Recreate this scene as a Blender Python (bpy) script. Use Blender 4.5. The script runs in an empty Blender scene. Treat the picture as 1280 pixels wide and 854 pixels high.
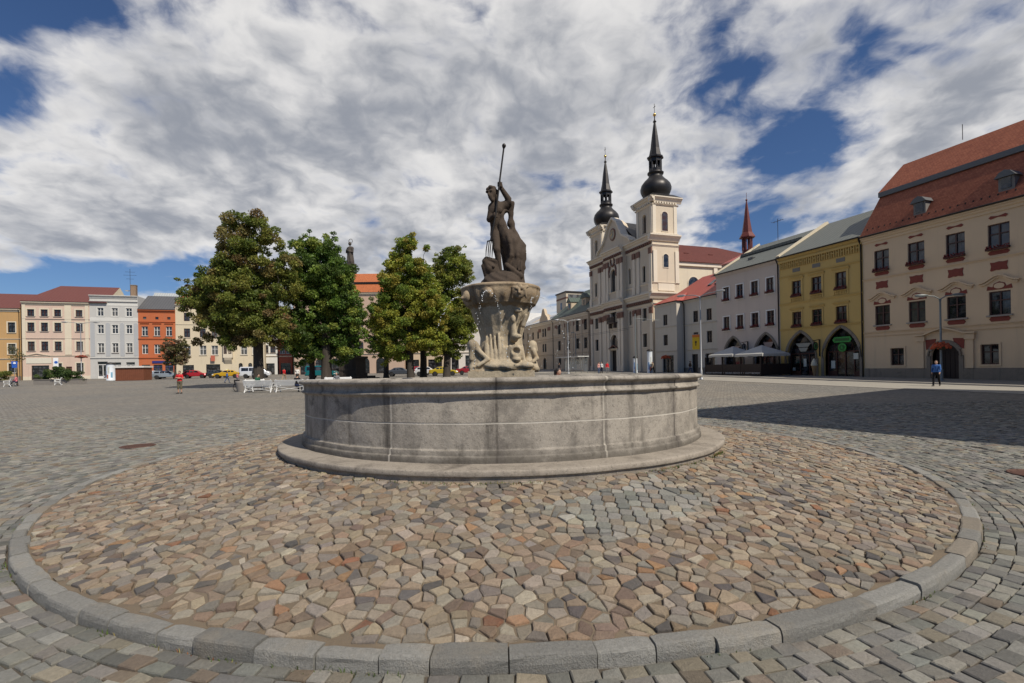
import bpy, bmesh, math, random
import numpy as np
from mathutils import Vector, Matrix, geometry
RND = random.Random(11)
NR = np.random.default_rng(5)
rad = math.radians
sc = bpy.context.scene
COL = sc.collection
EYE = 1.75
SUNX, SUNY, SUNEL = .68, -.733, rad(48)

# ---------------------------------------------------------------- materials
MATS = {}
def newmat(name):
    m = bpy.data.materials.new(name); m.use_nodes = True
    nt = m.node_tree; b = nt.nodes['Principled BSDF']
    return m, nt, b
def nd(nt, typ, **kw):
    n = nt.nodes.new(typ)
    for k, v in kw.items():
        if k[0] == 'i' and k[1:].isdigit(): n.inputs[int(k[1:])].default_value = v
        else: setattr(n, k, v)
    return n
def lk(nt, a, b): nt.links.new(a, b)
def mixc(nt, fac, a, b, typ='MIX'):
    n = nt.nodes.new('ShaderNodeMix'); n.data_type = 'RGBA'; n.blend_type = typ
    for s, v in ((0, fac), (6, a), (7, b)):
        if hasattr(v, 'is_linked'): nt.links.new(v, n.inputs[s])
        else:
            n.inputs[s].default_value = v if s == 0 else (tuple(v) + (1,) if len(v) == 3 else v)
    return n.outputs[2]
def noise(nt, scale, detail=4, vec=None, rough=.55, dist=0, sc3=None):
    n = nd(nt, 'ShaderNodeTexNoise'); n.inputs['Scale'].default_value = scale
    n.inputs['Detail'].default_value = detail; n.inputs['Roughness'].default_value = rough
    n.inputs['Distortion'].default_value = dist
    if vec is not None:
        if sc3:
            mp = nd(nt, 'ShaderNodeMapping'); mp.inputs['Scale'].default_value = sc3
            lk(nt, vec, mp.inputs['Vector']); vec = mp.outputs[0]
        lk(nt, vec, n.inputs['Vector'])
    return n.outputs['Fac']
def ramp(nt, fac, a, b, lo=0., hi=1.):
    n = nd(nt, 'ShaderNodeMapRange'); n.interpolation_type = 'SMOOTHSTEP'
    n.inputs[1].default_value = a; n.inputs[2].default_value = b
    n.inputs[3].default_value = lo; n.inputs[4].default_value = hi
    lk(nt, fac, n.inputs[0]); return n.outputs[0]
def bump(nt, b, h, strength=.4, dist=.02, prev=None):
    n = nd(nt, 'ShaderNodeBump'); n.inputs['Strength'].default_value = strength
    n.inputs['Distance'].default_value = dist
    lk(nt, h, n.inputs['Height'])
    if prev is not None: lk(nt, prev, n.inputs['Normal'])
    lk(nt, n.outputs[0], b.inputs['Normal']); return n.outputs[0]
def objco(nt): return nd(nt, 'ShaderNodeTexCoord').outputs['Object']
def uvco(nt): return nd(nt, 'ShaderNodeTexCoord').outputs['UV']
def sh(c, f): return tuple(min(1, max(0, x * f)) for x in c)

def plain(name, col, rough=.6, metal=0, var=.12, scale=6, spec=.5):
    if name in MATS: return MATS[name]
    m, nt, b = newmat(name)
    co = objco(nt)
    c = mixc(nt, noise(nt, scale, 4, co), sh(col, 1 - var), sh(col, 1 + var))
    lk(nt, c, b.inputs['Base Color'])
    b.inputs['Roughness'].default_value = rough; b.inputs['Metallic'].default_value = metal
    b.inputs['Specular IOR Level'].default_value = spec
    MATS[name] = m; return m
def plaster(name, col, dirt=.35, dcol=(.25, .21, .17), rustic=0):
    """painted render: broad weathering, vertical rain streaks, fine grain"""
    if name in MATS: return MATS[name]
    m, nt, b = newmat(name); co = objco(nt)
    c = mixc(nt, noise(nt, .35, 5, co), sh(col, .88), sh(col, 1.08))
    c = mixc(nt, ramp(nt, noise(nt, 1.1, 6, co, .65, 0, (1.6, 1.6, .12)), .5, .8, 0, dirt), c, dcol)
    c = mixc(nt, ramp(nt, noise(nt, 2.2, 7, co, .7), .56, .8, 0, dirt * .8), c, sh(dcol, 1.2))
    lk(nt, c, b.inputs['Base Color']); b.inputs['Roughness'].default_value = .92
    b.inputs['Specular IOR Level'].default_value = .2
    p = bump(nt, b, noise(nt, 35, 5, co), .25, .01)
    MATS[name] = m; return m
def tiles(name, c1, c2, w=.2, h=.32, rough=.8, seam=False, moss=(.12, .13, .08), mossamt=.3):
    """roof cover laid out on the UV (u along the eave, v up the slope)"""
    if name in MATS: return MATS[name]
    m, nt, b = newmat(name); uv = uvco(nt); co = objco(nt)
    if seam:
        wv = nd(nt, 'ShaderNodeTexWave', wave_type='BANDS', bands_direction='X')
        wv.inputs['Scale'].default_value = .314 / w * 1.0
        lk(nt, uv, wv.inputs['Vector'])
        h_ = ramp(nt, wv.outputs['Fac'], .9, 1)
        c = mixc(nt, noise(nt, .6, 5, co, .6), c1, c2)
        c = mixc(nt, h_, c, sh(c1, .75))
        bump(nt, b, h_, .6, .04)
    else:
        br = nd(nt, 'ShaderNodeTexBrick'); lk(nt, uv, br.inputs['Vector'])
        br.inputs['Scale'].default_value = 1; br.inputs['Brick Width'].default_value = w
        br.inputs['Row Height'].default_value = h; br.inputs['Mortar Size'].default_value = .012
        br.inputs['Mortar Smooth'].default_value = .6; br.inputs['Bias'].default_value = -.1
        br.inputs['Color1'].default_value = c1 + (1,); br.inputs['Color2'].default_value = c2 + (1,)
        br.inputs['Mortar'].default_value = sh(c1, .45) + (1,)
        c = br.outputs['Color']
        sv = nd(nt, 'ShaderNodeSeparateXYZ'); lk(nt, uv, sv.inputs[0])
        fr = nd(nt, 'ShaderNodeMath', operation='FRACT'); dv = nd(nt, 'ShaderNodeMath', operation='DIVIDE'); dv.inputs[1].default_value = h
        lk(nt, sv.outputs[1], dv.inputs[0]); lk(nt, dv.outputs[0], fr.inputs[0])
        bp = bump(nt, b, fr.outputs[0], .7, .05)
        c = mixc(nt, ramp(nt, noise(nt, .5, 6, co, .7), .45, .75, 0, .35), c, sh(c2, .7))
    c = mixc(nt, ramp(nt, noise(nt, 1.3, 7, co, .7), .55, .8, 0, mossamt), c, moss)
    lk(nt, c, b.inputs['Base Color']); b.inputs['Roughness'].default_value = rough
    b.inputs['Specular IOR Level'].default_value = .25
    MATS[name] = m; return m
def glassmat(name='window_glass', col=(.012, .015, .02)):
    if name in MATS: return MATS[name]
    m, nt, b = newmat(name); co = objco(nt)
    c = mixc(nt, ramp(nt, noise(nt, 1.4, 3, co), .45, .62), col, sh((.06, .06, .065), 1.1))
    lk(nt, c, b.inputs['Base Color']); b.inputs['Roughness'].default_value = .06
    b.inputs['Specular IOR Level'].default_value = .6
    bump(nt, b, noise(nt, 2.5, 2, co), .08, .02)
    MATS[name] = m; return m
def stonemat(name, a, bcol, dark, speck=60, stain=.5, streak=True, lime=0, bstr=.5):
    if name in MATS: return MATS[name]
    m, nt, b = newmat(name); co = objco(nt)
    c = mixc(nt, noise(nt, 1.7, 6, co, .65), a, bcol)
    c = mixc(nt, ramp(nt, noise(nt, speck, 3, co, .7), .55, .70, 0, .55), c, dark)
    c = mixc(nt, ramp(nt, noise(nt, speck * 2.3, 2, co), .56, .7, 0, .5), c, sh(a, 1.35))
    if streak: c = mixc(nt, ramp(nt, noise(nt, 2.2, 6, co, .65, .3, (1.5, 1.5, .14)), .5, .72, 0, stain), c, sh(dark, .9))
    c = mixc(nt, ramp(nt, noise(nt, 1.1, 8, co, .75, .6), .54, .7, 0, stain), c, sh(dark, 1.1))
    if lime: c = mixc(nt, ramp(nt, noise(nt, 3.1, 6, co, .7, .5), .55, .7, 0, lime), c, (.30, .19, .085))
    lk(nt, c, b.inputs['Base Color']); b.inputs['Roughness'].default_value = .9
    b.inputs['Specular IOR Level'].default_value = .25
    p = bump(nt, b, noise(nt, speck * .7, 6, co, .7), bstr, .012)
    bump(nt, b, noise(nt, 6, 5, co, .6), .35, .03, p)
    MATS[name] = m; return m
def attrmat(name, rough=.85, nscale=25, bstr=.4, bdist=.01, trans=0, var=.25, spec=.3, dust=None):
    """colour of each stone or leaf from the mesh attribute 'tint'"""
    if name in MATS: return MATS[name]
    m, nt, b = newmat(name); co = objco(nt)
    at = nd(nt, 'ShaderNodeAttribute', attribute_name='tint')
    n1 = noise(nt, nscale, 5, co, .65)
    c = mixc(nt, 1., at.outputs['Color'], mixc(nt, n1, (1 - var,) * 3, (1 + var,) * 3), 'MULTIPLY')
    if dust:
        c = mixc(nt, ramp(nt, noise(nt, 1.6, 6, co, .7), .5, .72, 0, .45), c, dust)
        c = mixc(nt, ramp(nt, noise(nt, 60, 3, co, .7), .57, .7, 0, .45), c, sh(dust, .45))
    lk(nt, c, b.inputs['Base Color']); b.inputs['Roughness'].default_value = rough
    b.inputs['Specular IOR Level'].default_value = spec
    if bstr: bump(nt, b, noise(nt, nscale * 2, 6, co, .7), bstr, bdist)
    if trans:
        tr = nd(nt, 'ShaderNodeBsdfTranslucent'); lk(nt, c, tr.inputs['Color'])
        mx = nd(nt, 'ShaderNodeMixShader'); mx.inputs[0].default_value = trans
        out = nt.nodes['Material Output']
        lk(nt, b.outputs[0], mx.inputs[1]); lk(nt, tr.outputs[0], mx.inputs[2]); lk(nt, mx.outputs[0], out.inputs[0])
    MATS[name] = m; return m

# ---------------------------------------------------------------- mesh builder
class MB:
    def __init__(s): s.v = []; s.f = []; s.mi = []; s.sm = []; s.m = 0; s.smooth = False
    def add(s, vs, fs, smooth=None):
        o = len(s.v); s.v.extend([tuple(p) for p in vs])
        for f in fs:
            s.f.append(tuple(i + o for i in f)); s.mi.append(s.m); s.sm.append(s.smooth if smooth is None else smooth)
    def quad(s, a, b, c, d): s.add([a, b, c, d], [(0, 1, 2, 3)])
    def poly(s, pts): s.add(pts, [tuple(range(len(pts)))])
    def box(s, x0, x1, y0, y1, z0, z1):
        s.add([(x0, y0, z0), (x1, y0, z0), (x1, y1, z0), (x0, y1, z0), (x0, y0, z1), (x1, y0, z1), (x1, y1, z1), (x0, y1, z1)],
              [(0, 3, 2, 1), (4, 5, 6, 7), (0, 1, 5, 4), (1, 2, 6, 5), (2, 3, 7, 6), (3, 0, 4, 7)], False)
    def beam(s, a, b, w, h):
        a, b = Vector(a), Vector(b); d = (b - a).normalized()
        up = Vector((0, 0, 1)) if abs(d.z) < .95 else Vector((0, 1, 0))
        u = d.cross(up).normalized() * w / 2; v = u.cross(d).normalized() * h / 2
        vs = [a - u - v, a + u - v, a + u + v, a - u + v, b - u - v, b + u - v, b + u + v, b - u + v]
        s.add(vs, [(0, 1, 2, 3), (7, 6, 5, 4), (4, 5, 1, 0), (5, 6, 2, 1), (6, 7, 3, 2), (7, 4, 0, 3)], False)
    def prism_x(s, prof, x0, x1):
        """profile [(y,z)] counter-clockwise seen from +x, extruded along x"""
        n = len(prof); vs = [(x0, y, z) for y, z in prof] + [(x1, y, z) for y, z in prof]
        s.add(vs, [tuple(range(n - 1, -1, -1)), tuple(range(n, 2 * n))] + [(i, (i + 1) % n, n + (i + 1) % n, n + i) for i in range(n)], False)
    def prism_y(s, prof, y0, y1):
        """profile [(x,z)] extruded along y"""
        n = len(prof); vs = [(x, y0, z) for x, z in prof] + [(x, y1, z) for x, z in prof]
        s.add(vs, [tuple(range(n)), tuple(range(2 * n - 1, n - 1, -1))] + [((i + 1) % n, i, n + i, n + (i + 1) % n) for i in range(n)], False)
    def tube(s, pts, rr, n=8, caps=True):
        pts = [Vector(p) for p in pts]; k = len(pts)
        if not hasattr(rr, '__len__'): rr = [rr] * k
        vs = []; pu = None
        for i, p in enumerate(pts):
            d = (pts[min(i + 1, k - 1)] - pts[max(i - 1, 0)])
            d = d.normalized() if d.length > 1e-9 else Vector((0, 0, 1))
            if pu is None: pu = d.orthogonal().normalized()
            u = (pu - d * pu.dot(d)); u = u.normalized() if u.length > 1e-6 else d.orthogonal().normalized()
            pu = u; w = d.cross(u)
            for j in range(n):
                a = 2 * math.pi * j / n
                vs.append(p + (u * math.cos(a) + w * math.sin(a)) * rr[i])
        fs = [(i * n + j, i * n + (j + 1) % n, (i + 1) * n + (j + 1) % n, (i + 1) * n + j) for i in range(k - 1) for j in range(n)]
        s.add(vs, fs, True)
        if caps: s.add([vs[j] for j in range(n)], [tuple(range(n - 1, -1, -1))], False); s.add([vs[(k - 1) * n + j] for j in range(n)], [tuple(range(n))], False)
    def lathe(s, prof, n=24, c=(0, 0, 0), fn=None, smooth=True, square=0):
        vs = []
        for r, z in prof:
            for j in range(n):
                a = 2 * math.pi * (j + .5) / n
                q = r * (fn(a, r, z) if fn else 1)
                vs.append((c[0] + q * math.cos(a), c[1] + q * math.sin(a), c[2] + z))
        k = len(prof)
        s.add(vs, [(i * n + j, i * n + (j + 1) % n, (i + 1) * n + (j + 1) % n, (i + 1) * n + j) for i in range(k - 1) for j in range(n)], smooth)
        if prof[0][0] > 1e-4: s.add(vs[:n], [tuple(range(n - 1, -1, -1))], False)
        if prof[-1][0] > 1e-4: s.add(vs[-n:], [tuple(range(n))], False)
    def ball(s, c, r, n=10, m=6):
        if not hasattr(r, '__len__'): r = (r, r, r)
        vs = [(c[0], c[1], c[2] - r[2])]
        for i in range(1, m):
            t = math.pi * i / m - math.pi / 2
            for j in range(n):
                a = 2 * math.pi * j / n
                vs.append((c[0] + r[0] * math.cos(t) * math.cos(a), c[1] + r[1] * math.cos(t) * math.sin(a), c[2] + r[2] * math.sin(t)))
        vs.append((c[0], c[1], c[2] + r[2])); L = len(vs) - 1
        fs = [(0, 1 + (j + 1) % n, 1 + j) for j in range(n)]
        for i in range(m - 2): fs += [(1 + i * n + j, 1 + i * n + (j + 1) % n, 1 + (i + 1) * n + (j + 1) % n, 1 + (i + 1) * n + j) for j in range(n)]
        fs += [(1 + (m - 2) * n + j, 1 + (m - 2) * n + (j + 1) % n, L) for j in range(n)]
        s.add(vs, fs, True)
    def mesh(s, name, mats):
        me = bpy.data.meshes.new(name); me.from_pydata(s.v, [], s.f)
        if not isinstance(mats, (list, tuple)): mats = [mats]
        for m in mats: me.materials.append(m)
        me.polygons.foreach_set('material_index', s.mi); me.polygons.foreach_set('use_smooth', s.sm)
        uvl = me.uv_layers.new(name='UVMap')
        if len(s.f) < 6000:
            for p in me.polygons:
                n = p.normal
                u = Vector((-n.y, n.x, 0)) if abs(n.z) < .999 else Vector((1, 0, 0))
                u.normalize(); v = n.cross(u)
                for li in p.loop_indices:
                    q = me.vertices[me.loops[li].vertex_index].co
                    uvl.data[li].uv = (q.dot(u), q.dot(v))
        me.update(); return me
    def build(s, name, mats, parent=None, loc=(0, 0, 0), rz=0):
        o = bpy.data.objects.new(name, s.mesh(name, mats)); COL.objects.link(o)
        o.location = loc; o.rotation_euler = (0, 0, rz)
        if parent: o.parent = parent
        return o
def tag(o, label=None, cat=None, group=None, kind=None):
    if label: o['label'] = label
    if cat: o['category'] = cat
    if group: o['group'] = group
    if kind: o['kind'] = kind
    return o
def empty(name, loc, rz, label, cat, group=None):
    o = bpy.data.objects.new(name, None); COL.objects.link(o)
    o.location = loc; o.rotation_euler = (0, 0, rz); o.empty_display_size = .3
    return tag(o, label, cat, group)
def part(name, me, parent, loc=(0, 0, 0), rz=0):
    o = bpy.data.objects.new(name, me); COL.objects.link(o); o.parent = parent; o.location = loc; o.rotation_euler = (0, 0, rz)
    return o
def copy_tree(o, parent=None):
    c = o.copy(); COL.objects.link(c)
    if parent: c.parent = parent
    for ch in list(o.children): copy_tree(ch, c)
    return c

# ---------------------------------------------------------------- solids from distance fields
def smin(a, b, k):
    h = np.maximum(k - np.abs(a - b), 0) / k
    return np.minimum(a, b) - h * h * k * .25
def smax(a, b, k): return -smin(-a, -b, k)
def cap(P, a, b, ra, rb=None):
    rb = ra if rb is None else rb
    a = np.array(a, float); b = np.array(b, float); ba = b - a
    h = np.clip(((P - a) @ ba) / max(ba @ ba, 1e-9), 0, 1)
    return np.linalg.norm(P - a - h[..., None] * ba, axis=-1) - (ra + (rb - ra) * h)
def ell(P, c, r):
    r = np.array(r, float); q = (P - np.array(c, float)) / r
    k0 = np.linalg.norm(q, axis=-1); k1 = np.linalg.norm(q / r, axis=-1)
    return k0 * (k0 - 1) / np.maximum(k1, 1e-6)
def rbox(P, c, hs, r=.02):
    q = np.abs(P - np.array(c, float)) - np.array(hs, float) + r
    return np.linalg.norm(np.maximum(q, 0), axis=-1) + np.minimum(q.max(-1), 0) - r
def nets(fn, lo, hi, res):
    """surface nets: one smooth closed mesh from a distance function"""
    lo = np.array(lo, float); hi = np.array(hi, float)
    n = np.ceil((hi - lo) / res).astype(int) + 1
    ax = [lo[i] + np.arange(n[i]) * res for i in range(3)]
    P = np.stack(np.meshgrid(*ax, indexing='ij'), -1)
    V = fn(P); ins = V < 0
    cs = [(i, j, k) for i in (0, 1) for j in (0, 1) for k in (0, 1)]
    sl = lambda A, c: A[c[0]:A.shape[0] - 1 + c[0], c[1]:A.shape[1] - 1 + c[1], c[2]:A.shape[2] - 1 + c[2]]
    cnt = sum(sl(ins, c).astype(int) for c in cs)
    act = (cnt > 0) & (cnt < 8)
    acc = np.zeros(act.shape + (3,)); num = np.zeros(act.shape)
    for a in range(8):
        for b in range(a + 1, 8):
            d = [cs[b][i] - cs[a][i] for i in range(3)]
            if sum(map(abs, d)) != 1: continue
            va, vb = sl(V, cs[a]), sl(V, cs[b]); cr = (va < 0) != (vb < 0)
            t = np.where(cr, va / np.where(cr, va - vb, 1), 0)
            for i in range(3): acc[..., i] += np.where(cr, cs[a][i] + t * d[i], 0)
            num += cr
    idx = -np.ones(act.shape, int); idx[act] = np.arange(act.sum())
    w = np.argwhere(act)
    verts = lo + (w + acc[act] / num[act][:, None]) * res
    faces = []
    for axn in range(3):
        u, v = (axn + 1) % 3, (axn + 2) % 3
        s0 = [slice(None)] * 3; s1 = [slice(None)] * 3
        s0[axn] = slice(0, -1); s1[axn] = slice(1, None)
        A, B = ins[tuple(s0)], ins[tuple(s1)]; ch = np.argwhere(A != B)
        ok = (ch[:, u] > 0) & (ch[:, v] > 0) & (ch[:, u] < n[u] - 1) & (ch[:, v] < n[v] - 1)
        ch = ch[ok]; flip = A[tuple(ch.T)]
        q = []
        for du, dv in ((1, 1), (0, 1), (0, 0), (1, 0)):
            c = ch.copy(); c[:, u] -= du; c[:, v] -= dv; q.append(idx[tuple(c.T)])
        q = np.stack(q, 1); q[~flip] = q[~flip][:, ::-1]; faces.append(q)
    faces = np.concatenate(faces)
    return verts, faces
def np_mesh(name, verts, faces, mats, mi=None, smooth=True, tint=None):
    me = bpy.data.meshes.new(name); faces = np.asarray(faces)
    k = faces.shape[1]
    me.vertices.add(len(verts)); me.vertices.foreach_set('co', np.asarray(verts, np.float32).ravel())
    me.loops.add(faces.size); me.loops.foreach_set('vertex_index', faces.astype(np.int32).ravel())
    me.polygons.add(len(faces)); me.polygons.foreach_set('loop_start', np.arange(0, faces.size, k, dtype=np.int32))
    if not isinstance(mats, (list, tuple)): mats = [mats]
    for m in mats: me.materials.append(m)
    if mi is not None: me.polygons.foreach_set('material_index', np.asarray(mi, np.int32))
    me.update(calc_edges=True)
    me.polygons.foreach_set('use_smooth', np.full(len(faces), smooth))
    if tint is not None:
        a = me.attributes.new('tint', 'FLOAT_COLOR', 'POINT')
        a.data.foreach_set('color', np.c_[tint, np.ones(len(tint))].astype(np.float32).ravel())
    me.validate(); me.update()
    return me
def nobj(name, me, parent=None, loc=(0, 0, 0), rz=0):
    o = bpy.data.objects.new(name, me); COL.objects.link(o); o.location = loc; o.rotation_euler = (0, 0, rz)
    if parent: o.parent = parent
    return o
def ground(x, y): return max(0., .013 * (y - 20)) if y < 150 else 1.69
# ---------------------------------------------------------------- camera, sun, sky
cd = bpy.data.cameras.new('camera'); cam = bpy.data.objects.new('camera', cd); COL.objects.link(cam)
cam.matrix_world = Matrix.Translation((0, 0, EYE)) @ Matrix.Rotation(rad(90), 4, 'X') @ Matrix.Rotation(rad(-1.0), 4, 'Z')
cd.sensor_width = 36; cd.lens = 604 / 1280 * 36; cd.shift_y = 33 / 1280; cd.clip_start = .05; cd.clip_end = 3000
sc.camera = cam
ld = bpy.data.lights.new('sun', 'SUN'); ld.energy = 4.6; ld.angle = rad(.5); ld.color = (1, .92, .79)
so = bpy.data.objects.new('sun', ld); COL.objects.link(so)
sd = Vector((SUNX * math.cos(SUNEL), SUNY * math.cos(SUNEL), math.sin(SUNEL)))
so.rotation_euler = sd.to_track_quat('Z', 'Y').to_euler(); so.location = (20, -20, 40)

wd = bpy.data.worlds.new('World'); sc.world = wd; wd.use_nodes = True
nt = wd.node_tree; bg = nt.nodes['Background']; bg.inputs['Strength'].default_value = .1
sky = nd(nt, 'ShaderNodeTexSky', sky_type='NISHITA'); sky.sun_disc = False
sky.sun_elevation = SUNEL; sky.sun_rotation = math.atan2(SUNX, SUNY); sky.altitude = 500
sky.dust_density = .3; sky.ozone_density = 2.0; sky.air_density = 1.0
dirv = nd(nt, 'ShaderNodeTexCoord').outputs['Generated']
sx = nd(nt, 'ShaderNodeSeparateXYZ'); lk(nt, dirv, sx.inputs[0])
def mth(op, a, b=None, clamp=False):
    n = nd(nt, 'ShaderNodeMath', operation=op); n.use_clamp = clamp
    for i, v in enumerate((a, b)):
        if v is None: continue
        if hasattr(v, 'is_linked'): lk(nt, v, n.inputs[i])
        else: n.inputs[i].default_value = v
    return n.outputs[0]
zz = mth('ADD', mth('MAXIMUM', sx.outputs[2], 0.), .27)
cx = nd(nt, 'ShaderNodeCombineXYZ')
lk(nt, mth('DIVIDE', sx.outputs[0], zz), cx.inputs[0]); lk(nt, mth('DIVIDE', sx.outputs[1], zz), cx.inputs[1])
P = cx.outputs[0]
def vm(op, a, b):
    n = nd(nt, 'ShaderNodeVectorMath', operation=op)
    for i, v in enumerate((a, b)):
        if hasattr(v, 'is_linked'): lk(nt, v, n.inputs[i])
        else: n.inputs[i].default_value = v
    return n
# warp the cloud plane so that edges are ragged
def warp(vec, scale, amp, det=4):
    wn = nd(nt, 'ShaderNodeTexNoise'); wn.inputs['Scale'].default_value = scale; wn.inputs['Detail'].default_value = det
    lk(nt, vec, wn.inputs['Vector'])
    return vm('ADD', vec, vm('MULTIPLY', vm('SUBTRACT', wn.outputs['Color'], (.5, .5, .5)).outputs[0], (amp, amp, 0)).outputs[0]).outputs[0]
PW = warp(warp(P, 2.8, .16), 11, .035)
nA = noise(nt, 3.3, 6, PW, .5, 0, (1.05, .95, 1))
nB = noise(nt, 9.5, 7, PW, .54, 0, (1.0, .9, 1))
nS = noise(nt, 3.6, 6, vm('ADD', PW, (3.1, -.07, 0)).outputs[0], .5, 0, (1.0, .85, 1))
puff = mth('ABSOLUTE', mth('SUBTRACT', mth('MULTIPLY', noise(nt, 8.0, 5, PW, .48, 0, (1., .9, 1)), 2.), 1.))   # billows: round tops, dark creases
dens = mth('ADD', mth('MULTIPLY', nA, .66), mth('MULTIPLY', nB, .52))
holes = [(-0.81, 0.86, 0.161, 0.073, 0.255), (-1.05, 0.99, 0.106, 0.06, 0.24), (-1.26, 1.16, 0.094, 0.037, 0.22), (0.4, 0.96, 0.106, 0.136, 0.144), (0.52, 1.13, 0.146, 0.121, 0.144), (0.76, 1.39, 0.17, 0.208, 0.173), (0.81, 1.7, 0.211, 0.147, 0.144), (1.09, 1.52, 0.154, 0.094, 0.1), (0.14, 1.49, 0.109, 0.083, 0.07), (-1.74, 1.81, 0.557, 0.165, 0.42), (-0.34, 0.9, 0.077, 0.074, 0.14), (-0.08, 1.21, 0.059, 0.098, 0.09), (0.67, 0.94, 0.059, 0.035, 0.12), (0.85, 0.96, 0.075, 0.021, 0.1), (0.48, 1.41, 0.081, 0.065, 0.08)]
masses = [(-0.45, 1.27, 0.617, 0.406, 0.15), (0.99, 1.12, 0.162, 0.17, 0.14), (-1.22, 1.49, 0.458, 0.262, 0.14), (0.14, 1.06, 0.187, 0.288, 0.13), (0.4, 1.59, 0.198, 0.252, 0.09), (-0.23, 1.97, 0.756, 0.343, 0.1), (1.23, 1.39, 0.231, 0.237, 0.1), (0.63, 1.04, 0.05, 0.112, 0.15), (0.63, 1.31, 0.057, 0.198, 0.08)]
for sign, L in ((-1, holes), (1, masses)):
    for x, y, rx, ry, s in L:
        d = vm('DIVIDE', vm('SUBTRACT', PW, (x, y, 0)).outputs[0], (rx, ry, 1))
        ln = nd(nt, 'ShaderNodeVectorMath', operation='LENGTH'); lk(nt, d.outputs[0], ln.inputs[0])
        dens = mth('ADD', dens, mth('MULTIPLY', ramp(nt, ln.outputs['Value'], .2, 1.6, 1, 0), sign * s))
dens = mth('ADD', dens, -.012)
# the sky round the sun, behind the photographer, is clear
dens = mth('SUBTRACT', dens, ramp(nt, sx.outputs[1], -.35, .2, .45, 0))
cover = ramp(nt, dens, .41, .66)
lit = mth('ADD', mth('MULTIPLY', mth('SUBTRACT', dens, .6), 1.1), mth('ADD', mth('MULTIPLY', nS, 1.0), mth('MULTIPLY', puff, -.32)))
thick = ramp(nt, lit, .30, .82)
ccol = mixc(nt, thick, (8.2, 8.05, 7.9), (3.15, 3.35, 3.8))
# far clouds sink into the blue-grey air over the horizon
low = ramp(nt, sx.outputs[2], .02, .22, .45, 0)
ccol = mixc(nt, low, ccol, (3.6, 3.9, 4.4))
skyc = mixc(nt, 1., sky.outputs[0], (.44, .56, .74), 'MULTIPLY')
fin = mixc(nt, mth('MULTIPLY', cover, .95), skyc, ccol)
lk(nt, fin, bg.inputs['Color'])
sc.view_settings.view_transform = 'Standard'; sc.view_settings.look = 'None'
sc.view_settings.exposure = 0; sc.view_settings.gamma = 1
sc.render.engine = 'CYCLES'
sc.cycles.max_bounces = 6; sc.cycles.diffuse_bounces = 3; sc.cycles.glossy_bounces = 3; sc.cycles.transparent_max_bounces = 4
sc.cycles.use_denoising = True
wd.cycles.sampling_method = 'AUTOMATIC'

# ---------------------------------------------------------------- ground and paving
FX, FY, RK = -.2, 9.58, 6.80          # fountain centre, kerb radius
def sheet_z(x, y):
    k = min(1, max(0, (y - 20) / 1.5))
    return ground(x, y) - .02 * (1 - k)
xs = [-1500, -400, -160] + list(range(-130, 131, 5)) + [160, 400, 1500]
ys = [-1500, -300, -60, -20, 0] + [2 * i for i in range(1, 10)] + [19, 20, 20.5, 21, 21.5, 22, 24] + list(range(28, 160, 4)) + [200, 400, 1500]
gv = [(x, y, sheet_z(x, y)) for y in ys for x in xs]; nx = len(xs)
gf = [(j * nx + i, j * nx + i + 1, (j + 1) * nx + i + 1, (j + 1) * nx + i) for j in range(len(ys) - 1) for i in range(nx - 1)]
gm, nt2, gb = newmat('square_setts'); co = objco(nt2)
mp = nd(nt2, 'ShaderNodeMapping'); mp.inputs['Rotation'].default_value = (0, 0, rad(-12)); lk(nt2, co, mp.inputs[0])
wz = nd(nt2, 'ShaderNodeTexNoise'); wz.inputs['Scale'].default_value = 1.2; lk(nt2, mp.outputs[0], wz.inputs['Vector'])
wv = nd(nt2, 'ShaderNodeVectorMath', operation='MULTIPLY_ADD'); wv.inputs[1].default_value = (.12, .12, 0)
lk(nt2, wz.outputs['Color'], wv.inputs[0]); lk(nt2, mp.outputs[0], wv.inputs[2])
br = nd(nt2, 'ShaderNodeTexBrick'); lk(nt2, wv.outputs[0], br.inputs['Vector']); br.inputs['Scale'].default_value = 1
br.inputs['Brick Width'].default_value = .21; br.inputs['Row Height'].default_value = .145; br.inputs['Mortar Size'].default_value = .012
br.inputs['Color1'].default_value = (.14, .136, .126, 1); br.inputs['Color2'].default_value = (.235, .222, .20, 1); br.inputs['Mortar'].default_value = (.085, .075, .06, 1)
c = mixc(nt2, ramp(nt2, noise(nt2, .12, 5, co), .35, .7), br.outputs['Color'], mixc(nt2, 1., br.outputs['Color'], (1.25, 1.18, 1.08), 'MULTIPLY'))
c = mixc(nt2, ramp(nt2, noise(nt2, .9, 6, co, .7), .5, .75, 0, .35), c, (.12, .11, .10))
sp2 = nd(nt2, 'ShaderNodeSeparateXYZ'); lk(nt2, co, sp2.inputs[0])
c = mixc(nt2, ramp(nt2, sp2.outputs[1], 19.6, 20.6), mixc(nt2, noise(nt2, 3, 5, co), (.045, .038, .03), (.12, .10, .078)), c)
lk(nt2, c, gb.inputs['Base Color']); gb.inputs['Roughness'].default_value = .85; gb.inputs['Specular IOR Level'].default_value = .3
bump(nt2, gb, br.outputs['Fac'], -.4, .02)
me = bpy.data.meshes.new('ground'); me.from_pydata(gv, [], gf); me.materials.append(gm)
tag(nobj('ground', me), kind='structure')

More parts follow.
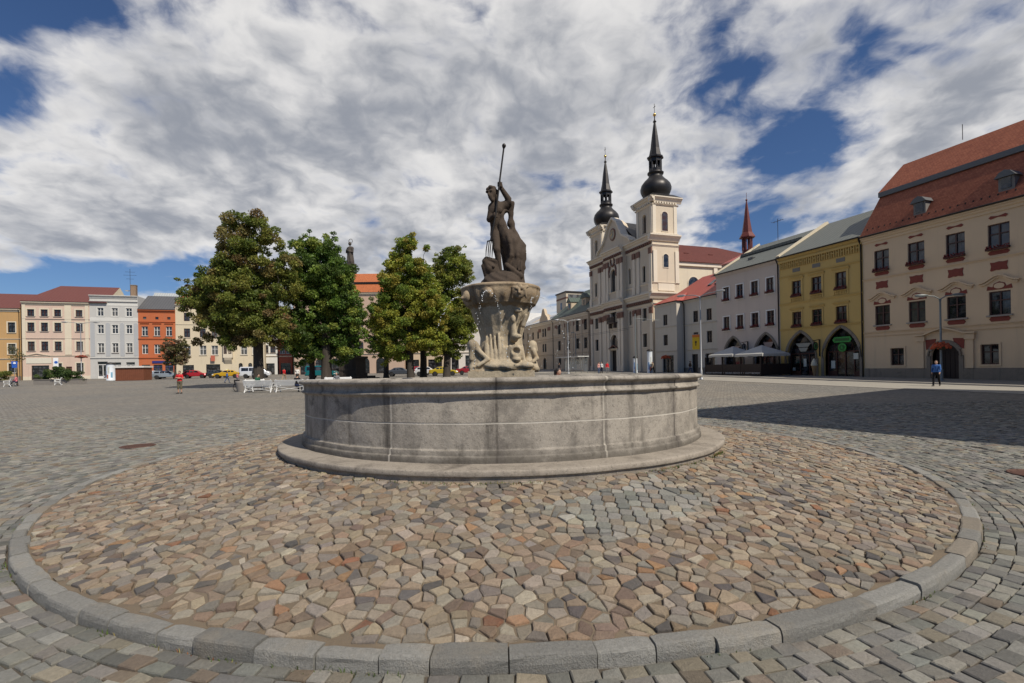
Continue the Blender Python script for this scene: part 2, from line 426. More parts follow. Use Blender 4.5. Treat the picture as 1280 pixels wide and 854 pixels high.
ST = attrmat('sett_stone', .8, 34, .9, .012, var=.38, dust=(.24, .208, .165))
RT = attrmat('ring_stone', .82, 38, 1., .014, var=.42, dust=(.33, .265, .19))
def pick(pal):
    r = RND.random(); s = 0
    for p, w in pal:
        s += w
        if r <= s: break
    f = RND.uniform(.66, 1.06); w = (1.02, .965, .915) if pal is RING else (1, .99, .95); return tuple(v * f * k * RND.uniform(.97, 1.03) for v, k in zip(p, w))
SETT = [((.205, .203, .19), .38), ((.255, .247, .225), .28), ((.150, .150, .144), .17), ((.265, .235, .188), .10), ((.21, .168, .132), .05), ((.31, .295, .265), .02)]
RING = [((.335, .282, .215), .28), ((.30, .275, .232), .23), ((.245, .23, .207), .14), ((.27, .205, .15), .13), ((.13, .125, .125), .07), ((.21, .165, .135), .07), ((.32, .205, .125), .022), ((.26, .135, .085), .008), ((.40, .365, .30), .05)]
def sett_mesh(name, quads, pal, zf):
    """each stone: skirt, bevel ring, slightly tilted top"""
    n = len(quads); Q = np.array(quads)                       # n,4,2
    c = Q.mean(1, keepdims=True)
    Q = Q + NR.normal(0, .006, Q.shape)
    g = NR.uniform(.003, .008, (n, 1, 1))
    dirs = (Q - c); ln = np.linalg.norm(dirs, axis=2, keepdims=True)
    q0 = c + dirs * (1 - g * 1.0 / ln); q1 = c + dirs * (1 - (g * 1.15) / ln); q2 = c + dirs * (1 - (g + .009) / ln)
    base = np.array([[zf(p[0], p[1]) for p in qq] for qq in Q])
    tilt = NR.normal(0, .0035, (n, 4)) + NR.normal(0, .0035, (n, 1))
    V = np.zeros((n, 13, 3))
    V[:, 0:4, :2] = q0; V[:, 0:4, 2] = base - .045
    V[:, 4:8, :2] = q1; V[:, 4:8, 2] = base + tilt - .0075
    V[:, 8:12, :2] = q2; V[:, 8:12, 2] = base + tilt
    V[:, 12, :2] = c[:, 0]; V[:, 12, 2] = (base + tilt).mean(1) + .002 + NR.normal(0, .0015, n)
    F = []
    for i in range(4):
        j = (i + 1) % 4
        F += [(i, j, 4 + j, 4 + i), (4 + i, 4 + j, 8 + j, 8 + i)]
    for i in range(4): F.append((8 + i, 8 + (i + 1) % 4, 12, 12))
    F4 = np.array([f for f in F if f[2] != f[3]]); F3 = np.array([f[:3] for f in F if f[2] == f[3]])
    off = (np.arange(n) * 13)[:, None, None]
    A4 = (F4[None] + off).reshape(-1, 4); A3 = (F3[None] + off).reshape(-1, 3)
    me = bpy.data.meshes.new(name); vv = V.reshape(-1, 3)
    me.vertices.add(len(vv)); me.vertices.foreach_set('co', vv.astype(np.float32).ravel())
    tot = A4.size + A3.size; me.loops.add(tot)
    me.loops.foreach_set('vertex_index', np.r_[A4.ravel(), A3.ravel()].astype(np.int32))
    me.polygons.add(len(A4) + len(A3))
    me.polygons.foreach_set('loop_start', np.r_[np.arange(0, A4.size, 4), A4.size + np.arange(0, A3.size, 3)].astype(np.int32))
    me.materials.append(ST); me.polygons.foreach_set('use_smooth', np.zeros(len(A4) + len(A3), bool)); me.update(calc_edges=True)
    t = np.repeat(np.array([pick(pal) for _ in range(n)]), 13, 0)
    a = me.attributes.new('tint', 'FLOAT_COLOR', 'POINT'); a.data.foreach_set('color', np.c_[t, np.ones(len(t))].astype(np.float32).ravel())
    me.validate(); return me
quads = []
r = RK + .012; R2 = 9.3
while r < R2:                                                   # courses that follow the kerb
    dr = .11 * RND.uniform(.94, 1.06); th = RND.uniform(0, .02); end = th + 2 * math.pi
    while th < end - .012:
        dth = RND.uniform(.115, .19) / r
        if th + dth > end - .01: dth = end - th
        p = [(FX + rr * math.cos(a), FY + rr * math.sin(a)) for rr, a in ((r, th), (r + dr, th), (r + dr, th + dth), (r, th + dth))]
        m = p[0]
        if .6 < m[1] < 20.6 and abs(m[0]) < 1.1 * m[1] + 2.5: quads.append(p)
        th += dth
    r += dr
ca, sa = math.cos(rad(12)), math.sin(rad(12))
v = -12.
while v < 30:
    dv = .112 * RND.uniform(.94, 1.06); u = -32 + RND.uniform(0, .2)
    while u < 32:
        du = RND.uniform(.13, .20)
        p = [(a * ca - b * sa, a * sa + b * ca) for a, b in ((u, v), (u + du, v), (u + du, v + dv), (u, v + dv))]
        m = p[0]
        if .6 < m[1] < 20.3 and abs(m[0]) < 1.1 * m[1] + 2.5 and all((q[0] - FX) ** 2 + (q[1] - FY) ** 2 > (r + .01) ** 2 for q in p): quads.append(p)
        u += du
    v += dv
tag(nobj('sett_paving', sett_mesh('sett_paving', quads, SETT, lambda x, y: 0.)), kind='structure')

# --- island of irregular stones round the fountain, rising to the step
def mound(rr): return .432 + (.08 - .432) * min(1, max(0, (rr - 4.0) / 2.6))
bed = MB(); nr, na = 40, 360
from mathutils import noise as mno
bv = []
for i in range(nr + 1):
    rr = 3.7 + (RK - .06 - 3.7) * i / nr
    for j in range(na):
        a = 2 * math.pi * j / na; x, y = rr * math.cos(a), rr * math.sin(a)
        bv.append((x, y, mound(rr) - .0155 + .0165 * mno.noise(Vector((x * 1.1, y * 1.1, 3))) + .006 * mno.noise(Vector((x * 4, y * 4, 9)))))
bf = np.array([(i * na + j, (i + 1) * na + j, (i + 1) * na + (j + 1) % na, i * na + (j + 1) % na) for i in range(nr) for j in range(na)])
sand, nt3, sb = newmat('bedding_sand'); co = objco(nt3)
c = mixc(nt3, noise(nt3, 2.2, 7, co, .7), (.085, .064, .042), (.24, .185, .125))
c = mixc(nt3, ramp(nt3, noise(nt3, 90, 3, co, .7), .45, .7), c, (.13, .105, .08))
lk(nt3, c, sb.inputs['Base Color']); sb.inputs['Roughness'].default_value = .95; bump(nt3, sb, noise(nt3, 70, 5, co, .7), .7, .01)
tag(nobj('island_bed', np_mesh('island_bed', np.array(bv), bf, sand), loc=(FX, FY, 0)), kind='structure')
pts = []
patch = lambda x, y: (abs((x - 1.45) * .82 + (y + 4.55) * .57) < .85 and abs(-(x - 1.45) * .57 + (y + 4.55) * .82) < .42)
pit = .106
yy = -7.0; row = 0
while yy < 7:
    xx = -7 + (row % 2) * pit * .55
    while xx < 7:
        rr = math.hypot(xx, yy)
        if 3.75 < rr < RK + .05:
            f = 1.0
            x2 = xx + RND.uniform(-.056, .056); y2 = yy + RND.uniform(-.026, .026)
            if patch(xx, yy):
                a = -(xx - 1.45) * .57 + (yy + 4.55) * .82; b = (xx - 1.45) * .82 + (yy + 4.55) * .57
                a = round(a / .105) * .105; b = (round(b / .165 + .5 * (round(a / .105) % 2)) - .5 * (round(a / .105) % 2)) * .165
                x2 = 1.45 - a * .57 + b * .82; y2 = -4.55 + a * .82 + b * .57
            pts.append((x2 + 1e-4 * RND.random(), y2 + 1e-4 * RND.random()))
        xx += pit * 1.36 * RND.uniform(.8, 1.2)
    yy += pit * .78; row += 1
pts = list({(round(a, 3), round(b, 3)) for a, b in pts}); pts.sort()
dv, de, df = geometry.delaunay_2d_cdt([Vector(p) for p in pts], [], [], 0, 1e-6)[:3]
DV = np.array([tuple(q) for q in dv])
inc = [[] for _ in dv]
for t in df:
    (x1, y1), (x2, y2), (x3, y3) = DV[t[0]], DV[t[1]], DV[t[2]]
    d = 2 * (x1 * (y2 - y3) + x2 * (y3 - y1) + x3 * (y1 - y2))
    if abs(d) < 1e-9: continue
    s1, s2, s3 = x1 * x1 + y1 * y1, x2 * x2 + y2 * y2, x3 * x3 + y3 * y3
    cc = ((s1 * (y2 - y3) + s2 * (y3 - y1) + s3 * (y1 - y2)) / d, (s1 * (x3 - x2) + s2 * (x1 - x3) + s3 * (x2 - x1)) / d)
    for k in t: inc[k].append(cc)
sv, sf, stn = [], [], []
for k, cell in enumerate(inc):
    px, py = DV[k]; r0 = math.hypot(px, py)
    if len(cell) < 4 or r0 < 3.95 or r0 > RK - .155: continue
    cell = sorted(cell, key=lambda q: math.atan2(q[1] - py, q[0] - px))
    if max(math.hypot(q[0] - px, q[1] - py) for q in cell) > .26: continue
    # drop near-double corners
    cl = [cell[0]]
    for q in cell[1:]:
        if math.hypot(q[0] - cl[-1][0], q[1] - cl[-1][1]) > .022: cl.append(q)
    if len(cl) > 3 and math.hypot(cl[0][0] - cl[-1][0], cl[0][1] - cl[-1][1]) < .022: cl.pop()
    if len(cl) < 3: continue
    mx, my = sum(q[0] for q in cl) / len(cl), sum(q[1] for q in cl) / len(cl)
    lim = RK - .146
    if max(math.hypot(*q) for q in cl) > lim:
        cl = [(q[0] * min(1, lim / math.hypot(*q)), q[1] * min(1, lim / math.hypot(*q))) for q in cl]
    g = RND.uniform(.003, .009); n = len(cl); o = len(sv)
    h0 = RND.gauss(.002, .0055); tx, ty = RND.gauss(0, .035), RND.gauss(0, .035)
    isp = patch(px, py)
    col = pick(SETT if isp else RING)
    if isp: col = sh(col, 1.25)
    for ring, (ins, dz) in enumerate(((g, -.05), (g * 1.1, -.009), (g + .005, -.0025), (g + .014, .0))):
        for q in cl:
            dx, dy = q[0] - mx, q[1] - my; L = math.hypot(dx, dy) + 1e-6; s = max(.2, 1 - ins * 1.15 / L)
            x, y = mx + dx * s, my + dy * s
            z = mound(math.hypot(x, y)) + h0 + tx * dx * s + ty * dy * s + dz + (RND.gauss(0, .0016) if ring > 1 else 0)
            sv.append((x, y, z)); stn.append(col)
    for ring in range(3):
        for i in range(n):
            j = (i + 1) % n; sf.append((o + ring * n + i, o + ring * n + j, o + (ring + 1) * n + j, o + (ring + 1) * n + i))
    sf.append(tuple(o + 3 * n + i for i in range(n)))
me = bpy.data.meshes.new('island_paving'); me.from_pydata(sv, [], sf); me.materials.append(RT)
a = me.attributes.new('tint', 'FLOAT_COLOR', 'POINT'); a.data.foreach_set('color', np.c_[np.array(stn), np.ones(len(stn))].astype(np.float32).ravel())
tag(nobj('island_paving', me, loc=(FX, FY, 0)), kind='structure')

# --- kerb: separate long stones, tops worn round
KM = attrmat('kerb_stone', .85, 46, 1., .014, var=.45, dust=(.33, .28, .21))
kv, kf, kt = [], [], []
th = .1; end = th + 2 * math.pi
while th < end - .03:
    d = RND.uniform(.30, .58) / RK
    if th + d > end - .03: d = end - th
    nseg = 5; o = len(kv); col = sh((.235, .23, .212), RND.uniform(.75, 1.2)) if RND.random() < .9 else sh((.245, .215, .175), RND.uniform(.8, 1.1))
    ro, ri = RK + RND.gauss(0, .006), RK - .138 + RND.gauss(0, .012); hz = .088 + RND.gauss(0, .006)
    prof = [(ro + .008, -.06), (ro + .006, hz * .45), (ro + .001, hz - .016), (ro - .007, hz - .004), (ro - .02, hz), (ri + .02, hz + .001), (ri + .006, hz - .004), (ri, hz - .02), (ri, -.06)]
    npf = len(prof)
    for i in range(nseg + 1):
        e = .005 if i in (0, nseg) else 0
        a = th + .0006 + (d - .0012) * (i / nseg)
        for r_, z_ in prof:
            rr = r_ - (e if r_ > RK - .09 else -e) + .009 * mno.noise(Vector((a * 55, z_ * 26, r_ * 9))) + (.012 * mno.noise(Vector((a * 17, z_ * 14, 4))) if z_ < hz - .02 else 0)
            z = z_ - (e if z_ > .05 else 0) + (.005 * mno.noise(Vector((a * 30, r_ * 14, 2))) if z_ > 0 else 0)
            kv.append((rr * math.cos(a), rr * math.sin(a), z)); kt.append(col)
    for i in range(nseg):
        for j in range(npf - 1):
            kf.append((o + i * npf + j, o + (i + 1) * npf + j, o + (i + 1) * npf + j + 1, o + i * npf + j + 1))
    kf.append(tuple(o + j for j in range(npf))); kf.append(tuple(o + nseg * npf + npf - 1 - j for j in range(npf)))
    th += d
me = bpy.data.meshes.new('island_kerb'); me.from_pydata(kv, [], kf); me.materials.append(KM)
a = me.attributes.new('tint', 'FLOAT_COLOR', 'POINT'); a.data.foreach_set('color', np.c_[np.array(kt), np.ones(len(kt))].astype(np.float32).ravel())
tag(nobj('island_kerb', me, loc=(FX, FY, 0)), kind='structure')

# --- weeds in the joints along kerb and step
wdm = attrmat('weed_blades', .7, 8, 0, 0, trans=.3, var=.2)
wvv, wff, wtt = [], [], []
def blade(x, y, z, h):
    a = RND.uniform(0, 6.28); l = RND.uniform(.2, .9) * h; w = .004; o = len(wvv)
    ex, ey = math.cos(a) * l, math.sin(a) * l; px, py = -math.sin(a) * w, math.cos(a) * w
    wvv.extend([(x - px, y - py, z), (x + px, y + py, z), (x + ex * .5 + px * .7, y + ey * .5 + py * .7, z + h * .7), (x + ex * .5 - px * .7, y + ey * .5 - py * .7, z + h * .7), (x + ex, y + ey, z + h * .9)])
    wff.extend([(o, o + 1, o + 2, o + 3), (o + 3, o + 2, o + 4)])
    c = (.10, .15, .035) if RND.random() < .72 else ((.25, .2, .07) if RND.random() < .7 else (.33, .13, .05))
    wtt.extend([sh(c, RND.uniform(.7, 1.25))] * 5)
for deg in (-149, -147, -144, -131, -127, -113, -107, -103, -100, -97, -95, -78, -62, -47, -42, -38, -33, -30, -22, -19):
    for k in range(RND.randint(10, 30)):
        a = rad(deg) + RND.gauss(0, .016); rr = RK + .012 + abs(RND.gauss(0, .02)); blade(FX + rr * math.cos(a), FY + rr * math.sin(a), -.02, RND.uniform(.02, .055))
for k in range(620):
    a = rad(RND.choice([RND.gauss(-115, 14), RND.gauss(-90, 6), RND.gauss(-55, 5), RND.gauss(-38, 2)])); rr = 4.03 + abs(RND.gauss(0, .03))
    blade(FX + rr * math.cos(a), FY + rr * math.sin(a), .415, RND.uniform(.015, .045))
me = bpy.data.meshes.new('weeds'); me.from_pydata(wvv, [], wff); me.materials.append(wdm)
a = me.attributes.new('tint', 'FLOAT_COLOR', 'POINT'); a.data.foreach_set('color', np.c_[np.array(wtt), np.ones(len(wtt))].astype(np.float32).ravel())
tag(nobj('weeds', me), label='low green weeds and dry leaves in the joints along kerb and fountain step', cat='weeds', kind='stuff')

# --- manhole covers
def manhole(x, y, label, r=.36):
    m = MB(); m.lathe([(r, .004), (r, .016), (r - .03, .018), (r - .035, .010), (0, .010)], 40)
    for i in range(-4, 5):
        w = math.sqrt(max(0, (r - .05) ** 2 - (i * .07) ** 2))
        m.box(-w, w, i * .07 - .018, i * .07 + .018, .009, .015)
    o = m.build('manhole_cover', plain('rust_iron', (.11, .055, .04), .7, .3, .3, 20), None, (x, y, ground(x, y)))
    tag(o, label, 'manhole cover', 'round iron manhole covers')
manhole(-9.15, 11.77, 'rusty round manhole cover in the setts left of the fountain', .36)
manhole(7.9, 7.3, 'rusty round manhole cover near the right end of the kerb', .33)
# ---------------------------------------------------------------- the fountain
FO = empty('fountain', (FX, FY, 0), 0, 'round grey stone fountain with carved bowl and dark statue spearing a dolphin', 'fountain')
granite = stonemat('basin_granite', (.42, .387, .338), (.275, .25, .218), (.06, .053, .046), 36, .95)
stepm = stonemat('step_granite', (.36, .318, .265), (.265, .232, .195), (.085, .073, .062), 30, .7, streak=False)
def ringmesh(name, prof, n, mats, amp=.006, lines=True):
    vs, uv = [], []
    for i, (r_, z_) in enumerate(prof):
        for j in range(n):
            a = 2 * math.pi * j / n
            q = r_ + amp * mno.noise(Vector((math.cos(a) * 4, math.sin(a) * 4, z_ * 3))) + amp * .5 * mno.noise(Vector((math.cos(a) * 16, math.sin(a) * 16, z_ * 9)))
            # panels swell a little between their joints
            if lines and .72 < z_ < 1.40:
                t = ((math.degrees(a) + 90 + 11.25) % 22.5) / 22.5; q += .012 * (1 - abs(2 * t - 1) ** 6) - .005
            vs.append((q * math.cos(a), q * math.sin(a), z_ + amp * .6 * mno.noise(Vector((math.cos(a) * 6, math.sin(a) * 6, 7)))))
    fs = np.array([(i * n + j, i * n + (j + 1) % n, (i + 1) * n + (j + 1) % n, (i + 1) * n + j) for i in range(len(prof) - 1) for j in range(n)])
    me = np_mesh(name, np.array(vs), fs, mats)
    ul = me.uv_layers.new(name='UVMap'); arc = [0]
    for i in range(1, len(prof)): arc.append(arc[-1] + math.dist(prof[i], prof[i - 1]))
    data = np.zeros((len(fs) * 4, 2)); k = 0
    for f in range(len(fs)):
        i, j = divmod(f, n)
        for (ii, jj) in ((i, j), (i, j + 1), (i + 1, j + 1), (i + 1, j)):
            data[k] = (jj / n * 16, prof[ii][1]); k += 1
    ul.data.foreach_set('uv', data.astype(np.float32).ravel())
    return me
# the wall material gets ashlar joints from the UV (u counts panels, v is the height)
wallm = granite.copy(); wallm.name = 'basin_ashlar'; nt4 = wallm.node_tree; b4 = nt4.nodes['Principled BSDF']
uv = nd(nt4, 'ShaderNodeTexCoord').outputs['UV']; sp = nd(nt4, 'ShaderNodeSeparateXYZ'); lk(nt4, uv, sp.inputs[0])
def m4(op, a, b=None):
    n = nd(nt4, 'ShaderNodeMath', operation=op)
    for i, v in enumerate((a, b)):
        if v is None: continue
        if hasattr(v, 'is_linked'): lk(nt4, v, n.inputs[i])
        else: n.inputs[i].default_value = v
    return n.outputs[0]
co4 = nd(nt4, 'ShaderNodeTexCoord').outputs['Object']
wob = m4('MULTIPLY', m4('SUBTRACT', noise(nt4, 5, 5, co4), .5), .02)
u = m4('ADD', sp.outputs[0], m4('ADD', wob, 4.5)); fu = m4('ABSOLUTE', m4('SUBTRACT', m4('FRACT', u), .5))   # 0 at the joint
dh = m4('ABSOLUTE', m4('SUBTRACT', m4('ADD', sp.outputs[1], m4('MULTIPLY', wob, .5)), 1.056))
inside = m4('MULTIPLY', m4('GREATER_THAN', sp.outputs[1], .72), m4('LESS_THAN', sp.outputs[1], 1.405))
jh = m4('MULTIPLY', ramp(nt4, dh, .006, .013, 1, 0), inside)
jv = ramp(nt4, fu, .005, .014, 1, 0)
old = b4.inputs['Base Color'].links[0].from_socket
pid = nd(nt4, 'ShaderNodeTexWhiteNoise', noise_dimensions='2D')
cb = nd(nt4, 'ShaderNodeCombineXYZ'); lk(nt4, m4('FLOOR', m4('ADD', u, .5)), cb.inputs[0]); lk(nt4, m4('GREATER_THAN', sp.outputs[1], 1.056), cb.inputs[1]); lk(nt4, cb.outputs[0], pid.inputs['Vector'])
tone = mixc(nt4, pid.outputs['Value'], (.93, .92, .91), (1.12, 1.1, 1.07))
c = mixc(nt4, 1., old, tone, 'MULTIPLY')
c = mixc(nt4, ramp(nt4, noise(nt4, 2.6, 9, co4, .72, .3), .42, .66, 0, .55), c, (.14, .128, .112))
c = mixc(nt4, ramp(nt4, noise(nt4, 11, 6, co4, .7), .52, .7, 0, .4), c, (.10, .09, .08))
ft = m4('SUBTRACT', m4('ADD', sp.outputs[1], m4('MULTIPLY', noise(nt4, 3.5, 7, co4, .7), .45)), .2)
c = mixc(nt4, ramp(nt4, ft, .60, .82, .75, 0), c, (.085, .075, .062))
gr = ramp(nt4, m4('ADD', m4('MULTIPLY', fu, 2.2), m4('MULTIPLY', noise(nt4, 3, 6, co4, .7, .4), .9)), .35, .62, .55, 0)   # dirt creeping from the joints
c = mixc(nt4, gr, c, (.075, .065, .06))
pj = nd(nt4, 'ShaderNodeTexWhiteNoise', noise_dimensions='1D'); lk(nt4, m4('FLOOR', u), pj.inputs['W'])
c = mixc(nt4, m4('MULTIPLY', jv, ramp(nt4, noise(nt4, 4, 5, co4), .35, .55, .25, .95)), c, mixc(nt4, ramp(nt4, pj.outputs['Value'], .45, .55), (.085, .075, .065), (.42, .385, .33)))
c = mixc(nt4, m4('MULTIPLY', jh, .9), c, (.47, .44, .39))
lk(nt4, c, b4.inputs['Base Color'])
rimp = [(3.30, 1.2), (3.30, 1.585), (3.33, 1.615), (3.40, 1.625), (3.60, 1.625), (3.675, 1.617), (3.70, 1.597), (3.70, 1.572), (3.68, 1.552), (3.645, 1.546), (3.63, 1.53), (3.628, 1.50), (3.63, 1.455), (3.655, 1.447), (3.662, 1.43), (3.65, 1.413), (3.615, 1.405), (3.602, 1.394), (3.60, 1.388), (3.60, 1.375), (3.60, 1.25), (3.60, 1.12), (3.60, 1.072), (3.599, 1.062), (3.593, 1.056), (3.599, 1.05), (3.60, 1.04), (3.60, .95), (3.60, .84), (3.60, .75), (3.60, .738), (3.603, .732), (3.61, .727), (3.632, .722), (3.638, .717), (3.64, .71), (3.64, .665), (3.642, .655), (3.66, .648), (3.664, .64), (3.664, .60), (3.664, .5)]
wall = nobj('basin_wall', ringmesh('basin_wall', rimp[::-1], 384, wallm), FO, (0, 0, -.04)); wall.rotation_euler = (rad(-.8), 0, 0)   # the square falls away, the rim with it
stp = [(3.63, .578), (3.68, .576), (3.80, .572), (3.95, .566), (4.005, .563), (4.022, .558), (4.03, .545), (4.03, .50), (4.026, .49), (4.015, .484), (4.0, .482), (3.996, .476), (3.996, .40), (3.996, .3)]
st_ = nobj('step', ringmesh('step', stp[::-1], 384, stepm, .011, False), FO, (0, 0, -.05)); st_.rotation_euler = (rad(-.8), 0, 0)
# dark weather stains run down over rim and wall as thin films of algae belong to the stone material
w = MB(); w.lathe([(0, 1.26), (3.295, 1.26)], 64); wm, ntw, bw = newmat('pool_water')
bw.inputs['Base Color'].default_value = (.03, .045, .035, 1); bw.inputs['Roughness'].default_value = .04
bump(ntw, bw, noise(ntw, 9, 3, objco(ntw)), .25, .02); w.build('water', wm, FO)
tan = stonemat('carved_sandstone', (.50, .425, .31), (.36, .295, .205), (.13, .10, .07), 34, .6, lime=.55, bstr=.8)
tan2 = stonemat('bowl_sandstone', (.38, .30, .205), (.27, .205, .135), (.12, .085, .058), 30, .75, lime=.8, bstr=.8)
bronze = stonemat('dark_statue_stone', (.085, .063, .047), (.05, .038, .03), (.022, .018, .016), 26, .55, bstr=.6)
def mottle(m, dark, amt, sc_=2.4):
    t = m.node_tree; b = t.nodes['Principled BSDF']; old = b.inputs['Base Color'].links[0].from_socket; co = objco(t)
    c = mixc(t, ramp(t, noise(t, sc_, 9, co, .74, .4), .45, .68, 0, amt), old, dark)
    c = mixc(t, ramp(t, noise(t, sc_ * 7, 6, co, .7), .56, .7, 0, amt * .7), c, sh(dark, .7)); lk(t, c, b.inputs['Base Color'])
mottle(stepm, (.12, .105, .088), .6)
MP = .01586
def K(x, y, d=0.):      # heights and offsets read from the plinth, in metres
    return ((x / 6.1 - 67) * MP - .02, d, (120 - y / 6.1) * MP + EYE)
m = MB(); m.box(-.62, .62, -.62, .62, 1.0, 1.70); m.box(-.58, .58, -.58, .58, 1.70, 1.745)
m.build('plinth', tan, FO)
def ang(P): return np.arctan2(P[..., 1], P[..., 0])
def pedestal(P):
    z = P[..., 2]; r_ = np.linalg.norm(P[..., :2], axis=-1); a = ang(P)
    h = np.clip((z - 1.75) / 1.2, 0, 1)
    R_ = np.interp(z, [1.7, 1.78, 1.88, 1.93, 2.1, 2.35, 2.55, 2.75, 2.98], [.62, .66, .62, .50, .44, .42, .47, .56, .63])
    flu = .017 * np.abs(np.cos(a * 9)) * np.clip((z - 2.0) * 3, 0, 1) + .03 * np.cos(a * 4 + .8) * np.clip((2.4 - z) * 3, 0, 1)
    rough = .02 * np.sin(a * 9 + z * 31) * np.sin(z * 23 + a * 5) * np.clip((1.98 - z) * 8, 0, 1)
    d = np.maximum(r_ - R_ + flu + rough, np.maximum(z - 2.98, 1.72 - z)) * .8
    for x, y0, y1, t in ((312, 690, 500, .03), (340, 690, 490, .032), (370, 690, 500, .03), (400, 690, 485, .034), (425, 690, 515, .028), (300, 690, 540, .025)):
        d = smin(d, cap(P, K(x + 8, y0, -.50), K(x, y1, -.44), t * 1.25, t * .7), .03)
    # scroll with a face over the spout, and a plume
    d = smin(d, cap(P, K(508, 400, -.44), K(514, 520, -.44), .045, .075), .05)
    d = smin(d, ell(P, K(508, 375, -.49), (.05, .05, .085)), .03)
    d = smin(d, ell(P, K(548, 318, -.53), (.075, .05, .05)), .03)
    d = smin(d, ell(P, K(535, 505, -.50), (.09, .06, .05)), .03)
    d = smin(d, cap(P, K(580, 420, -.36), K(600, 350, -.40), .05, .035), .04)
    # gaping spout mask
    d = smin(d, ell(P, K(525, 625, -.48), (.135, .14, .17)), .05)
    d = smin(d, ell(P, K(525, 672, -.57), (.085, .10, .05)), .03)
    d = smax(d, -ell(P, K(525, 612, -.62), (.075, .12, .065)), .03)
    for s in (-1, 1): d = smin(d, cap(P, K(525 + s * 58, 690, -.52), K(525 + s * 42, 575, -.50), .035, .03), .03)
    for x in (360, 455, 600): d = smin(d, ell(P, K(x, 715, -.58), (.14, .10, .07)), .06)
    d = smin(d, cap(P, K(430, 690, -.48), K(455, 590, -.45), .05, .04), .05)
    return d
v_, f_ = nets(pedestal, (-.8, -.82, 1.7), (.8, .8, 3.0), .017)
nobj('pedestal', np_mesh('pedestal', v_, f_, tan), FO)
def fig_left(P):
    q = lambda x, y, d: K(x, y, d - .42)
    d = ell(P, q(210, 562, -.02), (.085, .095, .11))
    d = smin(d, cap(P, q(203, 548, -.03), q(200, 660, -.04), .055, .05), .04)         # hair falling forward
    d = smin(d, cap(P, q(228, 560, .0), q(240, 640, .02), .06, .04), .04)
    d = smin(d, cap(P, q(235, 595, .02), q(262, 700, .05), .095, .12), .06)
    d = smin(d, cap(P, q(250, 600, -.08), q(322, 668, -.12), .05, .04), .03)
    d = smin(d, cap(P, q(322, 668, -.12), q(250, 712, -.16), .042, .032), .02)
    for i in range(4): d = smin(d, cap(P, q(248, 712 + i * 4, -.16 + i * .012), q(225, 722 + i * 5, -.17 + i * .012), .014, .011), .008)
    d = smin(d, cap(P, q(215, 600, .03), q(205, 720, -.02), .05, .045), .04)
    d = smin(d, cap(P, q(265, 710, .04), q(215, 735, -.05), .12, .09), .06)
    d = smin(d, cap(P, q(280, 720, .02), q(340, 735, .03), .10, .07), .06)
    d = smin(d, ell(P, q(192, 565, -.03), (.025, .025, .03)), .02)
    return d
v_, f_ = nets(fig_left, (-1.0, -.95, 1.66), (-.05, .0, 2.3), .0125)
nobj('seated_figure', np_mesh('seated_figure', v_, f_, tan), FO)['label'] = 'long haired carved figure leaning to the left'
def fig_right(P):
    q = lambda x, y, d: K(x, y, d - .30)
    d = ell(P, q(645, 572, 0), (.085, .09, .105))
    d = smin(d, cap(P, q(655, 560, .03), q(668, 600, .05), .06, .05), .04)
    d = smin(d, cap(P, q(640, 610, .03), q(625, 705, .03), .095, .12), .06)
    d = smin(d, cap(P, q(655, 610, -.07), q(676, 665, -.10), .045, .04), .03)
    d = smin(d, cap(P, q(676, 665, -.10), q(645, 690, -.16), .04, .032), .02)
    for i in range(4): d = smin(d, cap(P, q(646, 688 + i * 4, -.16), q(628, 694 + i * 5, -.19), .014, .011), .008)
    d = smin(d, cap(P, q(610, 690, -.06), q(665, 738, -.10), .075, .06), .05)
    d = smin(d, cap(P, q(640, 700, .05), q(670, 745, .0), .10, .07), .06)
    d = smin(d, ell(P, q(632, 580, -.06), (.025, .03, .03)), .02)
    return d
v_, f_ = nets(fig_right, (.1, -.75, 1.66), (.75, .2, 2.3), .0125)
nobj('seated_figure', np_mesh('seated_figure', v_, f_, tan), FO)['label'] = 'carved figure sitting with bent arm on the right'
# bowl with gadroons and ragged spill edge
def gad(a, r_, z_):
    k = np.interp(z_, [2.9, 2.98, 3.05, 3.2, 3.26, 3.3], [.015, .03, .04, .03, .012, 0])
    return 1 - k * abs(math.sin(a * 13)) + .006 * math.sin(a * 7 + z_ * 20)
m = MB(); m.smooth = True
m.lathe([(.60, 2.90), (.64, 2.955), (.69, 2.965), (.70, 2.99), (.735, 3.04), (.765, 3.10), (.785, 3.17), (.785, 3.22), (.775, 3.255), (.785, 3.27), (.79, 3.295), (.775, 3.32), (.74, 3.335), (.70, 3.325), (.62, 3.29), (0, 3.27)], 156, fn=gad)
m.build('bowl', tan2, FO)
def mask(P):
    q = lambda x, y, d: K(x, y, d)
    c = q(552, 195, -.70)
    d = ell(P, c, (.115, .08, .13))
    for s in (-1, 1):
        d = smin(d, cap(P, q(552 + s * 20, 170, -.76), q(552 + s * 58, 160, -.70), .035, .03), .03)
        d = smin(d, cap(P, q(552 + s * 40, 185, -.74), q(552 + s * 50, 235, -.70), .03, .022), .03)
        d = smax(d, -ell(P, q(552 + s * 15, 188, -.78), (.022, .03, .014)), .01)
    d = smin(d, cap(P, q(552, 180, -.78), q(552, 205, -.80), .018, .028), .02)
    d = smax(d, -ell(P, q(552, 222, -.79), (.04, .04, .018)), .015)
    d = smin(d, ell(P, q(552, 148, -.74), (.05, .04, .045)), .03)
    return d
v_, f_ = nets(mask, (-.05, -.95, 2.9), (.55, -.5, 3.45), .0125)
nobj('mask', np_mesh('mask', v_, f_, tan2), FO)
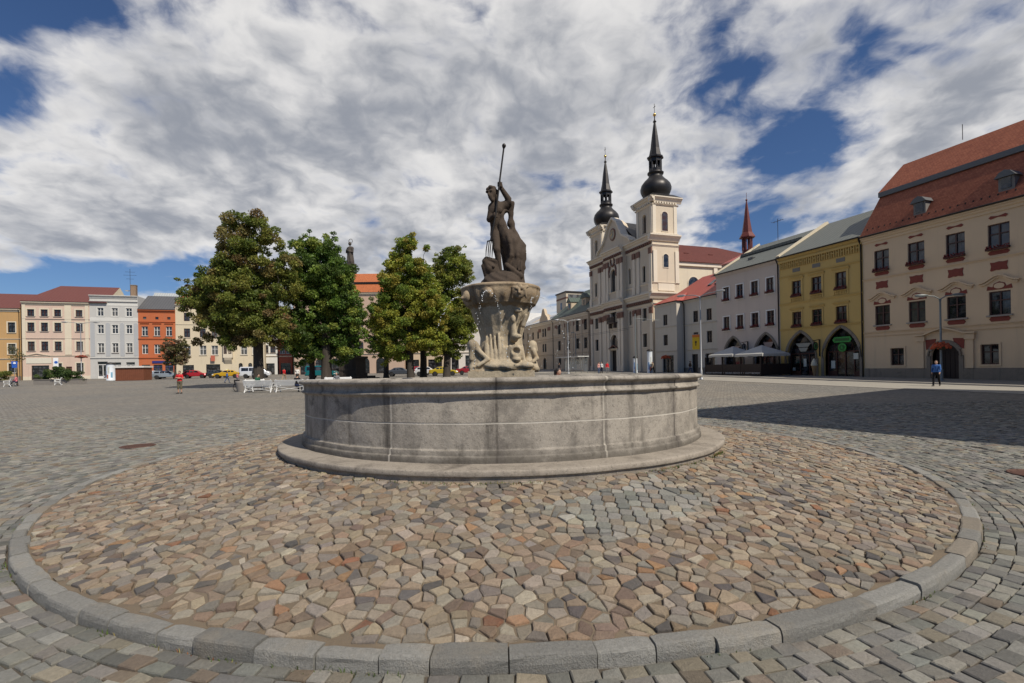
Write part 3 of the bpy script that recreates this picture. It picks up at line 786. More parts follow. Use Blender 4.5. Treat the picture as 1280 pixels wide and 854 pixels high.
for q_, e_, r_ in (((-.62, -.45, 3.12), (-.72, -.5, 3.08), .09), ((-.2, -.76, 3.12), (-.2, -.86, 3.12), .085)):
    v_, f_ = nets(lambda P: smin(ell(P, q_, (r_, .09, .11)), cap(P, (q_[0], q_[1] - .01, q_[2] - .02), e_, .045, .028), .03), np.array(q_) - .22, np.array(q_) + .22, .015)
    nobj('mask', np_mesh('mask', v_, f_, tan2), FO)
# --- the statue on the bowl
def C(x, y, d=0.):
    px, py = 580 + x / 4.494, 180 + y / 4.494
    return np.array(((px - 627.5 - (py - 460) * .0175) * MP, d, (460 - py) * MP + EYE))
def rock(P):
    z = P[..., 2]; a = ang(P)
    d = ell(P, C(215, 815, 0), (.44, .46, .36)) + .018 * np.sin(a * 7 + z * 18) * np.sin(z * 25 + a * 3)
    d = smin(d, cap(P, C(290, 700, .1), C(290, 800, .1), .16, .2), .08)
    for i in range(9): d = smin(d, ell(P, C(240 + (i * 37) % 90, 690 + (i * 29) % 70, -.14 - .02 * (i % 3)), (.05, .05, .06)), .03)
    return np.maximum(d, 3.28 - z)
v_, f_ = nets(rock, (-.55, -.55, 3.26), (.55, .55, 4.0), .02)
nobj('statue_base', np_mesh('statue_base', v_, f_, bronze), FO)
def man(P):
    d = ell(P, C(158, 288, -.12), (.085, .10, .115))
    # curls and beard
    for x, y, dd, r_ in ((138, 268, -.14, .045), (150, 256, -.12, .05), (168, 258, -.10, .05), (180, 272, -.06, .05), (182, 295, -.04, .045), (132, 284, -.16, .03), (156, 262, -.18, .045), (172, 310, -.06, .04)): d = smin(d, ell(P, C(x, y, dd), (r_, r_, r_ * .9)), .015)
    d = smin(d, cap(P, C(152, 312, -.18), C(160, 330, -.18), .05, .04), .03)
    d = smin(d, cap(P, C(142, 290, -.215), C(140, 305, -.225), .014, .02), .012)
    d = smin(d, cap(P, C(132, 283, -.205), C(158, 282, -.225), .014, .014), .012)
    for x, y in ((139, 292), (154, 291)): d = smax(d, -ell(P, C(x, y, -.225), (.013, .016, .009)), .008)
    d = smax(d, -ell(P, C(147, 318, -.25), (.022, .02, .006)), .006)
    d = smin(d, cap(P, C(170, 320, -.09), C(185, 352, -.04), .065, .075), .03)
    d = smin(d, cap(P, C(162, 360, -.05), C(232, 345, 0), .085, .085), .05)
    d = smin(d, cap(P, C(183, 375, -.05), C(180, 440, -.03), .138, .11), .06)
    d = smin(d, cap(P, C(180, 440, -.03), C(180, 505, 0), .098, .115), .06)
    for x in (168, 200): d = smin(d, ell(P, C(x, 385, -.15), (.06, .03, .05)), .03)
    # raised arm gripping the shaft
    d = smin(d, cap(P, C(230, 350, 0), C(262, 332, -.04), .085, .065), .04)
    d = smin(d, cap(P, C(260, 330, -.04), C(206, 252, -.10), .065, .042), .03)
    d = smin(d, ell(P, C(204, 243, -.11), (.05, .04, .045)), .02)
    for i in range(4): d = smin(d, cap(P, C(192, 231 + i * 7, -.15), C(214, 234 + i * 7, -.155), .0135, .0125), .006)
    d = smin(d, cap(P, C(212, 232, -.11), C(200, 222, -.14), .015, .012), .008)
    # the other arm, bent across
    d = smin(d, cap(P, C(160, 362, -.08), C(146, 432, -.12), .075, .06), .03)
    d = smin(d, cap(P, C(146, 432, -.12), C(176, 418, -.22), .056, .042), .02)
    for i in range(4): d = smin(d, cap(P, C(172, 408 + i * 7, -.245), C(190, 410 + i * 7, -.235), .0135, .0125), .006)
    # legs
    d = smin(d, cap(P, C(178, 515, -.05), C(186, 605, -.17), .095, .066), .04)
    d = smin(d, cap(P, C(186, 605, -.17), C(205, 720, -.10), .066, .04), .03)
    d = smin(d, ell(P, C(194, 645, -.11), (.052, .06, .10)), .03)
    d = smin(d, cap(P, C(207, 735, -.09), C(188, 752, -.24), .045, .035), .03)
    d = smin(d, cap(P, C(200, 515, .08), C(228, 610, .06), .09, .07), .05)
    d = smin(d, cap(P, C(228, 610, .02), C(240, 720, .12), .075, .05), .03)
    return d
v_, f_ = nets(man, (-.4, -.42, 3.35), (.25, .3, 5.45), .0125)
nobj('statue', np_mesh('statue', v_, f_, bronze), FO)['label'] = 'bearded stone man leaning to spear the fish at his feet'
def chain(P, pts, k=.05):
    d = None
    for (a, ra), (b, rb) in zip(pts, pts[1:]):
        e = cap(P, a, b, ra, rb); d = e if d is None else smin(d, e, k)
    return d
def cloak(P):
    z = P[..., 2]; x = P[..., 0]
    d = chain(P, [(C(240, 352, .05), .08), (C(212, 410, -.05), .06), (C(210, 460, -.06), .075), (C(228, 510, -.03), .12), (C(262, 560, .0), .17), (C(284, 620, .02), .185), (C(278, 690, .03), .16), (C(272, 770, .05), .16)], .08)
    d = smin(d, chain(P, [(C(264, 335, .02), .07), (C(264, 390, .05), .05), (C(264, 445, .06), .06), (C(275, 490, .06), .07), (C(298, 530, .04), .065), (C(328, 578, .02), .07), (C(336, 615, 0), .065), (C(324, 690, .0), .065), (C(314, 770, .02), .07)], .05), .06)
    d = smin(d, chain(P, [(C(224, 440, -.09), .025), (C(232, 500, -.13), .032), (C(258, 560, -.17), .036), (C(266, 640, -.18), .04), (C(245, 690, -.15), .035)], .03), .03)
    d = smin(d, chain(P, [(C(250, 500, -.08), .025), (C(285, 560, -.14), .03), (C(300, 640, -.15), .035), (C(290, 700, -.13), .03)], .03), .03)
    for i in range(7):                                    # ragged fin along the back
        t = i / 6; d = smin(d, ell(P, C(336 - 10 * t + 8 * (i % 2), 570 + 150 * t, .02), (.045, .05, .05)), .03)
    for i in range(6): d = smin(d, cap(P, C(248 + i * 14, 660 + (i % 2) * 14, -.14), C(242 + i * 16, 720, -.16), .03, .02), .03)
    d = smax(d, -ell(P, C(238, 408, .0), (.045, .3, .085)), .02)
    return d + .008 * np.sin(44 * (x - .35 * z)) * np.clip((z - 3.5) * 3, 0, 1)
v_, f_ = nets(cloak, (-.15, -.35, 3.3), (.52, .35, 5.05), .0135)
nobj('cloak', np_mesh('cloak', v_, f_, bronze), FO)['label'] = 'swept cloak and fish tail rising behind the man'
def dolphin(P):
    d = chain(P, [(C(122, 665, -.12), .065), (C(150, 705, -.10), .11), (C(178, 750, -.05), .14), (C(215, 790, .0), .15)], .06)
    d = smin(d, cap(P, C(128, 650, -.14), C(188, 668, -.12), .04, .05), .03)
    d = smin(d, cap(P, C(188, 668, -.12), C(182, 745, -.08), .05, .09), .05)
    d = smax(d, -cap(P, C(128, 672, -.22), C(170, 720, -.24), .022, .016), .02)
    d = smin(d, ell(P, C(170, 700, -.22), (.026, .022, .026)), .01)
    d = smin(d, cap(P, C(108, 690, -.12), C(135, 750, -.10), .035, .07), .04)
    return d
v_, f_ = nets(dolphin, (-.55, -.42, 3.3), (.1, .2, 3.95), .0125)
nobj('dolphin', np_mesh('dolphin', v_, f_, bronze), FO)
m = MB()
m.tube([C(226, 38, -.20), C(200, 240, -.165), C(182, 410, -.245), C(166, 500, -.25), C(152, 560, -.24)], [.016, .017, .017, .016, .014], 10)
m.ball(C(226, 36, -.20), (.04, .04, .045)); m.ball(C(225, 46, -.2), (.028, .028, .02))
m.tube([C(134, 560, -.20), C(170, 556, -.26)], .014, 8)
for x0, x1 in ((136, 126), (146, 138), (156, 148), (166, 160)): m.tube([C(x0, 560, -.22), C(x1 + 2, 610, -.21), C(x1, 648, -.19)], [.011, .011, .006], 6)
m.build('trident', plain('black_iron', (.03, .027, .025), .5, .6), FO)
# --- jets of water
wj, ntj, bj = newmat('falling_water'); bj.inputs['Base Color'].default_value = (.9, .93, .95, 1); bj.inputs['Roughness'].default_value = .1
bj.inputs['Transmission Weight'].default_value = .35; bj.inputs['IOR'].default_value = 1.33
def jet(p0, vx, vy, vz, t1, n):
    m = MB()
    for i in range(n):
        t = t1 * i / n; j = (.004 + .025 * t) * 1.2
        p = (p0[0] + vx * t + RND.gauss(0, j), p0[1] + vy * t + RND.gauss(0, j), p0[2] + vz * t - 4.9 * t * t + RND.gauss(0, j))
        if p[2] < 1.29: break
        r_ = RND.uniform(.0035, .0095); m.ball(p, (r_, r_, r_ * 1.3), 6, 4)
    return m.build('water_jet', wj, FO)
jet((-.22, -.86, 3.13), .62, -.5, .55, .60, 44); jet((-.22, -.86, 3.13), -.42, -.75, .5, .6, 44)
jet((-.72, -.5, 3.08), -1.1, -.5, .5, .42, 34); jet((.62, -.52, 3.05), -.25, -.9, .3, .56, 36)
jet((.66, -.30, 3.1), 1.2, -.5, .5, .6, 30)
m = MB()
for k in range(34):
    a = RND.uniform(-2.6, -.4); rr = RND.uniform(1.6, 3.0); r_ = RND.uniform(.004, .008)
    m.ball((1.2 + RND.gauss(0, .25), -.6 + RND.gauss(0, .3), RND.uniform(1.7, 2.6)), r_, 5, 4)
m.build('water_spray', wj, FO)
# ---------------------------------------------------------------- buildings
U = Vector((-.3185, .9479, 0))                      # along the right-hand row, away from the camera
V = Vector((.9479, .3185, 0))                       # into the buildings of that row
ANG_R = math.atan2(-.9479, .3185)                   # local x of a right-row facade runs back towards the camera
ANG_L = math.atan2(.3185, .9479)
def row_pt(Z): return (46.15 - .336 * Z, Z)
def arch_pts(x0, x1, z0, z1, shape, n=10):
    """outline of the opening's top, left to right"""
    w = x1 - x0; cx = (x0 + x1) / 2
    if shape == 'round':
        r_ = w / 2; return [(cx - r_ * math.cos(math.pi * i / n), z1 - r_ + r_ * math.sin(math.pi * i / n)) for i in range(n + 1)]
    if shape == 'segment':
        h = w * .2; return [(x0 + w * i / n, z1 - h + h * math.sin(math.pi * i / n)) for i in range(n + 1)]
    if shape == 'pointed':
        h = min((z1 - z0) * .62, w * .78); R_ = (w * w / 4 + h * h) / w; out = []
        a1 = math.asin(min(1, h / R_))
        for i in range(n // 2 + 1): a = a1 * i / (n // 2); out.append((x0 + R_ - R_ * math.cos(a), z1 - h + R_ * math.sin(a)))
        return out + [(x0 + x1 - x, z) for x, z in out[-2::-1]]
    return [(x0, z1), (x1, z1)]
def facade(m, x0, x1, z0, z1, ops, y=0., rev=.2):
    xs = sorted({x0, x1} | {round(v, 4) for o in ops for v in o[:2]}); zs = sorted({z0, z1} | {round(v, 4) for o in ops for v in o[2:4]})
    xs = [v for v in xs if x0 - 1e-6 <= v <= x1 + 1e-6]; zs = [v for v in zs if z0 - 1e-6 <= v <= z1 + 1e-6]
    for i in range(len(xs) - 1):
        j = 0
        while j < len(zs) - 1:
            a, b = xs[i], xs[i + 1]; cx = (a + b) / 2
            hit = lambda j: any(o[0] < cx < o[1] and o[2] < (zs[j] + zs[j + 1]) / 2 < o[3] for o in ops)
            if hit(j): j += 1; continue
            k = j
            while k + 1 < len(zs) - 1 and not hit(k + 1): k += 1
            m.quad((a, y, zs[j]), (b, y, zs[j]), (b, y, zs[k + 1]), (a, y, zs[k + 1])); j = k + 1
    for o in ops:
        a, b, c, d = o[:4]; shp = o[4] if len(o) > 4 else 'rect'
        top = arch_pts(a, b, c, d, shp)
        for (xa, za), (xb, zb) in zip(top, top[1:]):
            if za < d - 1e-6 or zb < d - 1e-6: m.poly([(xa, y, za), (xb, y, zb), (xb, y, d), (xa, y, d)] if abs(xa - xb) > 1e-6 else [(xa, y, za), (xb, y, zb), (xa, y, d)])
            m.quad((xa, y, za), (xa, y + rev, za), (xb, y + rev, zb), (xb, y, zb))
        zl = top[0][1]
        m.quad((a, y, c), (a, y + rev, c), (a, y + rev, zl), (a, y, zl)); m.quad((b, y + rev, c), (b, y, c), (b, y, zl), (b, y + rev, zl))
        m.quad((a, y, c), (b, y, c), (b, y + rev, c), (a, y + rev, c))
GL = glassmat(); GL2 = glassmat('curtained_glass', (.05, .04, .035)); GL3 = glassmat('pale_curtained_glass', (.10, .095, .085))
CACHE = {}
def pane_mesh(w, h, shape, mat):
    k = ('pane', round(w, 2), round(h, 2), shape, mat.name)
    if k not in CACHE:
        m = MB(); top = arch_pts(-w / 2, w / 2, 0, h, shape)
        m.poly([(-w / 2, 0, 0), (w / 2, 0, 0)] + [(x, 0, z) for x, z in reversed(top)]); CACHE[k] = m.mesh('window', mat)
    return CACHE[k]
def frame_mesh(w, h, shape, style, mat):
    k = ('frame', round(w, 2), round(h, 2), shape, style, mat.name)
    if k not in CACHE:
        m = MB(); t = .075; top = arch_pts(-w / 2, w / 2, 0, h, shape)
        m.box(-w / 2, w / 2, -.05, .03, 0, t); m.box(-w / 2, -w / 2 + t, -.048, .028, t, top[0][1]); m.box(w / 2 - t, w / 2, -.048, .028, t, top[0][1])
        if shape == 'rect': m.box(-w / 2 + t, w / 2 - t, -.05, .03, h - t, h)
        else:
            for (xa, za), (xb, zb) in zip(top, top[1:]): m.beam((xa, -.01, za), (xb, -.01, zb), .078, t * 1.2)
        if style in ('cross', 'tee', 'six'):
            m.box(-.045, .045, -.06, .02, t, h - t if shape == 'rect' else h * .97)
            m.box(-w / 2 + t, w / 2 - t, -.055, .015, h * .6, h * .6 + .08)
        if style == 'six': m.box(-w / 2 + t, w / 2 - t, -.03, .01, h * .3, h * .3 + .035)
        if style == 'grid':
            for i in (1, 2): m.box(-w / 2 + w * i / 3 - .02, -w / 2 + w * i / 3 + .02, -.04, .02, t, h * .98)
            for i in range(1, int(h / .7)): m.box(-w / 2, w / 2, -.035, .015, i * .7, i * .7 + .035)
        CACHE[k] = m.mesh('frame', mat)
    return CACHE[k]
def box_mesh(name, key, mat, *bx):
    k = (name, key, mat.name)
    if k not in CACHE:
        m = MB()
        for b in bx: m.box(*b)
        CACHE[k] = m.mesh(name, mat)
    return CACHE[k]
BROWN = plain('brown_window_paint', (.062, .022, .017), .45); WHITE = plain('white_window_paint', (.72, .71, .68), .5, 0, .06)
DARKF = plain('dark_window_paint', (.022, .018, .016), .5); TRIMW = plaster('pale_trim', (.66, .62, .55), .2)
GUT = plain('gutter_metal', (.035, .028, .026), .5, .6); STONE = stonemat('facade_stone', (.27, .235, .19), (.20, .17, .14), (.10, .085, .07), 30, .5)
SILLM = plain('sill_stone', (.33, .29, .25), .8)
def flowerbox(w):
    k = ('flowers', round(w, 2))
    if k not in CACHE:
        m = MB(); m.box(-w / 2, w / 2, -.26, -.06, -.02, .14); m.m = 1
        for i in range(int(w * 60)):
            r_ = RND.uniform(.03, .065); m.ball((RND.uniform(-w / 2, w / 2), RND.uniform(-.3, -.05), RND.uniform(.08, .30) - .1 * (RND.random() < .25)), (r_, r_, r_ * .8), 5, 3)
        CACHE[k] = m.mesh('flower_box', [plain('flower_trough', (.07, .02, .015), .7), plain('red_geraniums', (.16, .012, .014), .7, 0, .5, 30)])
    return CACHE[k]
def add_window(root, x, z0, z1, w, y=.2, shape='rect', style='cross', fm=BROWN, glass=None, sill=None, surround=None, flowers=False, ywall=0.):
    h = z1 - z0
    p = part('window', pane_mesh(w, h, shape, glass or RND.choice((GL, GL, GL2, GL3))), root, (x, y - .01, z0))
    if style: part('frame', frame_mesh(w, h, shape, style, fm), p, (0, -.02, 0))
    dy = ywall - (y - .01)
    if sill: part('sill', box_mesh('sill', (round(w, 2), round(dy, 2)), sill, (-w / 2 - .12, w / 2 + .12, dy - .14, dy + .03, -.10, .012)), p)
    if surround:
        sw, smat = surround; k = ('surround', round(w, 2), round(h, 2), sw, shape, smat.name, round(dy, 2))
        if k not in CACHE:
            m = MB(); top = arch_pts(-w / 2 - sw * .5, w / 2 + sw * .5, 0, h + sw * .5, shape)
            a, b = dy - .05, dy + .004
            if shape == 'rect':
                m.box(-w / 2 - sw, -w / 2, a, b, 0, h); m.box(w / 2, w / 2 + sw, a, b, 0, h); m.box(-w / 2 - sw, w / 2 + sw, a - .003, b, h, h + sw); 
                if not sill: m.box(-w / 2 - sw, w / 2 + sw, a - .003, b, -sw, 0)
            else:
                m.box(-w / 2 - sw, -w / 2, a, b, 0, top[0][1]); m.box(w / 2, w / 2 + sw, a, b, 0, top[0][1])
                for (xa, za), (xb, zb) in zip(top, top[1:]): m.beam((xa, (a + b) / 2, za), (xb, (a + b) / 2, zb), .056, sw * 1.05)
            CACHE[k] = m.mesh('surround', smat)
        part('surround', CACHE[k], p)
    if flowers: part('flower_box', flowerbox(w + .1), p, (0, dy, .0))
    return p
def corn(m, x0, x1, z, h, out, y=0.):
    """stepped cornice along x, its top at z"""
    m.prism_x([(y + .02, z - h), (y - out * .25, z - h), (y - out * .3, z - h * .66), (y - out * .62, z - h * .5), (y - out * .7, z - h * .26), (y - out, z - h * .2), (y - out, z), (y + .02, z)][::-1], x0, x1)
def roof_mesh(W, D, ov, rise, dr, hipl=0, hipr=0, sov=0., th=.14, mats=None, mans=None):
    """pitched roof over (0..W, 0..D); ridge along x at depth dr; mans = (depth, height) of a steeper lower tier"""
    m = MB(); xl, xr, yf, yb = -sov, W + sov, -ov, D + ov
    def slab(a, b, c, d):
        m.quad(a, b, c, d)
    z0 = th
    rings = [[(xl, yf, z0), (xr, yf, z0), (xr, yb, z0), (xl, yb, z0)]]
    if mans:
        md, mh = mans; il = md if hipl else 0; ir = md if hipr else 0
        rings.append([(xl + il, yf + md + ov, z0 + mh), (xr - ir, yf + md + ov, z0 + mh), (xr - ir, yb - md - ov, z0 + mh), (xl + il, yb - md - ov, z0 + mh)])
        for k in range(4):
            a, b = rings[0][k], rings[0][(k + 1) % 4]; c, d = rings[1][(k + 1) % 4], rings[1][k]
            m.m = 0 if (k in (0, 2) or (k == 1 and hipr) or (k == 3 and hipl)) else 1
            m.quad(a, b, c, d)
        # the upper tier overhangs the lower one
        o2 = .22; f = .42
        low = rings[1]; up = [(low[0][0] - (o2 if hipl else 0), low[0][1] - o2, z0 + mh), (low[1][0] + (o2 if hipr else 0), low[1][1] - o2, z0 + mh), (low[2][0] + (o2 if hipr else 0), low[2][1] + o2, z0 + mh), (low[3][0] - (o2 if hipl else 0), low[3][1] + o2, z0 + mh)]
        top = [(x, y, z + f) for x, y, z in up]; m.m = 2
        for k in range(4): m.quad(up[k], up[(k + 1) % 4], top[(k + 1) % 4], top[k])
        m.quad(up[3], up[2], up[1], up[0])
        rings.append(top)
    a, b, c, d = rings[-1]
    zr = a[2] + rise; p, q = (a[0] + hipl, dr, zr), (b[0] - hipr, dr, zr)
    m.m = 0; m.quad(a, b, q, p); m.quad(c, d, p, q)
    m.m = 0 if hipr else 1; m.poly([b, c, q])
    m.m = 0 if hipl else 1; m.poly([d, a, p])
    m.m = 2; r0 = rings[0]; lo = [(x, y, 0) for x, y, z in r0]
    for k in range(4): m.quad(lo[k], lo[(k + 1) % 4], r0[(k + 1) % 4], r0[k])
    m.quad(lo[3], lo[2], lo[1], lo[0])
    return m.mesh('roof', mats)
def shell(m, W, D, H, ops, z0=-.6, rev=.2):
    facade(m, 0, W, z0, H, ops, 0, rev)
    m.quad((W, 0, z0), (W, D, z0), (W, D, H), (W, 0, H)); m.quad((0, D, z0), (0, 0, z0), (0, 0, H), (0, D, H))
    m.quad((W, D, z0), (0, D, z0), (0, D, H), (W, D, H)); m.quad((0, 0, H), (W, 0, H), (W, D, H), (0, D, H))
def downpipe(root, x, H, y=-.08):
    m = MB(); m.tube([(x, y, 0), (x, y, H - .5), (x, y - .3, H + .02)], .06, 8); return m.build('downpipe', GUT, root)
def gutter(root, W, H, ov):
    m = MB(); m.tube([(0, -ov - .05, H + .05), (W, -ov - .05, H + .05)], .075, 8); return m.build('gutter', GUT, root)
def chimney(root, x, y, z0, z1, w=.7, mat=None):
    m = MB(); m.box(x - w / 2, x + w / 2, y - w / 2, y + w / 2, z0, z1); m.m = 1; m.box(x - w / 2 - .07, x + w / 2 + .07, y - w / 2 - .07, y + w / 2 + .07, z1, z1 + .12)
    return m.build('chimney', [mat or tiles('chimney_brick', (.30, .13, .085), (.38, .2, .13), .25, .08), STONE], root)
def house(name, label, origin, ang, W, D, H, wall, wins, roof=None, cornices=(), plinth=None, ops_extra=(), cat='house', group=None):
    """wins: dicts for add_window; ops_extra: more openings (shops, gates)"""
    root = empty(name, (origin[0], origin[1], ground(*origin)), ang, label, cat, group)
    ops = [(w['x'] - w['w'] / 2, w['x'] + w['w'] / 2, w['z0'], w['z1'], w.get('shape', 'rect')) for w in wins] + list(ops_extra)
    m = MB(); shell(m, W, D, H, ops); m.build('wall', wall, root)
    for w in wins:
        k = {a: b for a, b in w.items()}; x, z0, z1, ww = k.pop('x'), k.pop('z0'), k.pop('z1'), k.pop('w'); add_window(root, x, z0, z1, ww, **k)
    for c in cornices:
        m = MB(); corn(m, 0, W, c[0], c[1], c[2]); m.build('cornice' if c[1] > .3 else 'string_course', c[3], root)
    if plinth:
        xs = sorted([(a, b) for a, b, c, d, *_ in ops_extra if c < plinth[0]]); x = 0
        for a, b in xs + [(W, W)]:
            if a > x + .05: m = MB(); m.box(x, a, -.07, .01, -.6, plinth[0]); m.build('plinth', plinth[1], root)
            x = b
    return root
def shopfront(root, x0, x1, z0, z1, shape='rect', y=.45, wood=None, bars=3, trans=.62):
    """glazed shop opening with posts, transom and stall riser"""
    wood = wood or plain('shop_wood', (.05, .022, .016), .55)
    m = MB(); top = arch_pts(x0, x1, z0, z1, shape); m.poly([(x0, y, z0), (x1, y, z0)] + [(x, y, z) for x, z in reversed(top)])
    s = m.build('shop_window', glassmat('shop_glass', (.01, .01, .011)), root)
    m = MB(); zt = z0 + (z1 - z0) * trans
    for i in range(bars + 1):
        x = x0 + .04 + (x1 - x0 - .08) * i / bars; m.box(x - .05, x + .05, y - .08, y + .01, z0, zt)
    m.box(x0, x1, y - .10, y + .01, zt, zt + .12); m.box(x0, x0 + (x1 - x0) / bars, y - .06, y + .01, z0, z0 + .5); m.box(x1 - (x1 - x0) / bars, x1, y - .06, y + .01, z0, z0 + .5)
    if shape != 'rect':
        for k in range(1, bars * 2):
            x = x0 + (x1 - x0) * k / (bars * 2); zz_ = np.interp(x, [p[0] for p in top], [p[1] for p in top])
            if zz_ > zt + .3: m.beam((x, y - .02, zt), (x + (.25 if k % 2 else -.25), y - .02, min(zz_, zt + .8)), .04, .04)
    f = m.build('shop_frame', wood, s)
    return s
def arch_band(root, x0, x1, z0, z1, shape, w, mat, y=-.05, name='arch'):
    m = MB(); top = arch_pts(x0 - w / 2, x1 + w / 2, z0, z1 + w / 2, shape, 16)
    m.box(x0 - w, x0, y, .01, z0, top[0][1]); m.box(x1, x1 + w, y, .01, z0, top[-1][1])
    for (xa, za), (xb, zb) in zip(top, top[1:]): m.beam((xa, y / 2, za), (xb, y / 2, zb), abs(y) + .012, w * 1.02)
    return m.build(name, mat, root)
def text(root, s, x, y, z, size, mat, name='lettering', rz=0, dep=.01, align='CENTER'):
    cu = bpy.data.curves.new('txt', 'FONT'); cu.body = s; cu.size = size; cu.extrude = dep; cu.align_x = align; cu.align_y = 'CENTER'
    t = bpy.data.objects.new('txt', cu); COL.objects.link(t); dg = bpy.context.evaluated_depsgraph_get(); dg.update()
    me = bpy.data.meshes.new_from_object(t.evaluated_get(dg)); bpy.data.objects.remove(t)
    me.materials.clear(); me.materials.append(mat); me.transform(Matrix.Rotation(rad(90), 4, 'X'))
    return part(name, me, root, (x, y, z), rz)
def band_boxes(root, name, items, mat):
    m = MB()
    for b in items: m.box(*b)
    return m.build(name, mat, root)

# ============ right-hand row =============================================
def W_(x, z0, z1, w, **k): return dict(x=x, z0=z0, z1=z1, w=w, **k)
REDT = tiles('red_clay_tiles', (.40, .135, .075), (.28, .085, .05), .19, .17, moss=(.11, .045, .035), mossamt=.35)
GREYS = tiles('grey_green_sheet', (.125, .135, .12), (.16, .165, .15), .55, 1, .55, seam=True)
# beige palace
beige = plaster('beige_render', (.72, .545, .36), .2)
o = row_pt(43.3); gB = ground(*o)
xs_ = [1.6, 4.28, 6.96, 9.55, 12.1, 14.7]; ws = []
for i, x in enumerate(xs_):
    ws += [W_(x, 9.25, 11.1, 1.22, flowers=True), W_(x, 4.6, 6.3, 1.22, sill=SILLM)]
for x in (2.75, 8.95, 12.2, 14.8): ws.append(W_(x, 1.1, 2.55, 1.05, surround=(.12, beige)))
door = (5.22, 7.1, 0, 2.75, 'round')
r0 = house('palace', 'beige Renaissance palace with red window ornaments, flower boxes and a steep red tiled roof', o, ANG_R, 16.5, 11, 12.45, beige, ws, ops_extra=[door],
           cornices=[(12.44, .5, .35, beige), (8.75, .16, .12, beige), (4.05, .16, .12, beige), (3.7, .1, .08, beige)], plinth=(.85, STONE), cat='palace')
part('roof', roof_mesh(16.5, 11, .35, 3.0, 5.5, 0, 0, 0, .14, [REDT, beige, plain('eave_board', (.12, .125, .13), .6)], (2.3, 3.75)), r0, (0, 0, 12.45)); gutter(r0, 16.5, 12.45, .35)
downpipe(r0, -.12, 12.4)
RED = plain('red_ornament_paint', (.23, .055, .038), .85, 0, .2, 5)
def ornament(x0, x1, z0, z1, kind):
    m = MB(); cx = (x0 + x1) / 2; cz = (z0 + z1) / 2; w = (x1 - x0) / 2; h = (z1 - z0) / 2; pts = []
    if kind == 'cartouche': base = [(-1, 0), (-.8, -.95), (.8, -.95), (1, 0), (.8, .95), (-.8, .95)]
    elif kind == 'bow': base = [(-1, 0), (-.75, -.9), (-.35, -.5), (0, -.22), (.35, -.5), (.75, -.9), (1, 0), (.75, .9), (.35, .5), (0, .3), (-.35, .5), (-.75, .9)]
    else: base = [(-1, -.85), (-.85, -1), (-.3, -.8), (0, -.9), (.3, -.8), (.85, -1), (1, -.85), (.88, 0), (1, .9), (.5, .8), (0, .95), (-.5, .8), (-1, .9), (-.88, 0)]
    m.prism_y([(cx + a * w, cz + b * h) for a, b in base], -.035, .002); m.build('ornament', RED, r0)
for x in xs_[:5]:
    ornament(x - .55, x + .55, 11.45, 11.72, 'bow'); ornament(x - .62, x + .62, 8.90, 9.2, 'cartouche')
    ornament(x - .5, x + .5, 7.75, 8.42, 'panel'); ornament(x - .6, x + .6, 4.15, 4.5, 'cartouche')
    # curved pediment over the middle windows
    m = MB(); P_ = [(-1.15, 6.95), (-.85, 7.02), (-.5, 7.22), (-.25, 7.38), (0, 7.43), (.25, 7.38), (.5, 7.22), (.85, 7.02), (1.15, 6.95)]
    for (a, b), (c, d) in zip(P_, P_[1:]): m.beam((x + a, -.11, b), (x + c, -.11, d), .22, .1)
    for (a, b), (c, d) in zip(P_, P_[1:]): m.beam((x + a * .9, -.06, b - .13), (x + c * .9, -.06, d - .13), .12, .12)
    m.build('pediment', beige, r0)
    m = MB(); m.prism_y([(x - .72, 6.42), (x + .72, 6.42), (x + .66, 6.72), (x + .38, 6.62), (x + .30, 6.85), (x, 6.98), (x - .30, 6.85), (x - .38, 6.62), (x - .66, 6.72)], -.03, .002); m.build('ornament', RED, r0)
    m = MB(); m.prism_y([(x + .30 * math.cos(t * .35), 6.68 + .20 * math.sin(t * .35)) for t in range(18)], -.055, -.02); m.build('ornament', beige, r0)
arch_band(r0, 5.22, 7.1, 0, 2.75, 'round', .28, STONE, -.08, 'gate_surround')
m = MB(); top = arch_pts(5.22, 7.1, 0, 2.75, 'round'); m.poly([(5.22, .6, 0), (7.1, .6, 0)] + [(x, .6, z) for x, z in reversed(top)])
for i in range(1, 6): m.box(5.22 + i * .313 - .02, 5.22 + i * .313 + .02, .57, .6, 0, 2.2)
m.build('gate', plain('gate_wood', (.028, .014, .011), .6, 0, .4), r0)
for s in (4.35, 7.6): 
    m = MB(); m.box(s, s + .42, -.12, .01, .85, 3.0); m.box(s - .1, s + .52, -.2, .01, 3.0, 3.4); m.build('pilaster', beige, r0)
m = MB(); P_ = [(4.15, 3.48), (4.8, 3.5), (5.4, 3.75), (6.16, 3.98), (6.9, 3.75), (7.5, 3.5), (8.2, 3.48)]
for (a, b), (c, d) in zip(P_, P_[1:]): m.beam((a, -.15, b), (c, -.15, d), .3, .11)
m.build('pediment', beige, r0)
for s in (1, -1):
    m = MB(); m.prism_y([(6.16 + s * a, b) for a, b in ((1.0, 2.45), (1.25, 2.3), (1.3, 3.1), (.55, 3.15), (.62, 2.85))][::s], -.03, .002); m.build('ornament', RED, r0)
for x in (4.5, 9.95):
    t = MB(); t.box(x - .44, x + .44, .15, 2.0, 13.1, 14.3); t.m = 1; t.prism_y([(x - .6, 14.25), (x + .6, 14.25), (x + .3, 14.62), (x, 14.75), (x - .3, 14.62)], -.05, 2.6); t.m = 2; t.box(x - .27, x + .27, .11, .16, 13.45, 14.2)
    d_ = t.build('dormer', [plain('dormer_wood', (.16, .15, .14), .7), plain('dormer_sheet', (.10, .105, .11), .5), GL], r0)
m = MB()
for i in range(34): m.box(.4 + i * .48, .47 + i * .48, -.02, .06, 13.05, 13.2)
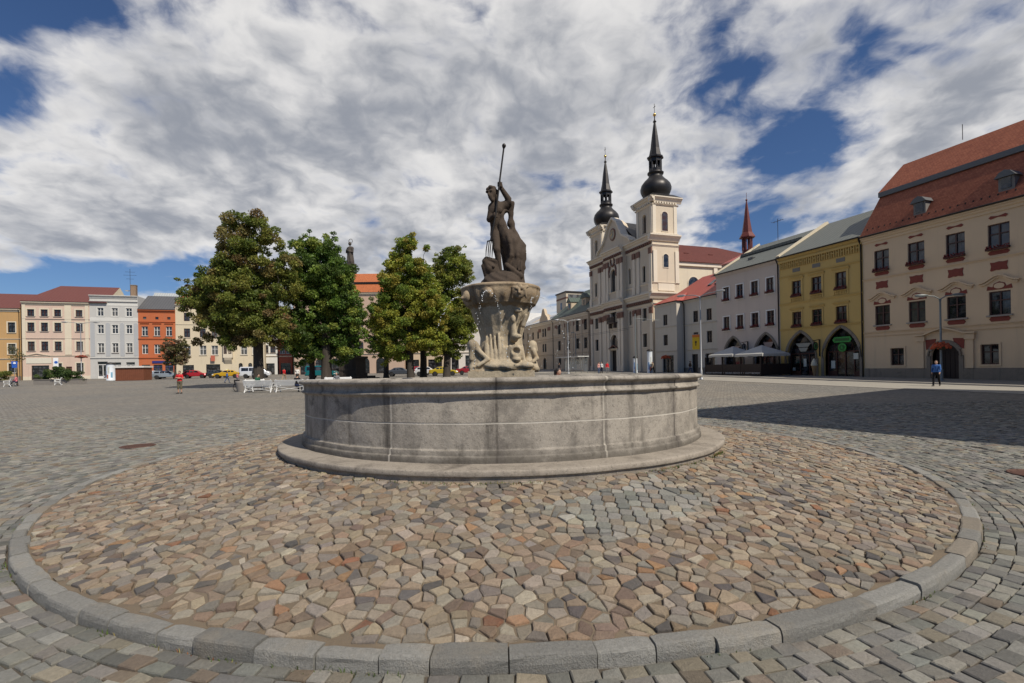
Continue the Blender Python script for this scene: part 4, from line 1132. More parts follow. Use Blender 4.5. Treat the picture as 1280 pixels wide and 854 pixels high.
m.build('snow_guard', GUT, r0)
m = MB(); m.tube([(4.6, 5.5, 20), (4.6, 5.5, 21.3)], .025, 6); m.build('lightning_rod', GUT, r0)
# neighbour beyond the right edge: a taller gabled house whose shadow falls over the palace roof
o = row_pt(27.6)
r = house('gabled_house', 'tall ochre house with a stepped gable next to the palace, beyond the right edge', o, ANG_R, 11, 12, 15.5, plaster('ochre_render', (.50, .36, .2), .3), [W_(x, z, z + 1.8, 1.1, sill=SILLM) for x in (2, 5.5, 9) for z in (1.2, 5.2, 9.2, 12.6)], cornices=[(15.48, .4, .3, beige)])
part('roof', roof_mesh(11, 12, .3, 8, 6, 0, 0, 0, .14, [REDT, beige, GUT]), r, (0, 0, 15.5)); chimney(r, .9, 4.2, 19, 25, 1.2); chimney(r, 3.2, 6, 22, 26.5, 1.0)

# yellow house
yellow = plaster('mustard_render', (.60, .42, .155), .28)
o = row_pt(51.7); cols = (2.06, 4.31, 6.8); ws = []
for x in cols: ws += [W_(x, 8.15, 9.8, 1.06, flowers=True, surround=(.14, yellow)), W_(x, 5.0, 6.6, 1.06, flowers=True, surround=(.14, yellow))]
A1, A2 = (.75, 4.1, 0, 4.45, 'pointed'), (4.95, 8.45, 0, 4.6, 'pointed')
r = house('townhouse', 'mustard yellow house with two pointed shop arches and an arched frieze', o, ANG_R, 8.85, 11, 12.45, yellow, ws, ops_extra=[A1, A2],
          cornices=[(12.44, .35, .35, yellow), (7.6, .2, .12, yellow), (4.95, .2, .12, yellow), (10.45, .14, .1, yellow)])
part('roof', roof_mesh(8.85, 11, .35, 4.2, 7, 0, 0, 0, .12, [GREYS, yellow, GUT]), r, (0, 0, 12.45)); gutter(r, 8.85, 12.45, .35); downpipe(r, 8.75, 12.4); chimney(r, 8.2, 6.6, 15.6, 17.9, .8)
m = MB()
for i in range(18):
    x = .35 + i * .48; m.box(x - .17, x - .09, -.14, .01, 11.25, 11.9); m.box(x + .09, x + .17, -.14, .01, 11.25, 11.9)
    for k in range(5): a, b = math.pi * k / 5, math.pi * (k + 1) / 5; m.beam((x - .13 * math.cos(a), -.065, 11.55 + .13 * math.sin(a)), (x - .13 * math.cos(b), -.065, 11.55 + .13 * math.sin(b)), .15, .07)
m.box(0, 8.85, -.2, .01, 11.9, 12.1); m.build('frieze', yellow, r)
for x in cols:
    m = MB(); m.box(x - .42, x + .42, -.03, .004, 10.72, 11.1); m.build('vent', plain('vent_grey', (.18, .17, .15), .7), r)
    m = MB(); corn(m, x - .85, x + .85, 10.2, .25, .2); m.box(x - .75, x - .62, -.06, .01, 7.7, 9.95); m.box(x + .62, x + .75, -.06, .01, 7.7, 9.95)
    for k in range(7): m.box(x - .48 + k * .15, x - .4 + k * .15, -.07, .01, 7.72, 7.98)
    m.build('window_hood', yellow, r)
    m = MB(); corn(m, x - .8, x + .8, 7.0, .2, .16); m.build('window_hood', yellow, r)
for i in range(2): m = MB(); m.beam((5.6 + i * 1.5, 3.6, 14.55), (5.6 + i * 1.5, 6.6, 16.35), 1.42, .06); m.build('solar_panel', plain('solar_panel_glass', (.008, .01, .016), .15), r)
for a in (A1, A2): arch_band(r, *a[:5], .26, STONE, -.06); shopfront(r, *a[:4], a[4], .6, plain('shop_wood_red', (.075, .022, .016), .5), 4 if a is A2 else 3, .5)
GREEN = plain('green_sign', (.03, .30, .05), .4, 0, .1); PALE = plain('pale_print', (.62, .64, .58), .6)
m = MB(); m.prism_y([(5.75, 3.45), (5.95, 3.2), (7.45, 3.2), (7.62, 3.45), (7.45, 3.72), (5.95, 3.72)], .12, .2); s = m.build('shop_sign', GREEN, r); 
m = MB(); m.box(5.98, 7.4, .108, .121, 3.33, 3.60); m.build('sign_band', plain('sign_dark_green', (.012, .11, .018), .5), s)
m = MB(); m.prism_y([(6.7 + .40 * math.cos(t * .3), 2.72 + .40 * math.sin(t * .3)) for t in range(21)], .12, .2); m.m = 1; m.prism_y([(6.7 + .27 * math.cos(t * .3), 2.72 + .27 * math.sin(t * .3)) for t in range(21)], .10, .125); m.m = 0; m.prism_y([(6.58, 2.6), (6.82, 2.6), (6.7, 2.9)], .085, .105)
m.build('shop_sign', [GREEN, plain('sign_dark_green', (0, 0, 0))], r)
m = MB(); m.prism_y([(1.55, 3.35), (1.95, 2.95), (2.95, 2.95), (3.4, 3.35)], .3, .36); m.build('shop_sign', plain('cream_sign', (.38, .37, .31), .6), r); m = MB(); m.prism_y([(1.9, 2.88), (2.15, 2.5), (2.75, 2.5), (3.0, 2.88)], .3, .36); m.build('shop_sign', plain('cream_sign', (.38, .37, .31), .6), r)
for a, b, c, d in ((2.3, 2.62, .95, 1.75), (1.0, 1.3, .55, .85), (5.3, 5.7, .75, 1.5), (7.5, 7.95, 1.6, 2.15)): m = MB(); m.box(a, b, .5, .54, c, d); m.build('poster', PALE, r)
def hanging_sign(root, x, z, face, label):
    m = MB(); m.beam((x, -.05, z + .75), (x, -.95, z + .62), .06, .06); m.box(x - .04, x + .04, -.12, .0, z - .9, z + .75); m.tube([(x, -.3, z + .2), (x, -.75, z + .6)], .025, 6)
    b = m.build('sign_bracket', DARKF, root)
    m = MB(); m.smooth = False; pts = [(-.62 + .33 * math.cos(t * .3), z + .10 + .42 * math.sin(t * .3)) for t in range(21)]
    m.prism_x(pts, x - .06, x + .06); m.m = 1; m.prism_x([(-.62 + (y + .62) * .72, z + .1 + (q - z - .1) * .72) for y, q in pts], x - .075, x + .075); m.m = 0
    m.prism_x([(-.70, z - .08), (-.54, z - .08), (-.50, z + .26), (-.62, z + .36), (-.74, z + .26)], x - .09, x + .09)
    m.build('sign_disc', [DARKF, face], b); return b
hanging_sign(r, 4.55, 2.85, plain('leaf_green', (.10, .30, .09), .5), '')
yel_house = r

# white house
whiteh = plaster('pale_lilac_render', (.60, .51, .44), .22)
o = row_pt(60.6); ws = []
for x in (1.67, 3.84, 6.04, 8.17): ws += [W_(x, 8.95, 10.6, 1.0, flowers=True, surround=(.13, WHITE)), W_(x, 5.35, 7.0, 1.0, flowers=True, surround=(.13, WHITE))]
A1, A2 = (1.25, 4.1, 0, 4.4, 'pointed'), (5.9, 9.0, 0, 4.5, 'pointed')
r = house('townhouse', 'pale pinkish white house behind the parasols with white window frames and red flower boxes', o, ANG_R, 9.4, 12, 12.3, whiteh, ws, ops_extra=[A1, A2], cornices=[(12.29, .3, .3, whiteh)])
part('roof', roof_mesh(9.4, 14, .3, 4.1, 7, 0, 0, 0, .12, [GREYS, plaster('cream_gable', (.62, .54, .40), .2), GUT]), r, (0, 0, 12.3)); gutter(r, 9.4, 12.3, .3); downpipe(r, 9.25, 12.3)
for a, b, w in ((9.4, 16.75, .4), (0, 16.7, .25)): m = MB(); m.beam((a, -.2, 12.5), (a, 7, b), w, w * .85); m.build('gable_coping', plaster('cream_gable', (.6, .5, .4)), r)
m = MB(); m.beam((.1, 4.1, 15.02), (8.9, 4.1, 15.02), .5, .32); m.build('snow_board', GREYS, r)
m = MB(); m.box(3.2, 3.9, 1.9, 2.9, 13.7, 13.95); m.build('skylight', GL, r)
m = MB(); m.tube([(2.9, 7, 16.2), (2.9, 7, 19.2)], .03, 6); m.tube([(2.1, 7, 18.9), (3.7, 7, 18.9)], .02, 6)
for x in (2.2, 2.6, 3.1, 3.5): m.tube([(x, 6.7, 18.9), (x, 7.3, 18.9)], .015, 5)
m.build('antenna', GUT, r)
for a in (A1, A2): arch_band(r, *a[:5], .24, STONE, -.06); shopfront(r, *a[:4], a[4], .6, None, 3, .5)
m = MB(); m.prism_y([(2.0, 3.35), (3.4, 3.35), (2.7, 2.55)], .3, .35); m.build('shop_sign', plain('dusty_pink_sign', (.40, .29, .25), .6), r); m = MB(); m.prism_y([(6.8, 3.6), (8.2, 3.6), (7.9, 3.05), (7.1, 3.05)], .3, .35); m.build('shop_sign', plain('dusty_pink_sign', (.40, .29, .25), .6), r)
hanging_sign(r, 4.95, 3.05, plain('grey_sign', (.27, .27, .27), .5), '')

# small grey-white house with red sheet roof
small = plaster('grey_white_render', (.56, .51, .43), .25)
REDS = tiles('red_sheet', (.42, .095, .075), (.33, .075, .06), .5, 1, .5, seam=True, moss=(.25, .08, .06))
o = row_pt(71.4); ws = []
for x in (7.48, 10.03): ws += [W_(x, 6.75, 8.25, .95, fm=DARKF), W_(x, 3.9, 5.4, .95, fm=DARKF)]
r = house('townhouse', 'low grey white house with bright red sheet roof between the church and the white house', o, ANG_R, 11.4, 11, 9.8, small, ws, ops_extra=[(6.6, 7.8, 0, 2.5), (9.2, 10.9, 0, 2.5)],
          cornices=[(9.79, .3, .25, small), (6.55, .14, .1, small), (3.1, .14, .1, small)], plinth=(.7, STONE))
m = MB(); m.quad((6.6, .3, 0), (7.8, .3, 0), (7.8, .3, 2.5), (6.6, .3, 2.5)); m.build('door', plain('dark_door', (.03, .025, .022), .5), r); shopfront(r, 9.2, 10.9, 0, 2.5, 'rect', .3, DARKF, 2, .8)
b = MB(); ops = [(2.0, 2.95, 6.75, 8.25), (2.0, 2.95, 3.9, 5.4), (1.7, 4.2, 0, 2.45)]
facade(b, 0, 5.0, -.6, 9.8, ops, -1.1, .2); b.quad((5, -1.1, -.6), (5, .0, -.6), (5, 0, 9.8), (5, -1.1, 9.8)); b.quad((0, 0, -.6), (0, -1.1, -.6), (0, -1.1, 9.8), (0, 0, 9.8))
b = b.build('projecting_bay', small, r)
for z0, z1 in ((6.75, 8.25), (3.9, 5.4)): add_window(r, 2.47, z0, z1, .95, y=-.9, fm=DARKF)
for a, b, c in ((6.55, .14, .1), (3.1, .14, .1), (9.79, .3, .2)): m = MB(); corn(m, 0, 5.05, a, b, c, -1.1); m.build('string_course', small, r)
shopfront(r, 1.7, 4.2, 0, 2.45, 'rect', -.8, DARKF, 3, .78)
part('roof', roof_mesh(11.4, 11, .3, 4.0, 5.5, 2.5, 0, 0, .12, [REDS, small, GUT]), r, (0, 0, 9.8))
m = MB(); m.add([(-.2, -1.4, 9.92), (5.3, -1.4, 9.92), (4.2, 1.4, 11.3), (1.0, 1.4, 11.3), (5.3, -.2, 9.92), (-.2, -.2, 9.92)], [(0, 1, 2, 3), (1, 4, 2), (5, 0, 3)]); m.build('bay_roof', REDS, r)
m = MB(); m.box(6.3, 11.4, 5.5, 9, 11.5, 15.0); m.m = 1; m.add([(6.0, 5.2, 14.8), (11.4, 5.2, 14.8), (11.4, 9.2, 16.6), (6.0, 9.2, 16.6)], [(0, 1, 2, 3)]); m.build('roof_storey', [small, REDS], r)
for x in (7.6, 8.9, 10.3): m = MB(); m.beam((x, 2.2, 11.72), (x, 3.3, 12.52), .6, .14); m.build('skylight', GL, r)
downpipe(r, 5.25, 9.8)
# ============ church ======================================================
cream = plaster('church_render', (.64, .545, .42), .35); creamt = plaster('church_trim', (.74, .655, .53), .2)
darkb = plain('capital_brown', (.20, .105, .075), .85, 0, .35, 3); slate = plain('dark_copper', (.035, .032, .031), .42, .5, .3, 1.5)
MAROON = tiles('maroon_tiles', (.135, .04, .032), (.11, .034, .028), .2, .2, moss=(.1, .035, .03)); GILT = plain('gilt', (.75, .5, .16), .25, 1)
o = row_pt(92.1); CH = empty('church', (o[0], o[1], ground(*o) - .3), ANG_R, 'cream baroque church with two dark onion spires, clock gable and maroon nave roof', 'church'); CH.scale = (.955, 1, 1)
CW = 20.9; PJ = -.8; c0, c1 = 7.1, 13.3
arch_ops = [(9.35, 11.05, 13.6, 17.7, 'round'), (9.2, 11.2, 8.6, 11.2, 'round'), (9.0, 11.4, 4.1, 6.5, 'round'), (9.1, 11.3, 0, 3.8, 'rect')]
m = MB(); facade(m, c0, c1, -.6, 21, arch_ops, PJ, .45)
for s in (c0, c1): m.quad((s, 0, -.6), (s, PJ, -.6), (s, PJ, 21), (s, 0, 21)) if s == c0 else m.quad((s, PJ, -.6), (s, 0, -.6), (s, 0, 21), (s, PJ, 21))
tw = 4.75; side = []
for x in (2.35, CW - 2.35): side += [(x - .42, x + .42, 14.1, 16.7, 'round'), (x - .6, x + .6, 8.1, 10.05), (x - .6, x + .6, 4.0, 6.1)]
for x in (6.1, 14.3): side += [(x - .35, x + .35, 14.5, 17.1, 'round'), (x - .35, x + .35, 7.8, 10.1, 'round')]
facade(m, 0, c0, -.6, 21, [s for s in side if s[1] < c0], 0, .35); facade(m, c1, CW, -.6, 21, [s for s in side if s[0] > c1], 0, .35)
m.quad((CW, 0, -.6), (CW, tw, -.6), (CW, tw, 21), (CW, 0, 21)); m.quad((0, tw, -.6), (0, 0, -.6), (0, 0, 21), (0, tw, 21)); m.quad((CW, tw, -.6), (0, tw, -.6), (0, tw, 21), (CW, tw, 21)); m.quad((0, 0, 21), (CW, 0, 21), (CW, tw, 21), (0, tw, 21))
m.build('facade_wall', cream, CH)
for a, b, c, d, *s in arch_ops[:3]: add_window(CH, (a + b) / 2, c, d, b - a, PJ + .4, 'round', 'grid', DARKF, surround=(.22, creamt), ywall=PJ)
for a, b, c, d, *s in side: add_window(CH, (a + b) / 2, c, d, b - a, .3, s[0] if s else 'rect', 'grid', DARKF, surround=(.16, creamt))
m = MB(); m.quad((9.1, PJ + .4, 0), (11.3, PJ + .4, 0), (11.3, PJ + .4, 3.8), (9.1, PJ + .4, 3.8))
for x in (9.15, 10.2, 11.25): m.box(x - .06, x + .06, PJ + .3, PJ + .4, 0, 3.8)
m.build('door', plain('church_door', (.03, .022, .018), .6), CH)
m = MB(); m.box(8.7, 9.08, PJ - .25, PJ, 0, 3.9); m.box(11.32, 11.7, PJ - .25, PJ, 0, 3.9); corn(m, 8.5, 11.9, 4.1, .22, .4, PJ); m.build('door_surround', creamt, CH)
m = MB(); P_ = [(8.6, 4.1), (9.2, 4.25), (9.8, 4.55), (10.2, 4.65), (10.6, 4.55), (11.2, 4.25), (11.8, 4.1)]
for (a, b), (c, d) in zip(P_, P_[1:]): m.beam((a, PJ - .15, b), (c, PJ - .15, d), .35, .13)
m.build('door_pediment', darkb, CH)
m = MB(); m.box(9.0, 11.4, PJ - .75, PJ + .02, 8.35, 8.55)
for i in range(13): m.box(9.05 + i * .19, 9.11 + i * .19, PJ - .72, PJ - .66, 8.55, 9.35)
m.box(9.0, 11.4, PJ - .75, PJ - .63, 9.35, 9.45)
for x in (9.4, 11.0): m.box(x - .15, x + .15, PJ - .55, PJ, 7.6, 8.35)
m.build('balcony', plain('balcony_dark', (.07, .05, .04), .6), CH)
# cartouche above the tall window
m = MB()
for k in range(18):
    a = 2 * math.pi * k / 18; m.ball((10.2 + .62 * math.cos(a), PJ - .12, 19.0 + .8 * math.sin(a)), (.16, .14, .16), 6, 4)
for s in (-1, 1):
    m.tube([(10.2 + s * 1.15, PJ - .1, 16.4), (10.2 + s * 1.2, PJ - .12, 17.5), (10.2 + s * .8, PJ - .12, 18.3)], [.15, .17, .1], 6)
m.build('cartouche', darkb, CH)
for xs2, y in (((7.35, 8.35, 12.05, 13.05), PJ), ((.45, 3.9, 5.2, CW - 5.2, CW - 3.9, CW - .45), 0.)):
    for x in xs2:
        m = MB(); m.box(x - .36, x + .36, y - .16, y + .01, 1.2, 10.0); m.box(x - .46, x + .46, y - .26, y + .01, 0, 1.2); p = m.build('pilaster', creamt, CH)
        m = MB(); m.box(x - .46, x + .46, y - .24, y + .01, 9.1, 10.05); m.box(x - .42, x + .42, y - .30, y, 9.5, 9.75); m.build('capital', darkb, p)
        m = MB(); m.box(x - .33, x + .33, y - .15, y + .01, 13.7, 18.6); m.box(x - .42, x + .42, y - .25, y + .01, 12.4, 13.7); p = m.build('pilaster', creamt, CH)
        m = MB(); m.box(x - .43, x + .43, y - .22, y + .01, 18.2, 19.1); m.build('capital', darkb, p)
m = MB()
for x0, x1, y in ((0, c0, 0), (c0 - .15, c1 + .15, PJ), (c1, CW, 0)):
    corn(m, x0, x1, 12.2, .95, .75, y); corn(m, x0, x1, 10.6, .3, .25, y); corn(m, x0, x1, 20.95, .9, .8, y); corn(m, x0, x1, 19.5, .25, .2, y); corn(m, x0, x1, 13.75, .2, .18, y); m.box(x0, x1, y - .08, y, 12.2, 12.6)
m.build('entablature', creamt, CH)
m = MB()
for x0, x1, y in ((.2, c0 - .2, 0), (c0 + .1, c1 - .1, PJ), (c1 + .2, CW - .2, 0)):
    n = int((x1 - x0) / .55)
    for i in range(n): x = x0 + (i + .5) * (x1 - x0) / n; m.box(x - .13, x + .13, y - .40, y, 10.75, 11.2); m.box(x - .13, x + .13, y - .36, y, 19.6, 20.0)
m.build('modillions', darkb, CH)
# side face of the near tower: returns of the cornices and a relief panel
m = MB()
for z, h, ou in ((12.2, .95, .75), (10.6, .3, .25), (20.95, .9, .8), (19.5, .25, .2), (13.75, .2, .18)):
    m.prism_y([(CW - .02, z - h), (CW + ou * .25, z - h), (CW + ou * .62, z - h * .5), (CW + ou, z - h * .2), (CW + ou, z), (CW - .02, z)], -.1 if h < .5 else -ou, tw)
for y in (.4, tw - .4): m.box(CW - .01, CW + .16, y - .33, y + .33, 13.7, 18.6)
m.box(CW - .01, CW + .1, .9, 3.85, 12.5, 13.6); m.build('side_entablature', creamt, CH)
add_window(CH, 0, 0, 0.001, .01) if False else None
p = part('window', pane_mesh(.8, 2.0, 'round', GL), CH, (CW + .012, tw / 2, 16.1), rad(90)); part('surround', frame_mesh(1.05, 2.15, 'round', None, creamt), p, (0, -.03, -.08))
# gable with clock
m = MB(); g0 = PJ + .1
m.prism_y([(4.6, 21), (15.9, 21), (15.6, 21.6), (13.4, 22.6), (11.6, 25.2), (10.2, 26.2), (8.8, 25.2), (7.0, 22.6), (4.9, 21.6)], g0, 1.2); m.build('gable', cream, CH)
m = MB(); P_ = [(4.5, 21.2), (5.0, 21.75), (7.0, 22.75), (8.75, 25.4), (10.2, 26.4), (11.65, 25.4), (13.4, 22.75), (15.5, 21.75), (16.0, 21.2)]
for (a, b), (c, d) in zip(P_, P_[1:]): m.beam((a, g0 + .3, b), (c, g0 + .3, d), 1.3, .3)
m.build('gable_cornice', creamt, CH)
m = MB(); m.smooth = False
m.prism_y([(10.2 + .95 * math.cos(t * .2618), 23.6 + 1.05 * math.sin(t * .2618)) for t in range(24)], g0 - .14, g0 + .02); m.m = 1
m.prism_y([(10.2 + .75 * math.cos(t * .2618), 23.6 + .82 * math.sin(t * .2618)) for t in range(24)], g0 - .17, g0 - .1); ck = m.build('clock', [darkb, plain('clock_face', (.30, .27, .22), .6)], CH)
m = MB(); m.beam((10.2, g0 - .2, 23.5), (10.2, g0 - .2, 24.25), .03, .07); m.beam((10.3, g0 - .2, 23.65), (9.75, g0 - .2, 23.4), .03, .08)
for k in range(12): a = k * math.pi / 6; m.beam((10.2 + .58 * math.cos(a), g0 - .185, 23.6 + .64 * math.sin(a)), (10.2 + .7 * math.cos(a), g0 - .185, 23.6 + .76 * math.sin(a)), .02, .05)
m.build('clock_hands', GILT, ck)
# roof behind the gable, between the towers
m = MB(); m.add([(4.7, .6, 21.2), (15.9, .6, 21.2), (10.2, .6, 25.9), (4.7, 8, 21.2), (15.9, 8, 21.2), (10.2, 8, 25.6)], [(0, 2, 5, 3), (2, 1, 4, 5), (1, 2, 0), (3, 5, 4)]); m.build('gable_roof', slate, CH)
chimney(CH, 13.2, 3.5, 23, 25.4, .9)
def tower(x):
    m = MB(); h0, h1 = 20.95, 26.0; x0, x1 = x - 2.2, x + 2.2; y0, y1 = .2, 4.6
    facade(m, x0, x1, h0, h1, [(x - .5, x + .5, 21.7, 24.6, 'round')], y0, .35)
    m.quad((x1, y0, h0), (x1, y1, h0), (x1, y1, h1), (x1, y0, h1)); m.quad((x0, y1, h0), (x0, y0, h0), (x0, y0, h1), (x0, y1, h1)); m.quad((x1, y1, h0), (x0, y1, h0), (x0, y1, h1), (x1, y1, h1))
    t = m.build('tower', cream, CH)
    p = part('window', pane_mesh(1.0, 2.9, 'round', glassmat('louvre_brown', (.06, .03, .02))), t, (x, y0 + .3, 21.7)); 
    p = part('window', pane_mesh(1.0, 2.9, 'round', MATS['louvre_brown']), t, (x1 + .012, 2.4, 21.7), rad(90))
    m = MB()
    fr = frame_mesh(1.25, 3.1, 'round', None, creamt)
    part('surround', fr, t, (x, y0 - .02, 21.6)); part('surround', fr, t, (x1 + .03, 2.4, 21.6), rad(90))
    m = MB()
    for (z, h, ou) in ((26.8, .8, .7), (25.75, .2, .25), (21.35, .4, .15)):
        corn(m, x0 - ou, x1 + ou, z, h, ou, y0)
        m.prism_y([(x1 - .02, z - h), (x1 + ou * .3, z - h), (x1 + ou * .6, z - h * .5), (x1 + ou, z - h * .2), (x1 + ou, z), (x1 - .02, z)], y0 - ou, y1 + ou)
        m.prism_y([(x0 + .02, z), (x0 - ou, z), (x0 - ou, z - h * .2), (x0 - ou * .3, z - h), (x0 + .02, z - h)], y0 - ou, y1 + ou)
    for xx in (x0 + .3, x1 - .3): m.box(xx - .28, xx + .28, y0 - .1, y0 + .01, 21.35, 25.6)
    for yy in (y0 + .3, y1 - .3): m.box(x1 - .01, x1 + .1, yy - .28, yy + .28, 21.35, 25.6)
    n = 9
    for i in range(n): 
        q = x0 + .3 + i * (x1 - x0 - .6) / (n - 1); m.box(q - .12, q + .12, y0 - .3, y0, 25.78, 26.05); q = y0 + .3 + i * (y1 - y0 - .6) / (n - 1); m.box(x1, x1 + .3, q - .12, q + .12, 25.78, 26.05)
    m.build('cornice', creamt, t)
    m = MB(); c = (x, 2.4, 0); oc = lambda a, r_, z_: 1 - .035 * abs(math.sin(a * 4))
    m.add([(x0 - .7, y0 - .7, 26.8), (x1 + .7, y0 - .7, 26.8), (x1 + .7, y1 + .7, 26.8), (x0 - .7, y1 + .7, 26.8), (x - 1.9, 2.4 - 1.9, 27.5), (x + 1.9, 2.4 - 1.9, 27.5), (x + 1.9, 2.4 + 1.9, 27.5), (x - 1.9, 2.4 + 1.9, 27.5)], [(0, 1, 5, 4), (1, 2, 6, 5), (2, 3, 7, 6), (3, 0, 4, 7), (4, 5, 6, 7)], False)
    m.lathe([(1.95, 27.3), (1.95, 27.6), (2.2, 27.95), (2.42, 28.5), (2.45, 28.95), (2.3, 29.45), (1.9, 29.95), (1.45, 30.35), (1.12, 30.75), (1.02, 31.1), (1.25, 31.15), (1.3, 31.4), (1.1, 31.5), (1.0, 31.6)], 32, c, oc)
    m.build('onion_dome', slate, t)
    m = MB()
    for k in range(8):
        a = math.pi / 8 + k * math.pi / 4; q = (x + .88 * math.cos(a), 2.4 + .88 * math.sin(a)); m.tube([(q[0], q[1], 31.5), (q[0], q[1], 33.6)], .15, 6)
        b = a + math.pi / 4; q2 = (x + .88 * math.cos(b), 2.4 + .88 * math.sin(b)); m.beam((q[0], q[1], 33.35), (q2[0], q2[1], 33.35), .2, .5); m.beam((q[0], q[1], 31.75), (q2[0], q2[1], 31.75), .2, .5)
    m.lathe([(1.0, 33.55), (1.28, 33.65), (1.3, 33.85), (1.05, 33.95), (.95, 34.1)], 8, c, None, False); m.build('lantern', slate, t)
    m = MB(); m.lathe([(.98, 34.05), (.72, 35.2), (.48, 37.2), (.26, 38.7), (.16, 39.3), (.30, 39.45), (.16, 39.65), (.09, 39.9), (.09, 40.4)], 8, c, None, False); m.build('spire', slate, t)
    m = MB(); m.ball((x, 2.4, 40.55), .26); m.build('gilt_ball', GILT, t)
    m = MB(); m.beam((x, 2.4, 40.7), (x, 2.4, 42.3), .05, .06); m.beam((x - .3, 2.4, 41.8), (x + .3, 2.4, 41.8), .05, .06); m.build('cross', GUT, t)
tower(2.35); tower(CW - 2.35)
# nave
m = MB(); n0, n1 = 1.2, CW - 1.0; facade(m, n0, n1, -.5, 17.3, [], tw + .01)
m.quad((n1, tw, -.5), (n1, 34, -.5), (n1, 34, 17.3), (n1, tw, 17.3)); m.quad((n0, 34, -.5), (n0, tw, -.5), (n0, tw, 17.3), (n0, 34, 17.3)); m.quad((n1, 34, -.5), (n0, 34, -.5), (n0, 34, 17.3), (n1, 34, 17.3))
nv = m.build('nave', plaster('nave_render', (.66, .585, .45), .2), CH)
m = MB()
for y in (12.4, 19.5, 26.6): m.box(n1, n1 + .25, y - .35, y + .35, -.5, 16.7)
m.box(n1, n1 + .35, tw, 34, 16.7, 17.3); m.build('pilaster', creamt, nv)
for y in (8.2, 16, 23, 30):
    p = part('window', pane_mesh(1.9, 3.6, 'round', GL), nv, (n1 + .012, y, 11.4), rad(90)); part('surround', frame_mesh(2.2, 3.75, 'round', None, creamt), nv, (n1 + .03, y, 11.35), rad(90))
m = MB(); e = .6; a, b = n0 - e, n1 + e; xc = 10.3
m.add([(a, 2, 17.3), (b, 2, 17.3), (b, 34 + e, 17.3), (a, 34 + e, 17.3), (xc, 2, 22.7), (xc, 21, 22.7)], [(1, 2, 5, 4), (3, 0, 4, 5), (2, 3, 5), (0, 1, 4), (3, 2, 1, 0)], False); m.build('nave_roof', MAROON, CH)
for y in (10, 15): m = MB(); m.beam((15.8, y - .4, 19.75), (15.8, y + .4, 19.75), .3, .25); m.build('roof_vent', MAROON, CH)
m = MB(); c = (xc, 28.2, 0)
for k in range(6):
    a = k * math.pi / 3; q = (xc + .8 * math.cos(a), 28.2 + .8 * math.sin(a)); m.tube([(q[0], q[1], 22.6), (q[0], q[1], 25.2)], .17, 6)
m.lathe([(1.15, 18.8), (1.1, 21), (1.2, 21.2), (.98, 21.5), (.98, 22.7)], 6, c, None, False); m.lathe([(.9, 24.9), (1.5, 25.0), (1.45, 25.2), (.95, 26.0), (.55, 28.6), (.22, 31.2), (.1, 32.0)], 6, c, None, False); m.ball((xc, 28.2, 32.2), .2); m.tube([(xc, 28.2, 32.2), (xc, 28.2, 33.6)], .04, 5)
m.build('ridge_turret', plain('red_copper_paint', (.13, .032, .025), .5, .2, .35, 3), CH)

# ============ college left of the church =================================
coll = plaster('college_render', (.56, .455, .335), .3); GREENR = tiles('green_sheet', (.075, .10, .085), (.10, .125, .105), .6, 1, .55, seam=True)
o = row_pt(125); cw = 33.6; ws = []
for x in (33.41 - 1.0, 28.9, 24.5, 20.0): ws += [W_(x, 7.6, 9.7, 1.35, fm=DARKF, surround=(.12, coll)), W_(x, 4.0, 6.1, 1.35, fm=DARKF, surround=(.12, coll)), W_(x, .9, 2.6, 1.3, fm=DARKF)]
for x in (10.6, 12.0): ws += [W_(x, 7.6, 9.5, .95, fm=DARKF), W_(x, 4.0, 5.9, .95, fm=DARKF)]
for x in (5.4, 1.95, -1.8): ws += [W_(x + 2, 7.4, 9.2, 1.0, fm=DARKF)]
r = house('college', 'long beige college wing with green roof, dormers and a roof turret left of the church', o, ANG_R, cw, 12, 11.0, coll, ws, cornices=[(10.98, .6, .5, creamt), (7.0, .15, .1, coll), (3.3, .2, .12, coll)], ops_extra=[(10.4, 12.4, 0, 2.6, 'round')], cat='college')
for x in (31, 26.7, 22.3, 18.4, 14.2, 8.5):
    m = MB(); m.box(x - .85, x + .85, -.05, .01, 8.85, 9.65); m.build('frieze_block', darkb, r)
m = MB(); top = arch_pts(10.4, 12.4, 0, 2.6, 'round'); m.poly([(10.4, .3, 0), (12.4, .3, 0)] + [(x, .3, z) for x, z in reversed(top)]); m.build('door', DARKF, r)
for x in (30.6, 26.6, 22.2): m = MB(); m.box(x - .4, x + .4, -.1, .01, 0, 10.4); m.build('pilaster', coll, r)
downpipe(r, 16.6, 10.8)
rm = roof_mesh(17.2, 12, .5, 6.0, 6, 4.5, 0, 0, .14, [GREENR, coll, GUT]); part('roof', rm, r, (16.4, 0, 11.0))
rm = roof_mesh(16.4, 12, .4, 2.6, 6, 0, 0, 0, .14, [plain('pale_sheet', (.42, .42, .42), .5), coll, GUT]); part('roof', rm, r, (0, 0, 11.0))
for x in (22.6, 29.3):
    m = MB(); m.box(x - .9, x + .9, 1.3, 4.6, 12.2, 14.3); m.m = 1; m.prism_y([(x - 1.1, 14.25), (x + 1.1, 14.25), (x, 15.3)], 1.05, 5); m.m = 2; m.box(x - .35, x + .35, 1.26, 1.31, 12.9, 13.9); m.build('dormer', [coll, GREENR, GL], r)
chimney(r, 31.0, 6.2, 16, 18.2, 1.1); 
m = MB(); m.prism_y([(8.6, 11), (14.2, 11), (13.6, 12.0), (12.4, 12.8), (11.8, 14.0), (11.2, 14.3), (10.6, 14.0), (10.0, 12.8), (9.0, 12.0)], -.15, .5); m.build('gable', coll, r)
